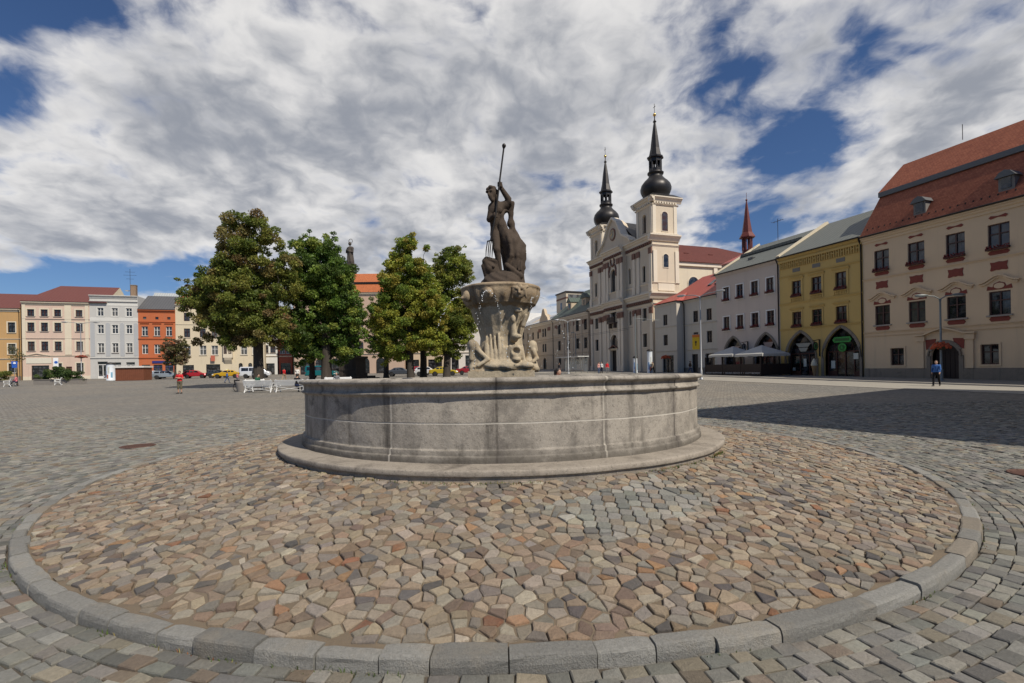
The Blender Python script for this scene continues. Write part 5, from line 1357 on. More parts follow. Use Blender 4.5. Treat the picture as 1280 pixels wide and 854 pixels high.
m = MB(); m.box(12.0, 17.4, 3.0, 8.2, 11, 17.3); m.m = 1; m.box(11.8, 17.6, 2.8, 8.4, 17.3, 17.6); m.m = 2; m.box(17.4, 17.45, 3.5, 7.6, 13.5, 16.9); m.box(14.3, 15.1, 2.95, 3.0, 13.6, 15.2); m.m = 3; m.box(11.97, 17.43, 2.97, 8.23, 15.9, 16.3)
m.build('turret', [plaster('turret_render', (.62, .54, .42), .2), GUT, glassmat('stair_glass', (.16, .17, .18)), darkb], r)
m = MB(); m.prism_y([(17.4, 11.2), (20.2, 11.2), (17.4, 14.2)], 3.2, 8); m.build('turret_lean_to', [plaster('turret_render', (0, 0, 0))], r)
o = row_pt(146); r = house('school_wing', 'plain pale wing with light sheet roof behind the carved bowl', o, ANG_R, 22, 12, 10.5, coll, [W_(x, z, z + 1.9, 1.1, fm=DARKF) for x in (3, 7, 11, 15, 19) for z in (1.2, 4.4, 7.6)], cornices=[(10.48, .4, .35, creamt)], cat='house')
part('roof', roof_mesh(22, 12, .4, 3.5, 6, 0, 0, 0, .14, [plain('pale_sheet', (0, 0, 0)), coll, GUT]), r, (0, 0, 10.5))
m = MB(); m.box(8, 13, 3, 8, 11, 15.4); m.build('roof_storey', WHITE, r)

# ============ left-hand row ==============================================
def left_pt(X): return (X, 128 + .336 * X)
GZ = 1.0
Lz = lambda z: z - GZ                                # heights were taken above the camera's ground
lrow = lambda X: left_pt(X)
# ochre house at the edge
ochre = plaster('ochre_yellow_render', (.47, .295, .135), .25); CRT = plaster('cream_trim', (.65, .575, .45), .2)
BRS = tiles('brown_red_sheet', (.16, .055, .045), (.13, .045, .04), .55, 1, .5, seam=True, moss=(.1, .05, .04)); GRT = tiles('dark_grey_sheet', (.085, .085, .09), (.11, .11, .115), .5, 1, .5, seam=True)
X0 = -109.5; dx = (-100.16 - X0) * 1.055; ws = []
for x in (2.04 + dx, dx - 1.6, dx - 5.0): ws += [W_(x, Lz(z0), Lz(z1), 1.15, fm=DARKF, surround=(.18, CRT), sill=CRT) for z0, z1 in ((10.46, 12.5), (6.23, 8.27), (2.6, 4.4))]
r = house('townhouse', 'ochre yellow house with cream window surrounds at the left edge', left_pt(X0), ANG_L, (-96.95 - X0) * 1.055, 11, Lz(15.1), ochre, ws, cornices=[(Lz(15.08), .5, .4, CRT), (Lz(9.3), .2, .15, CRT), (Lz(5.4), .25, .2, CRT)], plinth=(.9, STONE))
part('roof', roof_mesh((-96.95 - X0) * 1.055, 11, .4, 3.6, 5.5, 0, 0, 0, .14, [BRS, ochre, GUT]), r, (0, 0, Lz(15.1))); downpipe(r, (-97.1 - X0) * 1.055, 14)
# pink house
pink = plaster('pale_pink_render', (.60, .455, .37), .2); X0 = -96.72; w = (-86.33 - X0) * 1.055; ws = []
for x in (1.43, 3.57, 5.71, 9.22):
    for z0, z1 in ((13.71, 15.1), (10.7, 12.45), (6.8, 8.68)): ws.append(W_(x, Lz(z0), Lz(z1), 1.12, surround=(.26, CRT), sill=SILLM))
for x in (5.67, 9.22): ws.append(W_(x, Lz(2.55), Lz(4.3), 1.2, fm=DARKF, surround=(.2, CRT)))
r = house('townhouse', 'pale pink four storey house with brown windows and maroon hipped roof', left_pt(X0), ANG_L, w, 12, Lz(16.55), pink, ws, cornices=[(Lz(16.53), .55, .45, CRT), (Lz(13.2), .16, .12, SILLM), (Lz(9.3), .16, .12, SILLM), (Lz(5.85), .22, .15, CRT)], plinth=(.7, CRT), ops_extra=[(6.9, 7.9, 0, Lz(3.6)), (1.4, 4.2, 0, Lz(3.9))])
m = MB(); m.quad((6.9, .2, 0), (7.9, .2, 0), (7.9, .2, 2.6), (6.9, .2, 2.6)); m.build('door', plain('brown_door', (.12, .04, .03), .5), r); shopfront(r, 1.4, 4.2, 0, 2.9, 'rect', .2, DARKF, 3, .75)
for a, b in ((6.85, 7.95), (.05, .6), (10.2, 10.8)): m = MB(); m.box(a, b, -.1, .01, 5, Lz(16)); m.build('pilaster', CRT, r)
m = MB(); m.box(.6, 4.6, -.08, .01, 3.3, 4.4); m.build('shop_sign', plain('cream_board', (.62, .58, .48), .6), r)
m = MB(); m.beam((.3, -.1, 4.85), (2.3, -.1, 5.3), .2, .1); m.beam((2.3, -.1, 5.3), (4.4, -.1, 4.85), .2, .1); m.build('shop_gable', CRT, r)
part('roof', roof_mesh(w + 3, 12, .45, 4.1, 6, 3.6, 0, 0, .14, [BRS, plaster('cream_gable', (0, 0, 0)), GUT]), r, (0, 0, Lz(16.55))); downpipe(r, .0, 15)
# grey house
lgrey = plaster('pale_grey_render', (.50, .49, .465), .15); pw = plaster('white_render', (.62, .61, .575), .12); X0 = -86.33; w = (-78.46 - X0) * 1.055; ws = []
for x in (1.83, 4.27, 6.72): ws += [W_(x, Lz(13.9), Lz(15.6), 1.05, fm=WHITE, surround=(.14, pw)), W_(x, Lz(10.3), Lz(12.1), 1.05, fm=WHITE, surround=(.14, pw)), W_(x, Lz(6.3), Lz(8.3), 1.05, fm=WHITE, surround=(.14, pw), sill=SILLM)]
r = house('townhouse', 'pale grey and white house with flat parapet and arched wall panels', left_pt(X0), ANG_L, w, 12, Lz(18.2), lgrey, ws, cornices=[(Lz(18.18), .6, .45, pw), (Lz(17.0), .35, .3, pw), (Lz(5.3), .25, .2, pw)], ops_extra=[(1.2, 2.9, 0, Lz(4.5)), (3.7, 5.2, 0, Lz(4.3)), (6.1, 7.6, 0, Lz(4.3))], plinth=(.6, lgrey))
m = MB(); m.box(0, w, -.04, .004, Lz(16.05), Lz(16.65)); m.box(0, w, -.04, .004, Lz(12.85), Lz(13.6)); m.build('wall_band', pw, r)
for x in (.45, 3.05, 5.5, 7.9):
    m = MB(); top = arch_pts(x - .36, x + .36, 5, Lz(12.5), 'round', 8); m.prism_y([(x - .36, Lz(5.6)), (x + .36, Lz(5.6))] + top[::-1], -.05, .002); m.build('wall_panel', plaster('mid_grey_render', (.40, .41, .42), .12), r)
for a, b, z in ((1.2, 2.9, 3.5), (3.7, 5.2, 3.3), (6.1, 7.6, 3.3)): shopfront(r, a, b, 0, z, 'rect', .2, WHITE, 2, .8)
chimney(r, 6.45, 3.5, 17, Lz(20.9), .95, tiles('pale_brick', (.40, .27, .18), (.46, .33, .23), .25, .08))
m = MB(); m.tube([(5.6, 4, 17), (5.6, 4, Lz(24.6))], .035, 6)
for z, l in ((23.9, .9), (23.2, 1.2), (22.4, .7)): m.tube([(5.6 - l, 4, Lz(z)), (5.6 + l, 4, Lz(z))], .025, 5)
m.build('antenna', GUT, r)
m = MB(); m.smooth = True; m.lathe([(0, 0), (.3, .06), (.5, .2)], 14, (5.3, 3.4, Lz(19.6))); m.build('satellite_dish', WHITE, r)
# house with glazed roof behind
r = house('rear_house', 'white gabled house with light glazed roof behind the grey and orange houses', (-85.5, 114), ANG_L, 15, 8, 16.6, pw, [W_(12.5, 14.2, 15.6, 1.0)], cat='house')
part('roof', roof_mesh(15, 8, .3, 3.6, 4, 0, 0, 0, .14, [tiles('zinc_sheet', (.36, .38, .38), (.42, .44, .44), .5, 1, .4, seam=True), pw, GUT]), r, (0, 0, 16.6)); chimney(r, 13.6, 4, 18.8, 21)
# orange house
orange = plaster('orange_render', (.47, .14, .06), .2); X0 = -78.46; w = (-72.11 - X0) * 1.055; ws = []
for x in (1.16, 3.35, 5.51): ws += [W_(x, Lz(9.8), Lz(11.8), 1.1, fm=WHITE, surround=(.12, orange), sill=SILLM), W_(x, Lz(6.0), Lz(8.0), 1.1, fm=WHITE, surround=(.12, orange)), W_(x, Lz(13.3), Lz(13.85), .6, style=None)]
r = house('townhouse', 'bright orange house with dark roof and small attic windows', left_pt(X0), ANG_L, w, 11, Lz(15.3), orange, ws, cornices=[(Lz(15.28), .5, .4, orange), (Lz(12.8), .18, .15, orange), (Lz(9.25), .3, .2, orange), (Lz(5.2), .3, .2, orange)], ops_extra=[(.5, 2.0, 0, 2.7), (2.6, 4.2, 0, 2.7), (4.7, 6.2, 0, 2.7)])
for x in (1.16, 3.35, 5.51): m = MB(); corn(m, x - .8, x + .8, Lz(12.5), .25, .2); m.build('window_hood', orange, r)
for a, b in ((.5, 2.0), (2.6, 4.2), (4.7, 6.2)): shopfront(r, a, b, 0, 2.7, 'rect', .2, plain('blue_shop_wood', (.02, .03, .12), .5), 2, .8)
m = MB(); m.box(2.4, 6.5, -.12, .0, 3.0, 3.5); m.build('shop_sign', plain('blue_board', (.02, .025, .16), .5), r)
part('roof', roof_mesh(w, 11, .4, 3.6, 5.5, 0, 0, 0, .14, [GRT, orange, GUT]), r, (0, 0, Lz(15.3)))
# cream corner house with bay
crm = plaster('cream_render', (.62, .535, .39), .2); X0 = -72.11; w = (-55.9 - X0) * 1.055; ws = []
for x in (2.12, 5.07, 7.3, 13.0, 15.3): ws += [W_(x, Lz(9.5), Lz(11.4), 1.15, sill=CRT), W_(x, Lz(5.65), Lz(7.7), 1.25, fm=WHITE, sill=CRT, surround=(.1, CRT)), W_(x, Lz(13), Lz(14.8), 1.1)]
ws += [W_(9.5, Lz(9.5), Lz(11.4), .9), W_(10.4, Lz(9.5), Lz(11.4), .9)]
r = house('townhouse', 'large cream house with a small bay window on a corbel behind the yellow taxi', left_pt(X0), ANG_L, w, 12, Lz(16.6), crm, ws, cornices=[(Lz(16.58), .5, .4, CRT), (Lz(12.3), .15, .1, CRT)], ops_extra=[(1.2, 3.3, 0, 2.5), (5.6, 8.3, 0, 2.6), (11.9, 12.7, 0, 2.8, 'round'), (13.8, 14.6, 0, 2.8, 'round')])
shopfront(r, 1.2, 3.3, 0, 2.5, 'rect', .2, DARKF, 2, .8); shopfront(r, 5.6, 8.3, 0, 2.6, 'rect', .2, DARKF, 3, .8); shopfront(r, 11.9, 12.7, 0, 2.8, 'round', .2, DARKF, 1, .7); shopfront(r, 13.8, 14.6, 0, 2.8, 'round', .2, DARKF, 1, .7)
part('roof', roof_mesh(w, 12, .4, 3.0, 6, 0, 3, 0, .14, [REDT, crm, GUT]), r, (0, 0, Lz(16.6)))
m = MB(); m.box(9.05, 10.85, -.8, .01, Lz(5.0), Lz(8.6)); m.prism_x([(0, Lz(3.6)), (0, Lz(5.0)), (-.8, Lz(5.0)), (-.6, Lz(4.5))], 9.25, 10.65); m.m = 1; m.prism_x([(.0, Lz(8.6)), (.0, Lz(9.3)), (-.95, Lz(8.6))], 8.95, 10.95); m.build('bay', [CRT, GRT], r)
for x in (9.5, 10.4): add_window(r, x, Lz(5.9), Lz(7.7), .6, -.79, style='cross', fm=BROWN)
m = MB(); m.box(6.6, 7.4, -.5, -.35, 3.3, 4.5); m.build('shop_sign', plain('red_board', (.45, .12, .07), .5), r)

# ============ houses at the far end, seen between and under the trees =====
def simple(name, label, x, y, ang, W, D, H, wall, roofm, rise, cols, rows, hip=(0, 0), fm=BROWN, cat='house', gops=(), mans=None, corn_m=None):
    ws = [W_(c, z, z + 1.8, 1.1, fm=fm, sill=SILLM) for c in cols for z in rows]
    r = house(name, label, (x, y), ang, W, D, H, wall, ws, cornices=[(H - .02, .5, .4, corn_m or CRT), (4.3, .25, .2, corn_m or CRT)], ops_extra=list(gops), cat=cat)
    part('roof', roof_mesh(W, D, .4, rise, D / 2, hip[0], hip[1], 0, .14, [roofm, wall, GUT], mans), r, (0, 0, H))
    for g in gops: shopfront(r, *g[:4], g[4] if len(g) > 4 else 'rect', .2, DARKF, 2, .7)
    return r
simple('townhouse', 'narrow white house just right of the big tree trunk', -57.6, 111, ANG_L, 3.4, 9, 13.5, pw, REDT, 3, (1.0, 2.5), (5, 8.4), gops=[(.6, 2.8, 0, 2.6)])
simple('townhouse', 'narrow brick red house with pale window frames between the tree trunks', -54.2, 112.4, ANG_L * .8, 2.9, 9, 12.5, plaster('brick_red_render', (.40, .11, .065), .2), REDT, 3, (.8, 2.1), (4.8, 8.0), gops=[(.4, 2.5, 0, 2.6)], fm=WHITE)
simple('townhouse', 'narrow cream house with small windows beside the brick red house', -51.3, 113.4, ANG_L * .6, 4.6, 9, 12.0, plaster('pale_ochre_render', (.6, .48, .3), .2), BRS, 3, (.9, 2.3, 3.7), (4.6, 7.8), gops=[(.5, 2.1, 0, 2.6), (2.6, 4.2, 0, 2.6)])
pinkst = plaster('pink_stone_render', (.52, .38, .29), .25)
simple('town_hall', 'wide pinkish town hall with bright orange mansard roof behind the plague column', -46.8, 104, rad(2), 23.4, 14, 17.4, pinkst, tiles('orange_clay_tiles', (.50, .16, .06), (.40, .12, .05), .2, .2, moss=(.3, .1, .05), mossamt=.15), 2.9, (2, 5, 8, 11, 14.2, 17.4, 21), (5, 9.2, 13.3), hip=(3.4, 3.4), cat='town hall', mans=(1.6, 2.1), gops=[(1.2, 3.2, 0, 3.4, 'round'), (4.4, 6.4, 0, 3.4, 'round'), (7.6, 9.6, 0, 3.4, 'round'), (10.8, 12.8, 0, 3.4, 'round'), (14, 16, 0, 3.4, 'round'), (17.4, 19.4, 0, 3.4, 'round')])
simple('townhouse', 'low sandy house under the middle trees', -23.0, 106, rad(4), 8.4, 10, 13, plaster('sand_render', (.56, .44, .31), .25), REDT, 3, (1.6, 4.2, 6.8), (5, 9), gops=[(.8, 2.6, 0, 2.8), (4.6, 7.6, 0, 2.8)])
simple('townhouse', 'white and red pillared house with pale green roof left of the fountain bowl', -14.4, 108, rad(6), 13, 11, 15.0, plaster('chalk_render', (.66, .61, .55), .15), tiles('verdigris_sheet', (.22, .30, .25), (.26, .34, .29), .5, 1, .5, seam=True), 3.5, (1.6, 4.9, 8.2, 11.4), (5, 8.6, 11.8), gops=[(.9, 2.5, 0, 3.6), (4.0, 5.8, 0, 3.6), (7.3, 9.0, 0, 3.6), (10.5, 12.2, 0, 3.6)])
# block behind the camera on the right: the flat roofed store whose shadow crosses the square
bx, by = 13.8, 8.4
r = empty('department_store', (bx, by, 0), math.atan2(.53, .85), 'flat roofed concrete block beyond the right edge casting the big shadow', 'building')
m = MB(); Ls, Ds, Hs = 21.4, 30, 14
m.add([(0, 0, -.3), (Ls, 0, -.3), (Ls, -Ds, -.3), (0, -Ds, -.3), (0, 0, Hs), (Ls, 0, Hs), (Ls, -Ds, Hs), (0, -Ds, Hs)], [(0, 1, 5, 4)[::-1], (1, 2, 6, 5)[::-1], (2, 3, 7, 6)[::-1], (3, 0, 4, 7)[::-1], (4, 5, 6, 7)[::-1]]); m.build('wall', plaster('concrete_grey', (.36, .35, .33), .3), r)
for z in (1, 5, 9): m = MB(); m.box(-.06, .0, -Ds + 1, -1, z, z + 2.2); m.box(1, Ls - 1, 0, .06, z, z + 2.2); m.build('window_band', GL, r)
# ---------------------------------------------------------------- trees and shrubs
LEAF = attrmat('tree_leaves', .55, 3, 0, 0, trans=.42, var=.12, spec=.35); BARK = stonemat('bark', (.075, .062, .05), (.045, .038, .032), (.02, .017, .015), 14, .5, bstr=1.)
def leaf_mesh(name, clumps, per, size, pal, droop=.25, seed=1):
    """clumps: (x, y, z, r, tone); many single folded leaves in every clump"""
    g = np.random.default_rng(seed); V, T = [], []
    for (x, y, z, r_, tone) in clumps:
        n = int(per * 3.7 * (r_ / .8) ** 2); d = g.normal(0, 1, (n, 3)); d /= np.linalg.norm(d, axis=1, keepdims=True)
        rr = r_ * g.uniform(.25, 1, (n, 1)) ** .6; c = np.array([x, y, z]) + d * rr * np.array([1, 1, .72])
        ax = g.normal(0, 1, (n, 3)) + d * .6 + np.array([0, 0, -droop]); ax /= np.linalg.norm(ax, axis=1, keepdims=True)
        nm = np.cross(ax, g.normal(0, 1, (n, 3)) + np.array([0, 0, 1.2])); nm /= np.linalg.norm(nm, axis=1, keepdims=True)
        s = size * .64 * g.uniform(.6, 1.3, (n, 1))
        V.append(np.stack([c - ax * s, c + nm * s * .55, c + ax * s, c - nm * s * .55], 1))
        base = pal[tone % len(pal)]; f = g.uniform(.65, 1.35, (n, 1)); hue = g.normal(0, .07, (n, 1))
        col = np.array(base) * 2.4 * f * np.concatenate([1 + hue, np.ones((n, 1)), 1 - hue], 1)
        T.append(np.repeat(np.clip(col, .004, 1), 4, 0))
    V = np.concatenate(V).reshape(-1, 3); T = np.concatenate(T); F = np.arange(len(V)).reshape(-1, 4)
    return np_mesh(name, V, F, LEAF, smooth=False, tint=T)
def limb(m, a, b, ra, rb, g, wig=.08, n=5):
    a, b = Vector(a), Vector(b); L = (b - a).length; pts, rr = [], []
    for i in range(n + 1):
        t = i / n; p = a.lerp(b, t); p.z += L * .10 * math.sin(math.pi * t)
        if 0 < i < n: p += Vector((g.uniform(-1, 1), g.uniform(-1, 1), g.uniform(-.6, .6))) * wig * L
        pts.append(p); rr.append(ra + (rb - ra) * t)
    m.tube(pts, rr, 6, False); return pts
def tree(label, x, y, blobs, trunk_r, pal, nclump, per=95, size=.16, seed=1, fork=.35, lean=(0, 0), depth=.9, group='trees on the square', tones=None):
    """blobs: crown volume as ellipsoids (dx, dy, z, rx, rz); clumps fill it and branches reach for them"""
    g = random.Random(seed); gz = ground(x, y); root = empty('tree', (x, y, gz), 0, label, 'tree', group)
    vol = [b[3] * b[3] * b[4] for b in blobs]; cl = []; tries = 0
    while len(cl) < nclump and tries < nclump * 40:
        tries += 1; b = g.choices(blobs, vol)[0]; u = Vector((g.gauss(0, 1), g.gauss(0, 1), g.gauss(0, 1))).normalized(); s = g.random() ** .36
        p = Vector((b[0] + u.x * b[3] * s, b[1] + u.y * b[3] * depth * s, b[2] + u.z * b[4] * s))
        if mno.noise(p * .42 + Vector((seed * 3.1, 0, 0))) < -.24: continue
        r_ = g.uniform(.45, 1.0) * (1.1 if s < .8 else .8) * max(.55, min(1, b[3] / 3))
        if any((p - Vector(c[:3])).length < .41 * (r_ + c[3]) for c in cl): continue
        tone = g.choice(tones(p, s) if tones else range(len(pal)))
        cl.append((p.x, p.y, p.z, r_, tone))
    top = max(b[2] + b[4] for b in blobs); low = min(b[2] - b[4] for b in blobs); zf = max(low + (top - low) * .2, 2.4)
    m = MB(); bx_, by_ = lean; ztop = low + (top - low) * .72
    tp = [Vector((bx_ * (z / ztop) + g.uniform(-.06, .06) * (z > .5), by_ * (z / ztop), z)) for z in (-.3, .05, .4, zf * .5, zf, zf + (ztop - zf) * .35, zf + (ztop - zf) * .7, ztop)]
    tr = [trunk_r * 1.55, trunk_r * 1.35, trunk_r * 1.08, trunk_r * .95, trunk_r * .86, trunk_r * .6, trunk_r * .36, trunk_r * .12]
    m.tube(tp, tr, 10)
    nodes = [(tp[i].lerp(tp[i + 1], t), tr[i] * .5) for i in range(4, 7) for t in (0, .33, .66)]
    for c in sorted(cl, key=lambda c: (Vector(c[:3]) - Vector((0, 0, c[2]))).length + .3 * abs(c[2] - zf)):
        e = Vector(c[:3]); best = None
        for q, r_ in nodes:
            if q.z > e.z + .6: continue
            d = (e - q).length * (1 + .5 * max(0, (q.z - e.z + .3)))
            if best is None or d < best[0]: best = (d, q, r_)
        if best is None: best = (0, nodes[0][0], nodes[0][1])
        q, r_ = best[1], best[2]; rb = max(.022, r_ * .55)
        if (e - q).length < .2: continue
        pts = limb(m, q, e, max(.03, r_ * .75), rb * .7, g)
        nodes.append((pts[-1], rb)); nodes.append((pts[3], rb * 1.1))
    m.build('trunk', BARK, root)
    nobj('crown', leaf_mesh('crown', cl, per, size, pal, seed=seed), root)
    return root
def px(Z, x0, lst, hor=465.2):                       # ellipses read off in pixels at distance Z -> metres about the trunk foot
    k = Z / 604; g_ = ground(0, Z); return [((a - x0) * k, dy, (hor - b) * k + EYE - g_, max(.5, (c - 1.5) * k), max(.5, (d - 3) * k)) for a, b, c, d, dy in lst]
OLIVE = [(.088, .10, .020), (.068, .085, .016), (.10, .102, .022), (.055, .072, .014), (.10, .084, .028), (.075, .088, .018), (.092, .066, .028)]
GREENP = [(.062, .10, .018), (.045, .075, .014), (.085, .12, .022), (.036, .058, .012), (.105, .125, .024)]
YELL = [(.125, .14, .022), (.095, .12, .02), (.155, .16, .026), (.07, .098, .016), (.14, .125, .024)]
tree('tall lime tree with browning olive leaves and the widest crown, left of the others', -23.6, 45, px(45, 325, [(302, 372, 52, 62, 0), (318, 305, 38, 44, 0), (300, 292, 22, 30, .5), (338, 290, 18, 28, -.5), (262, 375, 33, 42, 0), (246, 408, 22, 22, .6), (350, 345, 32, 52, .3), (335, 405, 36, 32, -.4), (236, 345, 12, 16, 0), (290, 415, 30, 22, .3), (350, 418, 26, 24, -.3), (300, 430, 20, 14, 0), (258, 425, 18, 14, .3)]), .46, OLIVE, 480, 110, .18, 3)
tree('fresh green tree with a two pointed crown, second from the left', -19.0, 49.5, px(49.5, 404, [(402, 352, 40, 56, 0), (378, 322, 24, 34, 0), (411, 312, 17, 30, 0), (424, 388, 28, 40, .4), (388, 412, 38, 34, 0), (440, 400, 24, 36, 0), (382, 300, 12, 16, 0), (362, 370, 18, 40, .5), (372, 438, 24, 22, 0), (415, 436, 28, 24, 0), (440, 430, 18, 26, .3)]), .52, GREENP, 520, 110, .185, 5)
tree('low green tree with drooping crown in front of the second trunk', -21.3, 51.5, px(51.5, 389, [(382, 430, 20, 24, 0), (396, 425, 16, 22, 0)]), .3, GREENP, 80, 110, .17, 7)
tree('yellow green lime tree in the middle group, full crown right of the plague column', -10.9, 52, px(52, 516, [(513, 360, 36, 48, 0), (520, 322, 26, 30, 0), (504, 330, 18, 26, .4), (500, 402, 36, 36, 0), (540, 385, 28, 46, -.4), (522, 412, 38, 30, 0), (486, 425, 16, 28, 0), (500, 436, 28, 22, 0), (542, 430, 24, 26, 0), (482, 440, 14, 22, .4)]), .38, YELL, 520, 110, .185, 9)
tree('tree with rust tinged top closest to the carved bowl', -7.6, 56, px(56, 561, [(573, 352, 27, 44, 0), (584, 330, 14, 22, 0), (566, 396, 32, 38, 0), (585, 410, 18, 30, 0), (555, 345, 14, 30, .3), (576, 436, 20, 22, 0), (552, 440, 16, 20, .3)]), .42, OLIVE[:4] + YELL[:2], 460, 100, .18, 12, lean=(.4, 0))
tree('dark trunked green tree standing behind the yellow green lime', -11.2, 61, px(61, 532, [(528, 408, 28, 34, 0), (545, 418, 24, 26, 0)]), .42, GREENP, 140, 90, .19, 15)
tree('dark green tree standing in for crown shading beside the plague column', -17.2, 66, px(66, 474, [(474, 400, 22, 42, 0), (466, 432, 20, 22, 0)]), .34, GREENP[1:4], 140, 90, .19, 17)  # stands in for dark shading within the neighbouring crowns, no tree of its own
tree('small brownish street tree in front of the orange house', -58.5, 84, px(84, 208, [(208, 438, 17, 22, 0), (218, 446, 12, 18, 0), (197, 445, 10, 16, 0)], 467.5), .17, [(.075, .065, .028), (.06, .06, .022), (.09, .06, .035)], 95, 80, .2, 21)
tree('sparse young tree beside the ochre house at the left edge', -63.5, 62, px(62, 11, [(8, 438, 8, 9, 0), (14, 446, 7, 8, 0), (6, 450, 7, 6, 0)], 471), .07, [(.05, .06, .02), (.07, .065, .03)], 20, 30, .13, 23)
def shrub(label, x, y, blobs, pal, n, seed):
    g = random.Random(seed); root = empty('shrub', (x, y, ground(x, y)), 0, label, 'shrub', 'shrubs in planters')
    cl = []
    for _ in range(n):
        b = g.choice(blobs); u = Vector((g.gauss(0, 1), g.gauss(0, 1), g.gauss(0, 1))).normalized() * g.random() ** .4
        cl.append((b[0] + u.x * b[2], u.y * .9, max(.5, b[1] + u.z * b[3]), g.uniform(.3, .55), g.randrange(len(pal))))
    m = MB()
    for c in cl[::2]: m.tube([(c[0] * .4, c[1] * .3, .3), (c[0] * .8, c[1] * .8, c[2] * .7), c[:3]], [.04, .03, .015], 5)
    m.build('stems', BARK, root); nobj('foliage', leaf_mesh('foliage', cl, 260, .12, pal, seed=seed), root)
    xs_ = [b[0] - b[2] for b in blobs] + [b[0] + b[2] for b in blobs]
    m = MB(); m.box(min(xs_), max(xs_), -.6, .6, -.3, .62); m.box(min(xs_) - .06, max(xs_) + .06, -.66, .66, .62, .7); m.build('planter', plain('planter_concrete', (.22, .20, .18), .9), root)
shrub('yellowish shrub in a planter at the left edge behind the white bench', -69.5, 64, [(-1.2, 1.3, 1.5, .8), (1.2, 1.2, 1.5, .8)], [(.10, .10, .02), (.06, .075, .02)], 34, 31)
shrub('dark green shrubs in a planter between the two white benches', -62.0, 66, [(-1.6, 1.3, 1.2, .9), (.2, 1.6, 1.2, .9), (2.1, 1.1, 1.3, .7)], [(.03, .05, .014), (.045, .065, .018), (.022, .036, .012)], 52, 33)

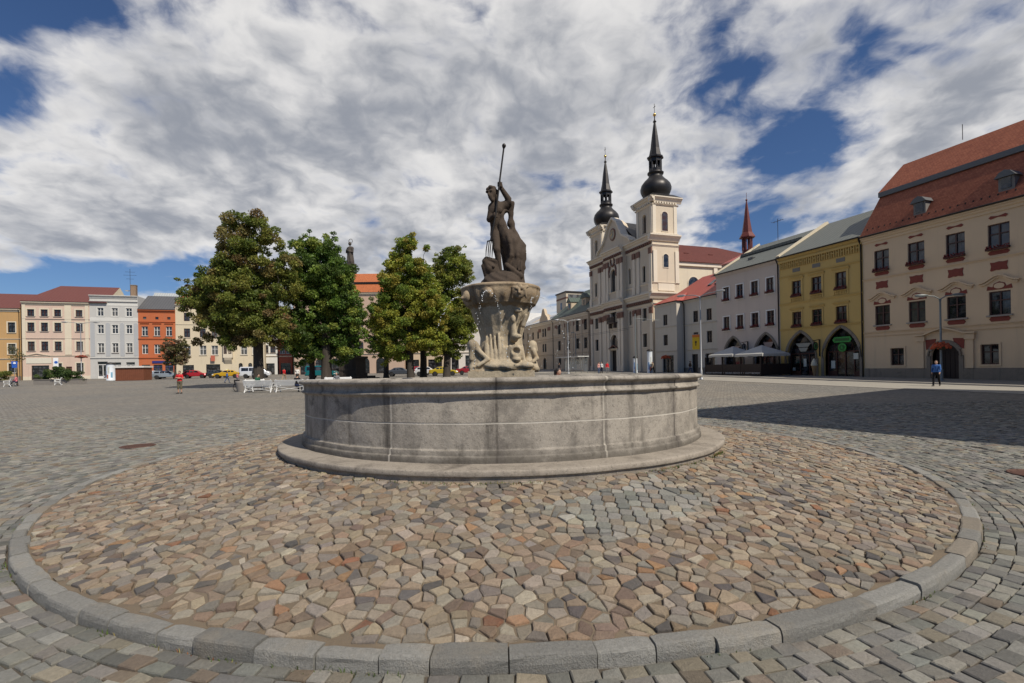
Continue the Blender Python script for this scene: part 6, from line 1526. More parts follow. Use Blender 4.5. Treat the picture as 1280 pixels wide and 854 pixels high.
# ---------------------------------------------------------------- people
SKIN = (.45, .27, .19)
def pmat(name, c): return plain('cloth_' + name, c, .85, 0, .12, 12, .2)
COLS = dict(red=(.55, .025, .03), olive=(.12, .105, .07), black=(.012, .012, .015), navy=(.02, .03, .07), blue=(.05, .13, .35), white=(.7, .7, .68), pink=(.60, .18, .2), grey=(.18, .18, .19), green=(.02, .10, .06), brown=(.10, .06, .035), tan=(.36, .27, .18), orange=(.6, .22, .08), jean=(.06, .09, .17), rose=(.6, .32, .28))
HAIR = dict(dark=(.015, .011, .009), brown=(.05, .028, .015), fair=(.30, .2, .1), grey=(.25, .24, .23))
def person(label, x, y, rz, pose='stand', top='grey', legs='navy', hair='dark', h=1.74, z=None, long=True, shorts=False, longhair=False, seat=.45, res=.026, extra=None, group=None):
    """local figure faces -y; one continuous body, materials follow the garment nearest to the surface"""
    s = h / 1.75; root_z = ground(x, y) if z is None else z
    L, Rr = {}, {}
    hip = .93 * s; pel = Vector((0, 0, hip)); ch = Vector((0, 0, 1.36 * s)); head = Vector((0, -.03 * s, 1.63 * s)); sw, hw = .185 * s, .095 * s
    J = {}
    for sd in (-1, 1):
        J[sd, 'sh'] = Vector((sd * sw, 0, 1.42 * s)); J[sd, 'hp'] = Vector((sd * hw, 0, hip))
        J[sd, 'el'] = Vector((sd * (sw + .05 * s), .03 * s, 1.13 * s)); J[sd, 'wr'] = Vector((sd * (sw + .055 * s), -.06 * s, .89 * s)); J[sd, 'hd'] = Vector((sd * (sw + .05 * s), -.085 * s, .80 * s))
        J[sd, 'kn'] = Vector((sd * (hw + .01), -.015 * s, .50 * s)); J[sd, 'an'] = Vector((sd * (hw + .02), .02 * s, .09 * s)); J[sd, 'to'] = Vector((sd * (hw + .05), -.15 * s, .035 * s))
    if pose == 'crossed':
        for sd in (-1, 1):
            J[sd, 'el'] = Vector((sd * (sw + .08 * s), -.07 * s, 1.16 * s)); J[sd, 'wr'] = Vector((-sd * .07 * s, -.21 * s, 1.2 * s + sd * .02)); J[sd, 'hd'] = Vector((-sd * .15 * s, -.18 * s, 1.22 * s + sd * .02))
    if pose == 'walk':
        for sd, k in ((-1, 1), (1, -1)):
            J[sd, 'kn'] = Vector((sd * hw, -.17 * k * s - .03, .52 * s)); J[sd, 'an'] = Vector((sd * hw, -.30 * k * s + (.04 if k < 0 else 0), .09 * s + (.06 if k < 0 else 0))); J[sd, 'to'] = J[sd, 'an'] + Vector((sd * .02, -.16 * s, -.05 * s - (.04 if k < 0 else 0)))
            J[sd, 'el'] = Vector((sd * (sw + .06 * s), .12 * k * s, 1.15 * s)); J[sd, 'wr'] = Vector((sd * (sw + .04 * s), .10 * k * s - .12 * s, .94 * s)); J[sd, 'hd'] = J[sd, 'wr'] + Vector((0, -.05 * s, -.07 * s))
    if pose == 'sit':
        dz = seat + .10 - hip
        pel.z += dz; ch.z += dz; head.z += dz; head.y -= .04
        for k in J: J[k].z += dz
        for sd in (-1, 1):
            J[sd, 'kn'] = Vector((sd * (hw + .05), -.44 * s, seat + .08)); J[sd, 'an'] = Vector((sd * (hw + .04), -.46 * s, .09)); J[sd, 'to'] = Vector((sd * (hw + .07), -.62 * s, .035))
            J[sd, 'el'] = Vector((sd * (sw + .06), -.04, 1.14 * s + dz)); J[sd, 'wr'] = Vector((sd * .13, -.28, seat + .22)); J[sd, 'hd'] = Vector((sd * .09, -.35, seat + .2))
    pr = []          # garment index, shape
    add = lambda k, a, b, ra, rb: pr.append((k, ('c', tuple(a), tuple(b), ra * s, rb * s)))
    TOP, LEG, SK, SHOE = 0, 1, 2, 3
    sp = pel.lerp(ch, .35)
    add(TOP, pel + Vector((-.05, 0, .08 * s)), pel + Vector((.05, 0, .08 * s)), .125, .125); add(TOP, sp, ch + Vector((0, 0, -.04)), .135, .145)
    add(TOP, ch + Vector((-.10 * s, 0, 0)), ch + Vector((.10 * s, 0, 0)), .115, .115); add(LEG, pel + Vector((-.05 * s, .01, -.02)), pel + Vector((.05 * s, .01, -.02)), .13, .13)
    add(SK, ch + Vector((0, 0, .10 * s)), head + Vector((0, .03, -.06 * s)), .058, .052)
    pr.append((SK, ('e', tuple(head), (.078 * s, .098 * s, .118 * s)))); add(SK, head + Vector((0, -.08 * s, .01)), head + Vector((0, -.108 * s, -.022 * s)), .012, .018); add(SK, head + Vector((0, -.05 * s, -.07 * s)), head + Vector((0, -.06 * s, -.09 * s)), .045, .03)
    for sd in (-1, 1):
        add(SK, head + Vector((sd * .078 * s, .01, -.01)), head + Vector((sd * .082 * s, .015, .015)), .018, .02)
        add(TOP, J[sd, 'sh'], J[sd, 'el'], .062, .048); add(TOP if long else SK, J[sd, 'el'], J[sd, 'wr'], .046, .034)
        add(SK, J[sd, 'wr'], J[sd, 'hd'], .032, .040); fd = (J[sd, 'hd'] - J[sd, 'wr']).normalized()
        for i in range(4): q = J[sd, 'hd'] + Vector(((i - 1.5) * .006, (i - 1.5) * .018, 0)) * s; add(SK, q, q + fd * (.075 - .008 * abs(i - 1.4)) * s, .0125, .010)
        add(SK, J[sd, 'wr'].lerp(J[sd, 'hd'], .5), J[sd, 'wr'].lerp(J[sd, 'hd'], .8) + Vector((-sd * .02, -.045, 0)) * s, .014, .011)
        add(LEG, J[sd, 'hp'] + Vector((0, 0, -.02)), J[sd, 'kn'], .098, .066)
        if shorts: add(LEG, J[sd, 'kn'].lerp(J[sd, 'hp'], .1), J[sd, 'kn'].lerp(J[sd, 'an'], .22), .082, .08); add(SK, J[sd, 'kn'], J[sd, 'an'], .058, .038)
        else: add(LEG, J[sd, 'kn'], J[sd, 'an'], .068, .052)
        add(SHOE, J[sd, 'an'] + Vector((0, .02, -.045)), J[sd, 'to'], .05, .04)
    def dist(P, p): return cap(P, p[1], p[2], p[3], p[4]) if p[0] == 'c' else ell(P, p[1], p[2])
    def fn(P):
        d = None
        for k, p in pr: e = dist(P, p); d = e if d is None else smin(d, e, .035 * s if p[-1] is not None and (p[0] == 'e' or p[3] > .02) else .012)
        return d
    allp = np.array([q for _, p in pr for q in (p[1], p[2] if p[0] == 'c' else p[1])]); lo, hi = allp.min(0) - .2, allp.max(0) + .2
    v_, f_ = nets(fn, lo, hi, res); cen = v_[f_[:, 0]]
    ds = np.stack([dist(cen, p) for k, p in pr]); kk = np.array([k for k, p in pr]); mi = kk[ds.argmin(0)]
    root = empty('person', (x, y, root_z), rz, label, 'person', group)
    nobj('body', np_mesh('body', v_, f_, [pmat(top, COLS[top]), pmat(legs, COLS[legs]), plain('skin', SKIN, .6), plain('dark_shoes', (.025, .022, .02), .6)], mi), root)
    hc = head + Vector((0, .018, .022)) 
    def hf(P):
        d = ell(P, hc, (.088 * s, .104 * s, .118 * s)); d = np.maximum(d, -(ell(P, head + Vector((0, -.06 * s, -.045 * s)), (.085 * s, .09 * s, .11 * s))))
        if longhair: d = smin(d, cap(P, hc + Vector((0, .07, 0)), hc + Vector((0, .09, -.26)), .08, .06), .03)
        return d
    v_, f_ = nets(hf, np.array(hc) - (.14, .17, .36), np.array(hc) + (.14, .19, .15), .02)
    nobj('hair', np_mesh('hair', v_, f_, plain('hair_' + hair, HAIR[hair], .6)), root)
    if extra: extra(root, J, s)
    return root
def bag(root, J, s):
    m = MB(); m.smooth = True; m.ball(tuple(J[1, 'hd'] + Vector((.06, 0, -.16))), (.07, .14, .15), 10, 6); m.tube([J[1, 'hd'] + Vector((.05, -.08, -.06)), J[1, 'hd'] + Vector((.02, 0, .02)), J[1, 'hd'] + Vector((.05, .08, -.06))], .01, 5); 
    o = m.build('bag', pmat('bagblack', (.02, .02, .02)), None, tuple(root.matrix_basis @ Vector((0, 0, 0))), root.rotation_euler[2]); tag(o, 'small dark shoulder bag carried by the walker near the palace', 'bag')
person('man in red t-shirt and olive cut-off trousers with crossed arms at left', -25.6, 37.2, rad(6), 'crossed', 'red', 'olive', 'dark', 1.74, long=False, shorts=True, res=.018)
person('walker in blue patterned jacket and black trousers by the palace lamp', 26.6, 30.3, rad(-55), 'walk', 'blue', 'black', 'brown', 1.62, res=.018)
person('dark haired person in orange top behind the basin, only head and shoulders showing', 1.62, 17.2, rad(60), 'stand', 'orange', 'jean', 'dark', 1.70, longhair=True, long=False)
person('person in pink shirt and dark trousers sitting on the leftmost white bench', -62.1, 60.5, rad(-60), 'sit', 'pink', 'navy', 'fair', 1.72, seat=.48)
person('child in blue top walking past the big tree', -35.1, 59.5, rad(150), 'walk', 'blue', 'jean', 'brown', 1.35)
person('child in pink top beside the child in blue', -34.3, 60.3, rad(160), 'stand', 'pink', 'grey', 'fair', 1.2)
person('man in grey shirt standing beside the big tree trunk', -26.9, 50.5, rad(190), 'stand', 'grey', 'brown', 'dark', 1.78)
person('person in red top near the round blue sign', -29.5, 62.5, rad(170), 'walk', 'red', 'tan', 'dark', 1.7)
person('person in white shirt walking near the round blue sign', -28.0, 63, rad(20), 'walk', 'white', 'black', 'brown', 1.72)
person('person in black standing near the low green tree', -25.6, 62, rad(10), 'stand', 'black', 'black', 'dark', 1.72)
for lab, x, y, a, t, l, hr in (('waiting person in rose top before the church', 13.1, 73, 40, 'rose', 'jean', 'brown'), ('waiting person in white top before the church', 13.6, 73.4, -30, 'white', 'navy', 'dark'), ('waiting person in red top before the church', 14.3, 72.6, 10, 'red', 'grey', 'fair'), ('person in dark coat at the bus shelter', 7.0, 72, 80, 'black', 'jean', 'dark'), ('person in tan jacket passing the advertising pillars', 19.2, 66, -70, 'tan', 'black', 'grey'), ('person in brown jacket by the low grey white house', 23.4, 63.5, 60, 'brown', 'jean', 'dark')):
    person(lab, x, y, rad(a), 'stand' if 'wait' in lab else 'walk', t, l, hr, 1.7, res=.032)

# ---------------------------------------------------------------- benches
BW = plain('white_bench_paint', (.74, .74, .72), .5, 0, .06)
def make_bench(label, x, y, rz, L=1.9):
    r = empty('bench', (x, y, ground(x, y)), rz, label, 'bench', 'white slatted benches')
    m = MB()
    for i in range(4): m.box(-L / 2, L / 2, -.42 + i * .115, -.33 + i * .115, .44, .475)
    m.build('seat', BW, r)
    m = MB()
    for i in range(4): m.prism_x([(.06 + i * .035, .53 + i * .105), (.095 + i * .035, .52 + i * .105), (.125 + i * .035, .605 + i * .105), (.09 + i * .035, .615 + i * .105)], -L / 2, L / 2)
    m.build('backrest', BW, r)
    for sx_ in (-1, 1):
        x_ = sx_ * (L / 2 - .12); m = MB()
        m.tube([(x_, -.45, 0), (x_, -.38, .22), (x_, -.40, .44), (x_, -.44, .66)], [.04, .03, .032, .03], 7); m.tube([(x_, .22, 0), (x_, .08, .25), (x_, .06, .46), (x_, .21, .98)], [.04, .032, .034, .028], 7)
        m.tube([(x_, -.44, .42), (x_, .06, .42)], .03, 6); m.tube([(x_, -.48, .67), (x_, -.2, .70), (x_, .13, .68)], .032, 6); m.tube([(x_, -.38, .2), (x_, -.15, .34), (x_, .09, .22)], .02, 5)
        m.build('leg', BW, r)
    for a, b in ((-1, 1), (1, -1)): m = MB(); m.tube([(a * (L / 2 - .12), .1, .12), (b * (L / 2 - .12), .1, .42)], .018, 5); m.build('brace', BW, r)
    return r
make_bench('white slatted bench at the left edge with a person in pink on it', -62.4, 60.2, rad(-60), 2.0)
make_bench('white slatted bench in front of the dark green shrubs', -59.2, 63.2, rad(-50), 2.0)
for i, (x, y, a, lab) in enumerate(((-19.2, 36.6, 176, 'white bench seen from behind, leftmost of the row under the trees'), (-16.75, 36.5, 177, 'white bench seen from behind, second of the row under the trees'), (-14.3, 36.4, 178, 'white bench seen from behind, next to the basin edge'), (-20.6, 39.0, 80, 'white bench standing crosswise behind the row under the trees'), (-15.0, 41.5, 4, 'white bench facing the basin near the second tree'))): make_bench(lab, x, y, rad(a), 2.3)
person('seated person in dark green jacket on the leftmost bench of the row', -20.6, 39.1, rad(80), 'sit', 'green', 'black', 'dark', 1.74)
person('seated person in black with head bent on the row of benches', -16.2, 36.4, rad(177), 'sit', 'black', 'navy', 'dark', 1.7)
person('seated person in grey on the bench facing the basin', -15.0, 41.3, rad(4), 'sit', 'grey', 'black', 'grey', 1.7)
def wheelchair(x, y, rz):
    r = empty('wheelchair', (x, y, ground(x, y)), rz, 'dark folding wheelchair beside the benches under the big tree', 'wheelchair')
    for s in (-1, 1):
        m = MB(); m.tube([(s * .28, .30 * math.cos(t * .524), .31 + .30 * math.sin(t * .524)) for t in range(13)], .02, 6, False)
        for t in range(6): m.tube([(s * .28, 0, .31), (s * .28, .3 * math.cos(t * 1.047), .31 + .3 * math.sin(t * 1.047))], .006, 4, False)
        m.build('wheel', GUT, r); m = MB(); m.lathe([(.08, -.02), (.08, .02)], 10, (0, 0, 0)); o = m.build('caster', GUT, r, (s * .25, -.42, .08)); o.rotation_euler = (0, rad(90), 0)
        m = MB(); m.tube([(s * .25, .22, .95), (s * .25, .18, .5), (s * .25, -.3, .5), (s * .25, -.45, .12)], .018, 6); m.build('frame', DARKF, r)
    m = MB(); m.box(-.24, .24, -.3, .2, .48, .53); m.build('seat', pmat('black', COLS['black']), r); m = MB(); m.box(-.24, .24, .17, .21, .53, .92); m.build('backrest', pmat('black', COLS['black']), r)
wheelchair(-22.3, 39.4, rad(70))
def tub(x, y, label, r_=.5, h=.6):
    m = MB(); m.smooth = True; m.lathe([(r_ * .75, 0), (r_, h * .8), (r_ * 1.06, h), (r_ * .9, h), (r_ * .85, h - .08), (0, h - .08)], 16); o = m.build('planter_tub', plain('planter_concrete', (0, 0, 0)), None, (x, y, ground(x, y))); tag(o, label, 'planter')
tub(-21.4, 38.2, 'round grey concrete tub beside the benches under the big tree', .42, .85)
# ---------------------------------------------------------------- cars
TYRE = plain('tyre_rubber', (.015, .015, .016), .8); RIM = plain('wheel_rim', (.42, .43, .44), .3, .9); CARGL = glassmat('car_glass', (.008, .01, .012)); LAMP = plain('headlamp_glass', (.6, .62, .64), .15); TAIL = plain('tail_lamp', (.35, .012, .012), .2)
SHAPES = {
    'wagon': (4.5, [(-2.22, .35), (2.2, .35), (2.24, .62), (2.15, .78), (1.45, .93), (1.15, 1.0), (.45, 1.42), (-.1, 1.48), (-1.6, 1.46), (-2.05, 1.15), (-2.22, .92)], 1.15, -1.95, 1.42),
    'sedan': (4.5, [(-2.22, .36), (2.2, .36), (2.24, .6), (2.15, .76), (1.4, .9), (1.0, .95), (.35, 1.36), (-.1, 1.42), (-.9, 1.38), (-1.45, 1.05), (-2.1, .98), (-2.24, .85)], .95, -1.4, 1.36),
    'hatch': (3.9, [(-1.92, .35), (1.9, .35), (1.95, .6), (1.86, .78), (1.25, .94), (.95, 1.0), (.3, 1.42), (-.2, 1.48), (-1.3, 1.42), (-1.72, 1.08), (-1.92, .92)], 1.0, -1.66, 1.41),
    'van': (4.8, [(-2.38, .36), (2.3, .36), (2.36, .7), (2.2, 1.0), (1.75, 1.15), (1.1, 1.78), (.7, 1.9), (-2.2, 1.9), (-2.38, 1.6)], 1.7, -2.3, 1.8)}
def poly2(x, z, pts):
    p = np.array(pts); d = np.full(x.shape, 1e9); s = np.ones(x.shape); n = len(p)
    for i in range(n):
        a, b = p[i], p[i - 1]; ex, ez = b - a; wx, wz = x - a[0], z - a[1]; t = np.clip((wx * ex + wz * ez) / (ex * ex + ez * ez), 0, 1)
        d = np.minimum(d, (wx - ex * t) ** 2 + (wz - ez * t) ** 2)
        c1, c2, c3 = z >= a[1], z < b[1], ex * wz > ez * wx; s = np.where((c1 & c2 & c3) | (~c1 & ~c2 & ~c3), -s, s)
    return s * np.sqrt(d)
CARM = {}
def make_car(kind):
    if kind in CARM: return CARM[kind]
    L, prof, xf, xb, roof = SHAPES[kind]; belt = 1.0 if kind != 'van' else 1.12; wx = (L * .305, -L * .29)
    def hw(z, x): return .87 - np.clip((z - belt + .05) / (roof - belt), 0, 1.2) * (.22 if kind != 'van' else .1) - .10 * np.clip((np.abs(x) - L / 2 + .5) / .5, 0, 1) ** 2
    def fn(P):
        x, y, z = P[..., 0], P[..., 1], P[..., 2]
        d = smax(poly2(x, z, prof), np.abs(y) - hw(z, x), .12)
        for w in wx: d = smax(d, -np.maximum(np.hypot(x - w, z - .31) - .37, .60 - np.abs(y)), .02)
        return d
    v_, f_ = nets(fn, (-L / 2 - .1, -1, .25), (L / 2 + .1, 1, 2.1), .05)
    c = v_[f_].mean(1); e1 = v_[f_[:, 2]] - v_[f_[:, 0]]; e2 = v_[f_[:, 3]] - v_[f_[:, 1]]; nn = np.cross(e1, e2); nn /= np.linalg.norm(nn, axis=1, keepdims=True) + 1e-9
    x, y, z = c.T; pill = np.zeros(len(c), bool)
    side = np.abs(nn[:, 1]) > .5
    for pxx in ((xf * .15 - .3, xb * .45) if kind != 'van' else (.35, -.9)): pill |= side & (np.abs(x - pxx) < .05)
    pill |= side & (x < xb + .28) | side & (x > xf - .28 - (z - belt) * .9)
    glass = (z > belt + .03) & (z < roof - .07) & (nn[:, 2] < .75) & ~pill & (x < xf + .15)
    if kind == 'van': glass &= (x > -.9) | side
    light = (x > L / 2 - .32) & (z > .58) & (z < .74) & (np.abs(y) > .42) & (nn[:, 0] > .1); tail = (x < -L / 2 + .2) & (z > .72) & (z < .95) & (np.abs(y) > .5) & (nn[:, 0] < -.1)
    out = {}
    for nm, mk in (('body', ~(glass | light | tail)), ('window', glass), ('headlight', light), ('tail_light', tail)):
        ff = f_[mk]
        if len(ff) == 0: continue
        u, inv = np.unique(ff, return_inverse=True); out[nm] = (v_[u], inv.reshape(-1, 4))
    CARM[kind] = (out, L, wx); return CARM[kind]
m = MB(); m.lathe([(.20, -.10), (.29, -.10), (.315, -.07), (.315, .07), (.29, .10), (.20, .10)], 18); TYM = m.mesh('wheel', TYRE)
m = MB(); m.lathe([(.0, .085), (.06, .10), (.08, .08), (.18, .085), (.205, .10), (.205, -.09), (0, -.09)], 15); RIMM = m.mesh('rim', RIM)
CMESH = {}
def car(label, x, y, rz, kind, colour, roofsign=False):
    out, L, wx = make_car(kind); r = empty('parked_car', (x, y, ground(x, y)), rz, label, 'car', 'cars parked round the square')
    pm = plain('car_paint_' + '_'.join('%d' % (c * 100) for c in colour), colour, .22, .25, .03, 3, .6)
    for nm, (v_, f_) in out.items():
        key = (kind, nm, pm.name if nm == 'body' else '')
        if key not in CMESH: CMESH[key] = np_mesh(nm, v_, f_, {'body': pm, 'window': CARGL, 'headlight': LAMP, 'tail_light': TAIL}[nm])
        part(nm, CMESH[key], r)
    for w in wx:
        for s in (-1, 1):
            o = part('wheel', TYM, r, (w, s * .76, .315)); o.rotation_euler = (rad(90) * -s, 0, 0); part('rim', RIMM, o)
    if roofsign: m = MB(); m.box(-.15, .15, -.35, .35, 1.44, 1.6); m.build('roof_sign', plain('roof_sign_white', (.8, .78, .5), .4), r)
    return r
def lp(t, Z): return (t * Z, Z)
AL = ANG_L
car('dark grey estate car parked behind the white advertising pillar', -71.6, 88.3, AL + rad(180), 'wagon', (.10, .105, .12)); car('white hatchback half hidden by the brown market booth', -66.8, 90.5, AL, 'hatch', (.65, .66, .66))
car('silver blue estate car right of the brown market booth', -60.4, 84.6, AL, 'wagon', (.28, .33, .38)); car('dark red car parked before the orange house', -57.4, 87.6, AL, 'hatch', (.40, .015, .025)); car('black car behind the man in the red t-shirt', -53.8, 88.6, AL, 'hatch', (.03, .04, .045))
car('bright yellow taxi in front of the cream house', -49.5, 84.0, AL + rad(180), 'sedan', (.58, .34, .012), True); car('white van left of the big tree trunk', -43.4, 81.8, AL, 'van', (.68, .69, .70))
car('teal car between the second tree and the low green tree', -29.5, 75, rad(2), 'van', (.01, .16, .17)); car('dark grey car under the yellow green lime', -17.4, 75.5, rad(4), 'sedan', (.07, .08, .10)); car('red car just left of the lime trunk', -15.4, 80.5, rad(4), 'hatch', (.42, .02, .03)); car('white car between the two middle trunks', -13.4, 76, rad(4), 'hatch', (.7, .7, .7)); car('yellow car between the middle trunks', -10.6, 75, rad(4), 'sedan', (.50, .38, .03)); car('red car seen left of the carved bowl', -6.8, 78, rad(6), 'sedan', (.30, .02, .03))

# ---------------------------------------------------------------- street furniture
POLE = plain('galvanised_pole', (.36, .37, .38), .45, .5); GPOLE = plain('grey_green_pole', (.20, .22, .22), .5, .3); SHADE = plain('lamp_glass', (.55, .56, .55), .25)
def street_lamp(label, x, y, rz, h, span, basket=None, mat=POLE, arms=(-1, 1), rise=.5):
    r = empty('street_lamp', (x, y, ground(x, y)), rz, label, 'street lamp', 'street lamps')
    m = MB(); m.tube([(0, 0, -.1), (0, 0, .9), (0, 0, .95), (0, 0, h - rise)], [.11, .11, .075, .06], 10); m.lathe([(.2, -.05), (.2, .08), (.13, .2)], 12); m.build('pole', mat, r)
    for s in arms:
        m = MB(); m.tube([(0, 0, h - rise - .02), (s * .05, 0, h - rise * .4), (s * span * .35, 0, h), (s * span * .8, 0, h + .06)], [.05, .045, .04, .035], 8); a = m.build('arm', mat, r)
        m = MB(); m.smooth = True; c = (s * (span * .8 + .35), 0, h + .08)
        m.ball(c, (.48, .17, .10), 12, 6); m.m = 1; m.ball((c[0], 0, c[2] - .05), (.36, .13, .09), 10, 6); m.build('lamp_head', [mat, SHADE], a)
    if basket:
        z, rr, col = basket; m = MB(); m.smooth = True; m.lathe([(.1, z - .22), (rr * .8, z - .1), (rr * .85, z + .02), (.05, z + .02)], 16); m.m = 1
        for i in range(230):
            a = RND.uniform(0, 6.28); q = rr * RND.random() ** .5; s_ = RND.uniform(.05, .10); m.ball((q * math.cos(a), q * math.sin(a), z + .16 * math.sqrt(max(0, 1 - (q / rr) ** 2)) * 1.6 - .12 * (q / rr) + RND.gauss(0, .04)), s_, 5, 3)
        m.build('flower_basket', [plain('basket_green', (.05, .05, .025), .8), plain('flowers_' + col, {'orange': (.42, .07, .02), 'dark': (.20, .035, .015)}[col], .7, 0, .45, 25)], r)
    return r
street_lamp('grey two armed lamp post with a ball of dark red flowers', -70.4, 79, AL, 9.6, 2.2, (4.0, .78, 'dark'))
street_lamp('pale double armed lamp post at the right end of the basin carrying a yellow banner', 17.7, 45.2, ANG_R + rad(25), 8.0, 1.9, None)
street_lamp('lamp post with ball of orange flowers before the palace gate', 31.0, 34.9, ANG_R + rad(65), 6.2, 1.1, (2.55, .56, 'orange'), GPOLE)
street_lamp('tall pale double armed lamp post in front of the college', 8.65, 74, rad(10), 8.2, 1.7, None, POLE)
street_lamp('slim single armed lamp post on the pavement before the college', 11.4, 86, ANG_R, 7.0, 1.2, None, GPOLE, (-1,))
bn = empty('banner', (17.7, 45.2, ground(17.7, 45.2)), ANG_R + rad(25), 'yellow banner with orange top and dark emblem fixed to the lamp post', 'banner')
m = MB(); m.box(-.82, -.12, -.02, .02, 2.85, 4.25); m.m = 1; m.box(-.82, -.12, -.023, .023, 4.0, 4.25); m.m = 2; m.prism_y([(-.47 + .09 * math.cos(t * .8), 3.55 + .13 * math.sin(t * .8)) for t in range(8)], -.03, .03); m.prism_y([(-.51, 3.2), (-.43, 3.2), (-.43, 3.45), (-.51, 3.45)], -.028, .028)
m.build('cloth', [plain('banner_yellow', (.75, .48, .02), .7), plain('banner_orange', (.72, .20, .03), .7), DARKF], bn); [(lambda m: (m.tube([(0, 0, z_), (-.85, 0, z_)], .02, 6), m.build('bracket', POLE, bn)))(MB()) for z_ in (4.28, 2.82)]
def planter_pole(label, x, y, z, rr, col):
    r = empty('flower_stand', (x, y, ground(x, y)), 0, label, 'flower stand'); m = MB(); m.tube([(0, 0, 0), (0, 0, z)], .04, 8); m.build('pole', GPOLE, r)
    m = MB()
    for i in range(200):
        a = RND.uniform(0, 6.28); q = rr * RND.random() ** .5; s_ = RND.uniform(.05, .1); m.ball((q * math.cos(a), q * math.sin(a), z + .3 * math.sqrt(max(0, 1 - (q / rr) ** 2)) + RND.gauss(0, .05)), s_, 5, 3)
    m.build('flowers', plain('flowers_orange', (0, 0, 0)), r)
planter_pole('pole with a wide ball of orange red flowers beside the advertising pillars', 21.2, 66.5, 2.1, .6, 'orange')
def ad_pillar(label, x, y, r_, h, cap=True):
    r = empty('advertising_pillar', (x, y, ground(x, y)), 0, label, 'advertising pillar'); m = MB(); m.smooth = True; m.lathe([(r_ * 1.05, 0), (r_ * 1.05, .25), (r_, .27), (r_, h)], 20); m.build('column', plain('poster_white', (.62, .66, .70), .6, 0, .1, 2), r)
    m = MB(); m.lathe([(r_ * 1.15, h), (r_ * 1.2, h + .1), (r_ * .8, h + .28), (0, h + .34)], 20); m.build('cap', DARKF, r)
    for i, (a, z0, z1, c) in enumerate(((-2.4, .6, 1.6, (.1, .25, .5)), (-1.6, 1.2, 2.3, (.55, .56, .5)), (-.9, .5, 1.4, (.2, .4, .55)), (-1.9, .35, 1.0, (.5, .15, .1)))):
        if z1 > h: continue
        m = MB(); m.poly([((r_ + .008) * math.cos(a + k * .09), (r_ + .008) * math.sin(a + k * .09), z0) for k in range(6)] + [((r_ + .008) * math.cos(a + k * .09), (r_ + .008) * math.sin(a + k * .09), z1) for k in range(5, -1, -1)]); m.build('poster', plain('poster_%d' % i, c, .6, 0, .5, 6), r)
ad_pillar('round white advertising pillar with dark cap in front of the grey house', -67.6, 81.4, .6, 2.75)
ad_pillar('slim pale advertising pillar in front of the church side wall', 19.0, 66.6, .35, 3.1); ad_pillar('shorter slim pillar left of the taller one by the church', 17.6, 69.0, .3, 2.2)
# brown market booth
kb = empty('market_booth', (-62.2, 78.6, ground(0, 78.6)), rad(10), 'closed brown wooden market booth with white flat roof', 'booth')
m = MB(); m.box(-2.05, 2.05, 0, 2.4, 0, 2.1)
for i in range(14): m.box(-2.05 + i * .293, -2.05 + i * .293 + .27, -.03, .0, .05, 2.08)
m.build('cabin', plain('brown_boards', (.17, .055, .025), .7, 0, .25, 2), kb); m = MB(); m.box(-2.2, 2.2, -.25, 2.55, 2.1, 2.38); m.build('roof', plain('booth_roof_white', (.66, .64, .6), .6), kb)
def sign_post(label, x, y, rz, h, disc, shape='round', mat=None):
    r = empty('road_sign', (x, y, ground(x, y)), rz, label, 'road sign', 'road signs on poles'); m = MB(); m.tube([(0, 0, 0), (0, 0, h + .25)], .03, 8); m.build('pole', POLE, r); B = plain('sign_blue', (.015, .09, .42), .4); W = plain('sign_white', (.75, .76, .76), .4)
    m = MB()
    if shape == 'round': m.prism_y([(.30 * math.cos(t * .3), h + .30 * math.sin(t * .3)) for t in range(21)], -.05, -.035); m.m = 1; m.prism_y([(.27 * math.cos(t * .3), h + .27 * math.sin(t * .3)) for t in range(21)], -.06, -.05); m.m = 0; m.prism_y([(-.05, h - .17), (.05, h - .17), (.05, h + .02), (.13, h + .02), (0, h + .19), (-.13, h + .02), (-.05, h + .02)], -.07, -.06)
    elif shape == 'plates': m.box(-.28, .28, -.05, -.035, h - .02, h + .40); m.box(-.24, .24, -.05, -.035, h - .42, h - .06); m.m = 1; m.prism_y([(-.1, h + .08), (.1, h + .08), (.14, h + .2), (0, h + .32), (-.14, h + .2)], -.06, -.05)
    else: m.m = 1; m.box(-.55, -.03, -.05, -.02, h - .65, h + .65); m.m = 0; m.prism_y([(-.27 + .19 * math.cos(t * .3), h + .02 + .19 * math.sin(t * .3)) for t in range(21)], -.06, -.05)
    p = m.build('sign_plate', [B, W], r)
sign_post('round blue road sign on a pole between the trunks', -25.8, 62.3, rad(15), 3.0, 1); sign_post('two small blue sign plates on a pole before the ochre house', -63.0, 61.2, rad(45), 2.75, 1, 'plates'); sign_post('tall white sign board with a blue disc above the dark green shrubs', -63.4, 67.6, rad(40), 3.0, 1, 'board')
# bus shelter
bs = empty('bus_shelter', (9.5, 77.5, ground(0, 77.5)), math.atan2(-.9479, .3185), 'glass bus shelter with pale flat roof in front of the college', 'bus shelter')
m = MB(); m.box(-4.2, 4.2, -.9, 1.0, 2.5, 2.66); m.build('roof', plain('shelter_roof', (.5, .5, .48), .4), bs)
for x in (-4, -2, 0, 2, 4): m = MB(); m.tube([(x, .8, 0), (x, .8, 2.5)], .04, 6); m.build('post', GPOLE, bs)
cg, ntc, bc = newmat('clear_glass'); bc.inputs['Base Color'].default_value = (.85, .9, .9, 1); bc.inputs['Roughness'].default_value = .03; bc.inputs['Alpha'].default_value = .25
for x in (-3, -1, 1, 3): m = MB(); m.box(x - .92, x + .92, .79, .81, .3, 2.3); m.build('glass_panel', cg, bs)
m = MB(); m.box(-3, 3, .3, .65, .42, .47); m.build('seat', plain('bench_wood', (.2, .11, .06), .6), bs)
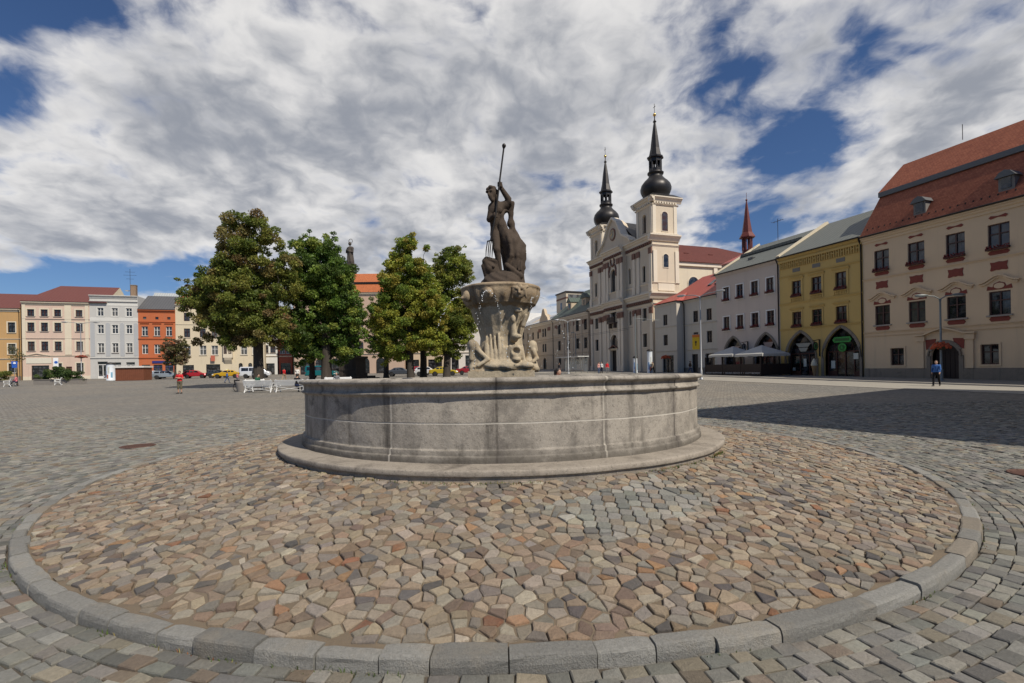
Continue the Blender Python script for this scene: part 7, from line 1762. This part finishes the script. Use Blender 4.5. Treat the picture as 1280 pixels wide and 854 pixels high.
# parasols and terrace
def facp(s, d, Z0):                                  # point s metres towards the camera along a facade starting at Z0, d metres out into the street
    p = Vector(row_pt(Z0) + (0,)) - U * s - V * d; return p.x, p.y
def parasol(label, s, d):
    x, y = facp(s, d, 60.6); r = empty('parasol', (x, y, ground(x, y)), ANG_R, label, 'parasol', 'large square parasols over the terrace')
    m = MB(); m.tube([(0, 0, 0), (0, 0, 3.1)], .045, 8); m.build('pole', DARKF, r); m = MB(); m.lathe([(.4, 0), (.4, .1), (.08, .14)], 12); m.build('base', GUT, r)
    cv = plain('parasol_canvas', (.46, .45, .42), .85, 0, .06, 2); m = MB(); hs = 1.85
    a, b, c, d_ = (-hs, -hs, 2.35), (hs, -hs, 2.35), (hs, hs, 2.35), (-hs, hs, 2.35); t = (0, 0, 3.3)
    for p, q in ((a, b), (b, c), (c, d_), (d_, a)):
        mid = tuple((Vector(p) + Vector(q)) / 2 + Vector((0, 0, -.0))); m.poly([p, mid, t]); m.poly([mid, q, t])
    m.build('canopy', cv, r)
    m = MB()
    for p, q in ((a, b), (b, c), (c, d_), (d_, a)):
        n_ = 6
        for i in range(n_):
            u0, u1 = Vector(p).lerp(Vector(q), i / n_), Vector(p).lerp(Vector(q), (i + 1) / n_); dz = Vector((0, 0, -.26 + .03 * (i % 2))); m.quad(tuple(u0), tuple(u0 + dz), tuple(u1 + dz), tuple(u1))
    m.build('valance', cv, r)
    for sx_, sy_ in ((1, 1), (1, -1), (-1, 1), (-1, -1)): m = MB(); m.tube([(0, 0, 2.2), (sx_ * hs * .97, sy_ * hs * .97, 2.34)], .018, 5); m.build('rib', DARKF, r)
parasol('grey square parasol farther from the camera, beside the low grey white house', 5.3, 2.5); parasol('grey square parasol nearer the camera, in front of the pointed arches', 9.3, 2.5)
x, y = facp(3.4, 4.2, 60.6); tf = empty('terrace_fence', (x, y, ground(x, y)), ANG_R, 'dark brown terrace fence with pale lettering below the parasols', 'fence')
DB = plain('dark_terrace_boards', (.022, .011, .008), .7); m = MB(); m.box(-.6, 7.4, -.05, .05, .12, 1.25); m.box(7.35, 7.45, .05, 3.8, .12, 1.25); m.box(-.65, -.55, .05, 3.8, .12, 1.25); m.build('panel', DB, tf)
for x_ in (-.6, 2.07, 4.73, 7.4): m = MB(); m.box(x_ - .06, x_ + .06, -.07, .07, 0, 2.1); m.build('post', DB, tf)
text(tf, 'MESTSKY MINIPIVOVAR  +  ORIGINAL BREWERIES  +  CRAFT BREWERY', 3.4, -.06, .3, .25, plain('pale_lettering', (.55, .51, .47), .6))
for i, (s, d) in enumerate(((4.6, 2.6), (6.2, 3.6), (8.2, 2.2), (9.9, 3.6))):
    x, y = facp(s, d, 60.6); r = empty('cafe_table', (x, y, ground(x, y)), 0, 'small dark cafe table inside the terrace fence', 'table', 'cafe tables on the terrace'); m = MB(); m.lathe([(.4, .72), (.4, .75), (0, .75)], 16); m.build('tabletop', DB, r); m = MB(); m.tube([(0, 0, 0), (0, 0, .72)], .03, 6); m.lathe([(.22, 0), (.05, .04)], 10); m.build('pedestal', GUT, r)
x, y = facp(4.35, .55, 51.7); ic = empty('cone_sign', (x, y, ground(x, y)), ANG_R, 'tall pale ice cream cone figure standing between the two shop arches', 'sign'); m = MB(); m.smooth = True; m.lathe([(.06, .05), (.24, 1.05), (.26, 1.1)], 14); m.build('cone', plain('wafer', (.42, .26, .12), .7), ic)
m = MB(); m.smooth = True; m.lathe([(.27, 1.1), (.3, 1.2), (.24, 1.32), (.26, 1.4), (.17, 1.52), (.16, 1.6), (.03, 1.8)], 14); m.build('cream', plain('cream_swirl', (.66, .6, .45), .5, 0, .3, 5), ic); m = MB(); m.lathe([(.2, 0), (.2, .05), (0, .06)], 12); m.build('base', GUT, ic)
# chalk boards by the shops
# plague column
pc = empty('plague_column', (-19.0, 57.5, ground(0, 57.5)), rad(-18), 'dark baroque plague column with statue on top, standing between the trees', 'monument')
dks = stonemat('column_stone', (.105, .088, .075), (.075, .062, .054), (.03, .026, .023), 20, .6)
m = MB()
for i, (w_, z0, z1) in enumerate(((2.6, -.3, .2), (2.25, .2, .42), (1.9, .42, .64))): m.box(-w_, w_, -w_, w_, z0, z1)
m.build('steps', dks, pc)
m = MB(); m.box(-1.35, 1.35, -1.1, 1.1, .64, 1.0); m.box(-1.2, 1.2, -.95, .95, 1.0, 2.7); m.box(-1.4, 1.4, -1.15, 1.15, 2.7, 2.95); m.box(-.75, .75, -.75, .75, 2.95, 3.25); m.box(-.62, .62, -.62, .62, 3.25, 5.1); m.box(-.8, .8, -.8, .8, 5.1, 5.35); m.box(-.42, .42, -.65, -.62, 3.5, 4.9); m.box(-.95, .95, -.985, -.95, 1.25, 2.45); m.build('pedestal', dks, pc)
m = MB(); m.smooth = True; m.lathe([(.55, 5.35), (.5, 5.55), (.42, 5.65), (.42, 8), (.36, 12.9), (.42, 13.0), (.56, 13.4), (.7, 13.6), (.7, 13.8)], 16); m.build('shaft', dks, pc)
def saint(P):
    d = cap(P, (0, 0, 0), (0, 0, 1.3), .42, .30); d = smin(d, cap(P, (-.25, 0, 1.6), (.25, 0, 1.6), .2), .1); d = smin(d, cap(P, (0, 0, 1.0), (0, 0, 1.6), .3, .26), .15); d = smin(d, ell(P, (0, -.05, 2.15), (.18, .2, .24)), .06)
    d = smin(d, cap(P, (.35, 0, 1.6), (.42, -.15, 1.1), .12, .1), .06); d = smin(d, cap(P, (.42, -.15, 1.1), (.05, -.38, 1.2), .1, .08), .06); d = smin(d, cap(P, (-.35, 0, 1.6), (-.45, -.1, 1.15), .12, .1), .06); d = smin(d, cap(P, (-.45, -.1, 1.15), (-.2, -.4, 1.4), .1, .08), .06)
    return d + .03 * np.sin(P[..., 0] * 14 + P[..., 2] * 3) * np.clip(1.5 - P[..., 2], 0, 1)
v_, f_ = nets(saint, (-.8, -.8, -.5), (.8, .8, 2.6), .06); nobj('statue', np_mesh('statue', v_, f_, dks), pc, (0, 0, 14.2))
m = MB(); m.box(-.5, .5, -.5, .5, 13.8, 14.0); m.tube([(.26 * math.cos(t * .45),   .1, 16.7 + .26 * math.sin(t * .45)) for t in range(15)], .03, 5); m.build('crown_ring', dks, pc)
for x, y in ((-1.0, -.8), (1.0, -.8)):
    for z_ in (2.95,): nobj('side_statue', np_mesh('side_statue', v_ * .85, f_, dks), pc, (x, y, z_ + .35), rad(20 if x > 0 else -20))
m = MB()
for i in range(26):
    x = -2.4 + i * .192; m.tube([(x, -2.35, .2), (x, -2.35, 1.5)], .018, 4)
m.box(-2.45, 2.45, -2.37, -2.33, 1.3, 1.35); m.box(-2.45, 2.45, -2.37, -2.33, .4, .45); m.build('railing', DARKF, pc)
# overhead wires of the trolleybus line
for i, (z0, d, lab) in enumerate(((6.2, 8.5, 'thin upper overhead wire in front of the church and college'), (5.9, 9.2, 'thin lower overhead wire in front of the church and college'))):
    a = Vector(row_pt(66) + (0,)) - V * d; b = Vector(row_pt(140) + (0,)) - V * d; m = MB(); m.tube([(a.x, a.y, z0 + .6), ((a.x + b.x) / 2, (a.y + b.y) / 2, z0 + .35), (b.x, b.y, z0 + 1.5)], .02, 4); tag(m.build('overhead_wire', GUT), lab, 'wire')
for x, Z in ((16.8, 65.5), (3.2, 128)):
    r = empty('wire_pole', (x, Z, ground(x, Z)), 0, 'slim grey pole carrying the overhead wires %s' % ('in front of the church' if Z < 100 else 'at the far end of the college'), 'pole'); m = MB(); m.tube([(0, 0, 0), (0, 0, 8.2)], [.1, .07], 8); m.build('mast', GPOLE, r); m = MB(); m.tube([(0, 0, 7.6), (3.4 if Z < 100 else -2, .4, 7.3)], .03, 6); m.build('arm', GPOLE, r)
# pavement and street along the right-hand row
def strip(name, d0, d1, off, mat, s0=10., s1=134., step=4, kerb=False):
    vs, fs = [], []; n = int((s1 - s0) / step)
    for i in range(n + 1):
        Z = s0 + i * step
        for d, z in ((d0, off), (d1, off)) + (((d1 + .002, off - .2),) if kerb else ()):
            p = Vector(row_pt(Z) + (0,)) - V * d; vs.append((p.x, p.y, ground(p.x, p.y) + z))
    k = 3 if kerb else 2
    for i in range(n):
        for j in range(k - 1): fs.append((i * k + j, i * k + j + 1, (i + 1) * k + j + 1, (i + 1) * k + j))
    me = bpy.data.meshes.new(name); me.from_pydata(vs, [], fs); me.materials.append(mat); return tag(nobj(name, me), kind='structure')
pav = stonemat('pavement_mosaic', (.24, .225, .20), (.19, .18, .165), (.10, .095, .085), 18, .4, streak=False); kst = stonemat('granite_kerb', (.42, .39, .34), (.36, .33, .29), (.2, .18, .15), 20, .3, streak=False); asph = stonemat('street_surface', (.34, .315, .27), (.28, .26, .225), (.17, .155, .135), 14, .4, streak=False)
strip('pavement', -.3, 6.4, .10, pav); strip('kerb', 6.4, 6.75, .105, kst, kerb=True); strip('street', 6.75, 12.6, .012, asph); strip('gutter_strip', 12.6, 12.95, .02, kst)
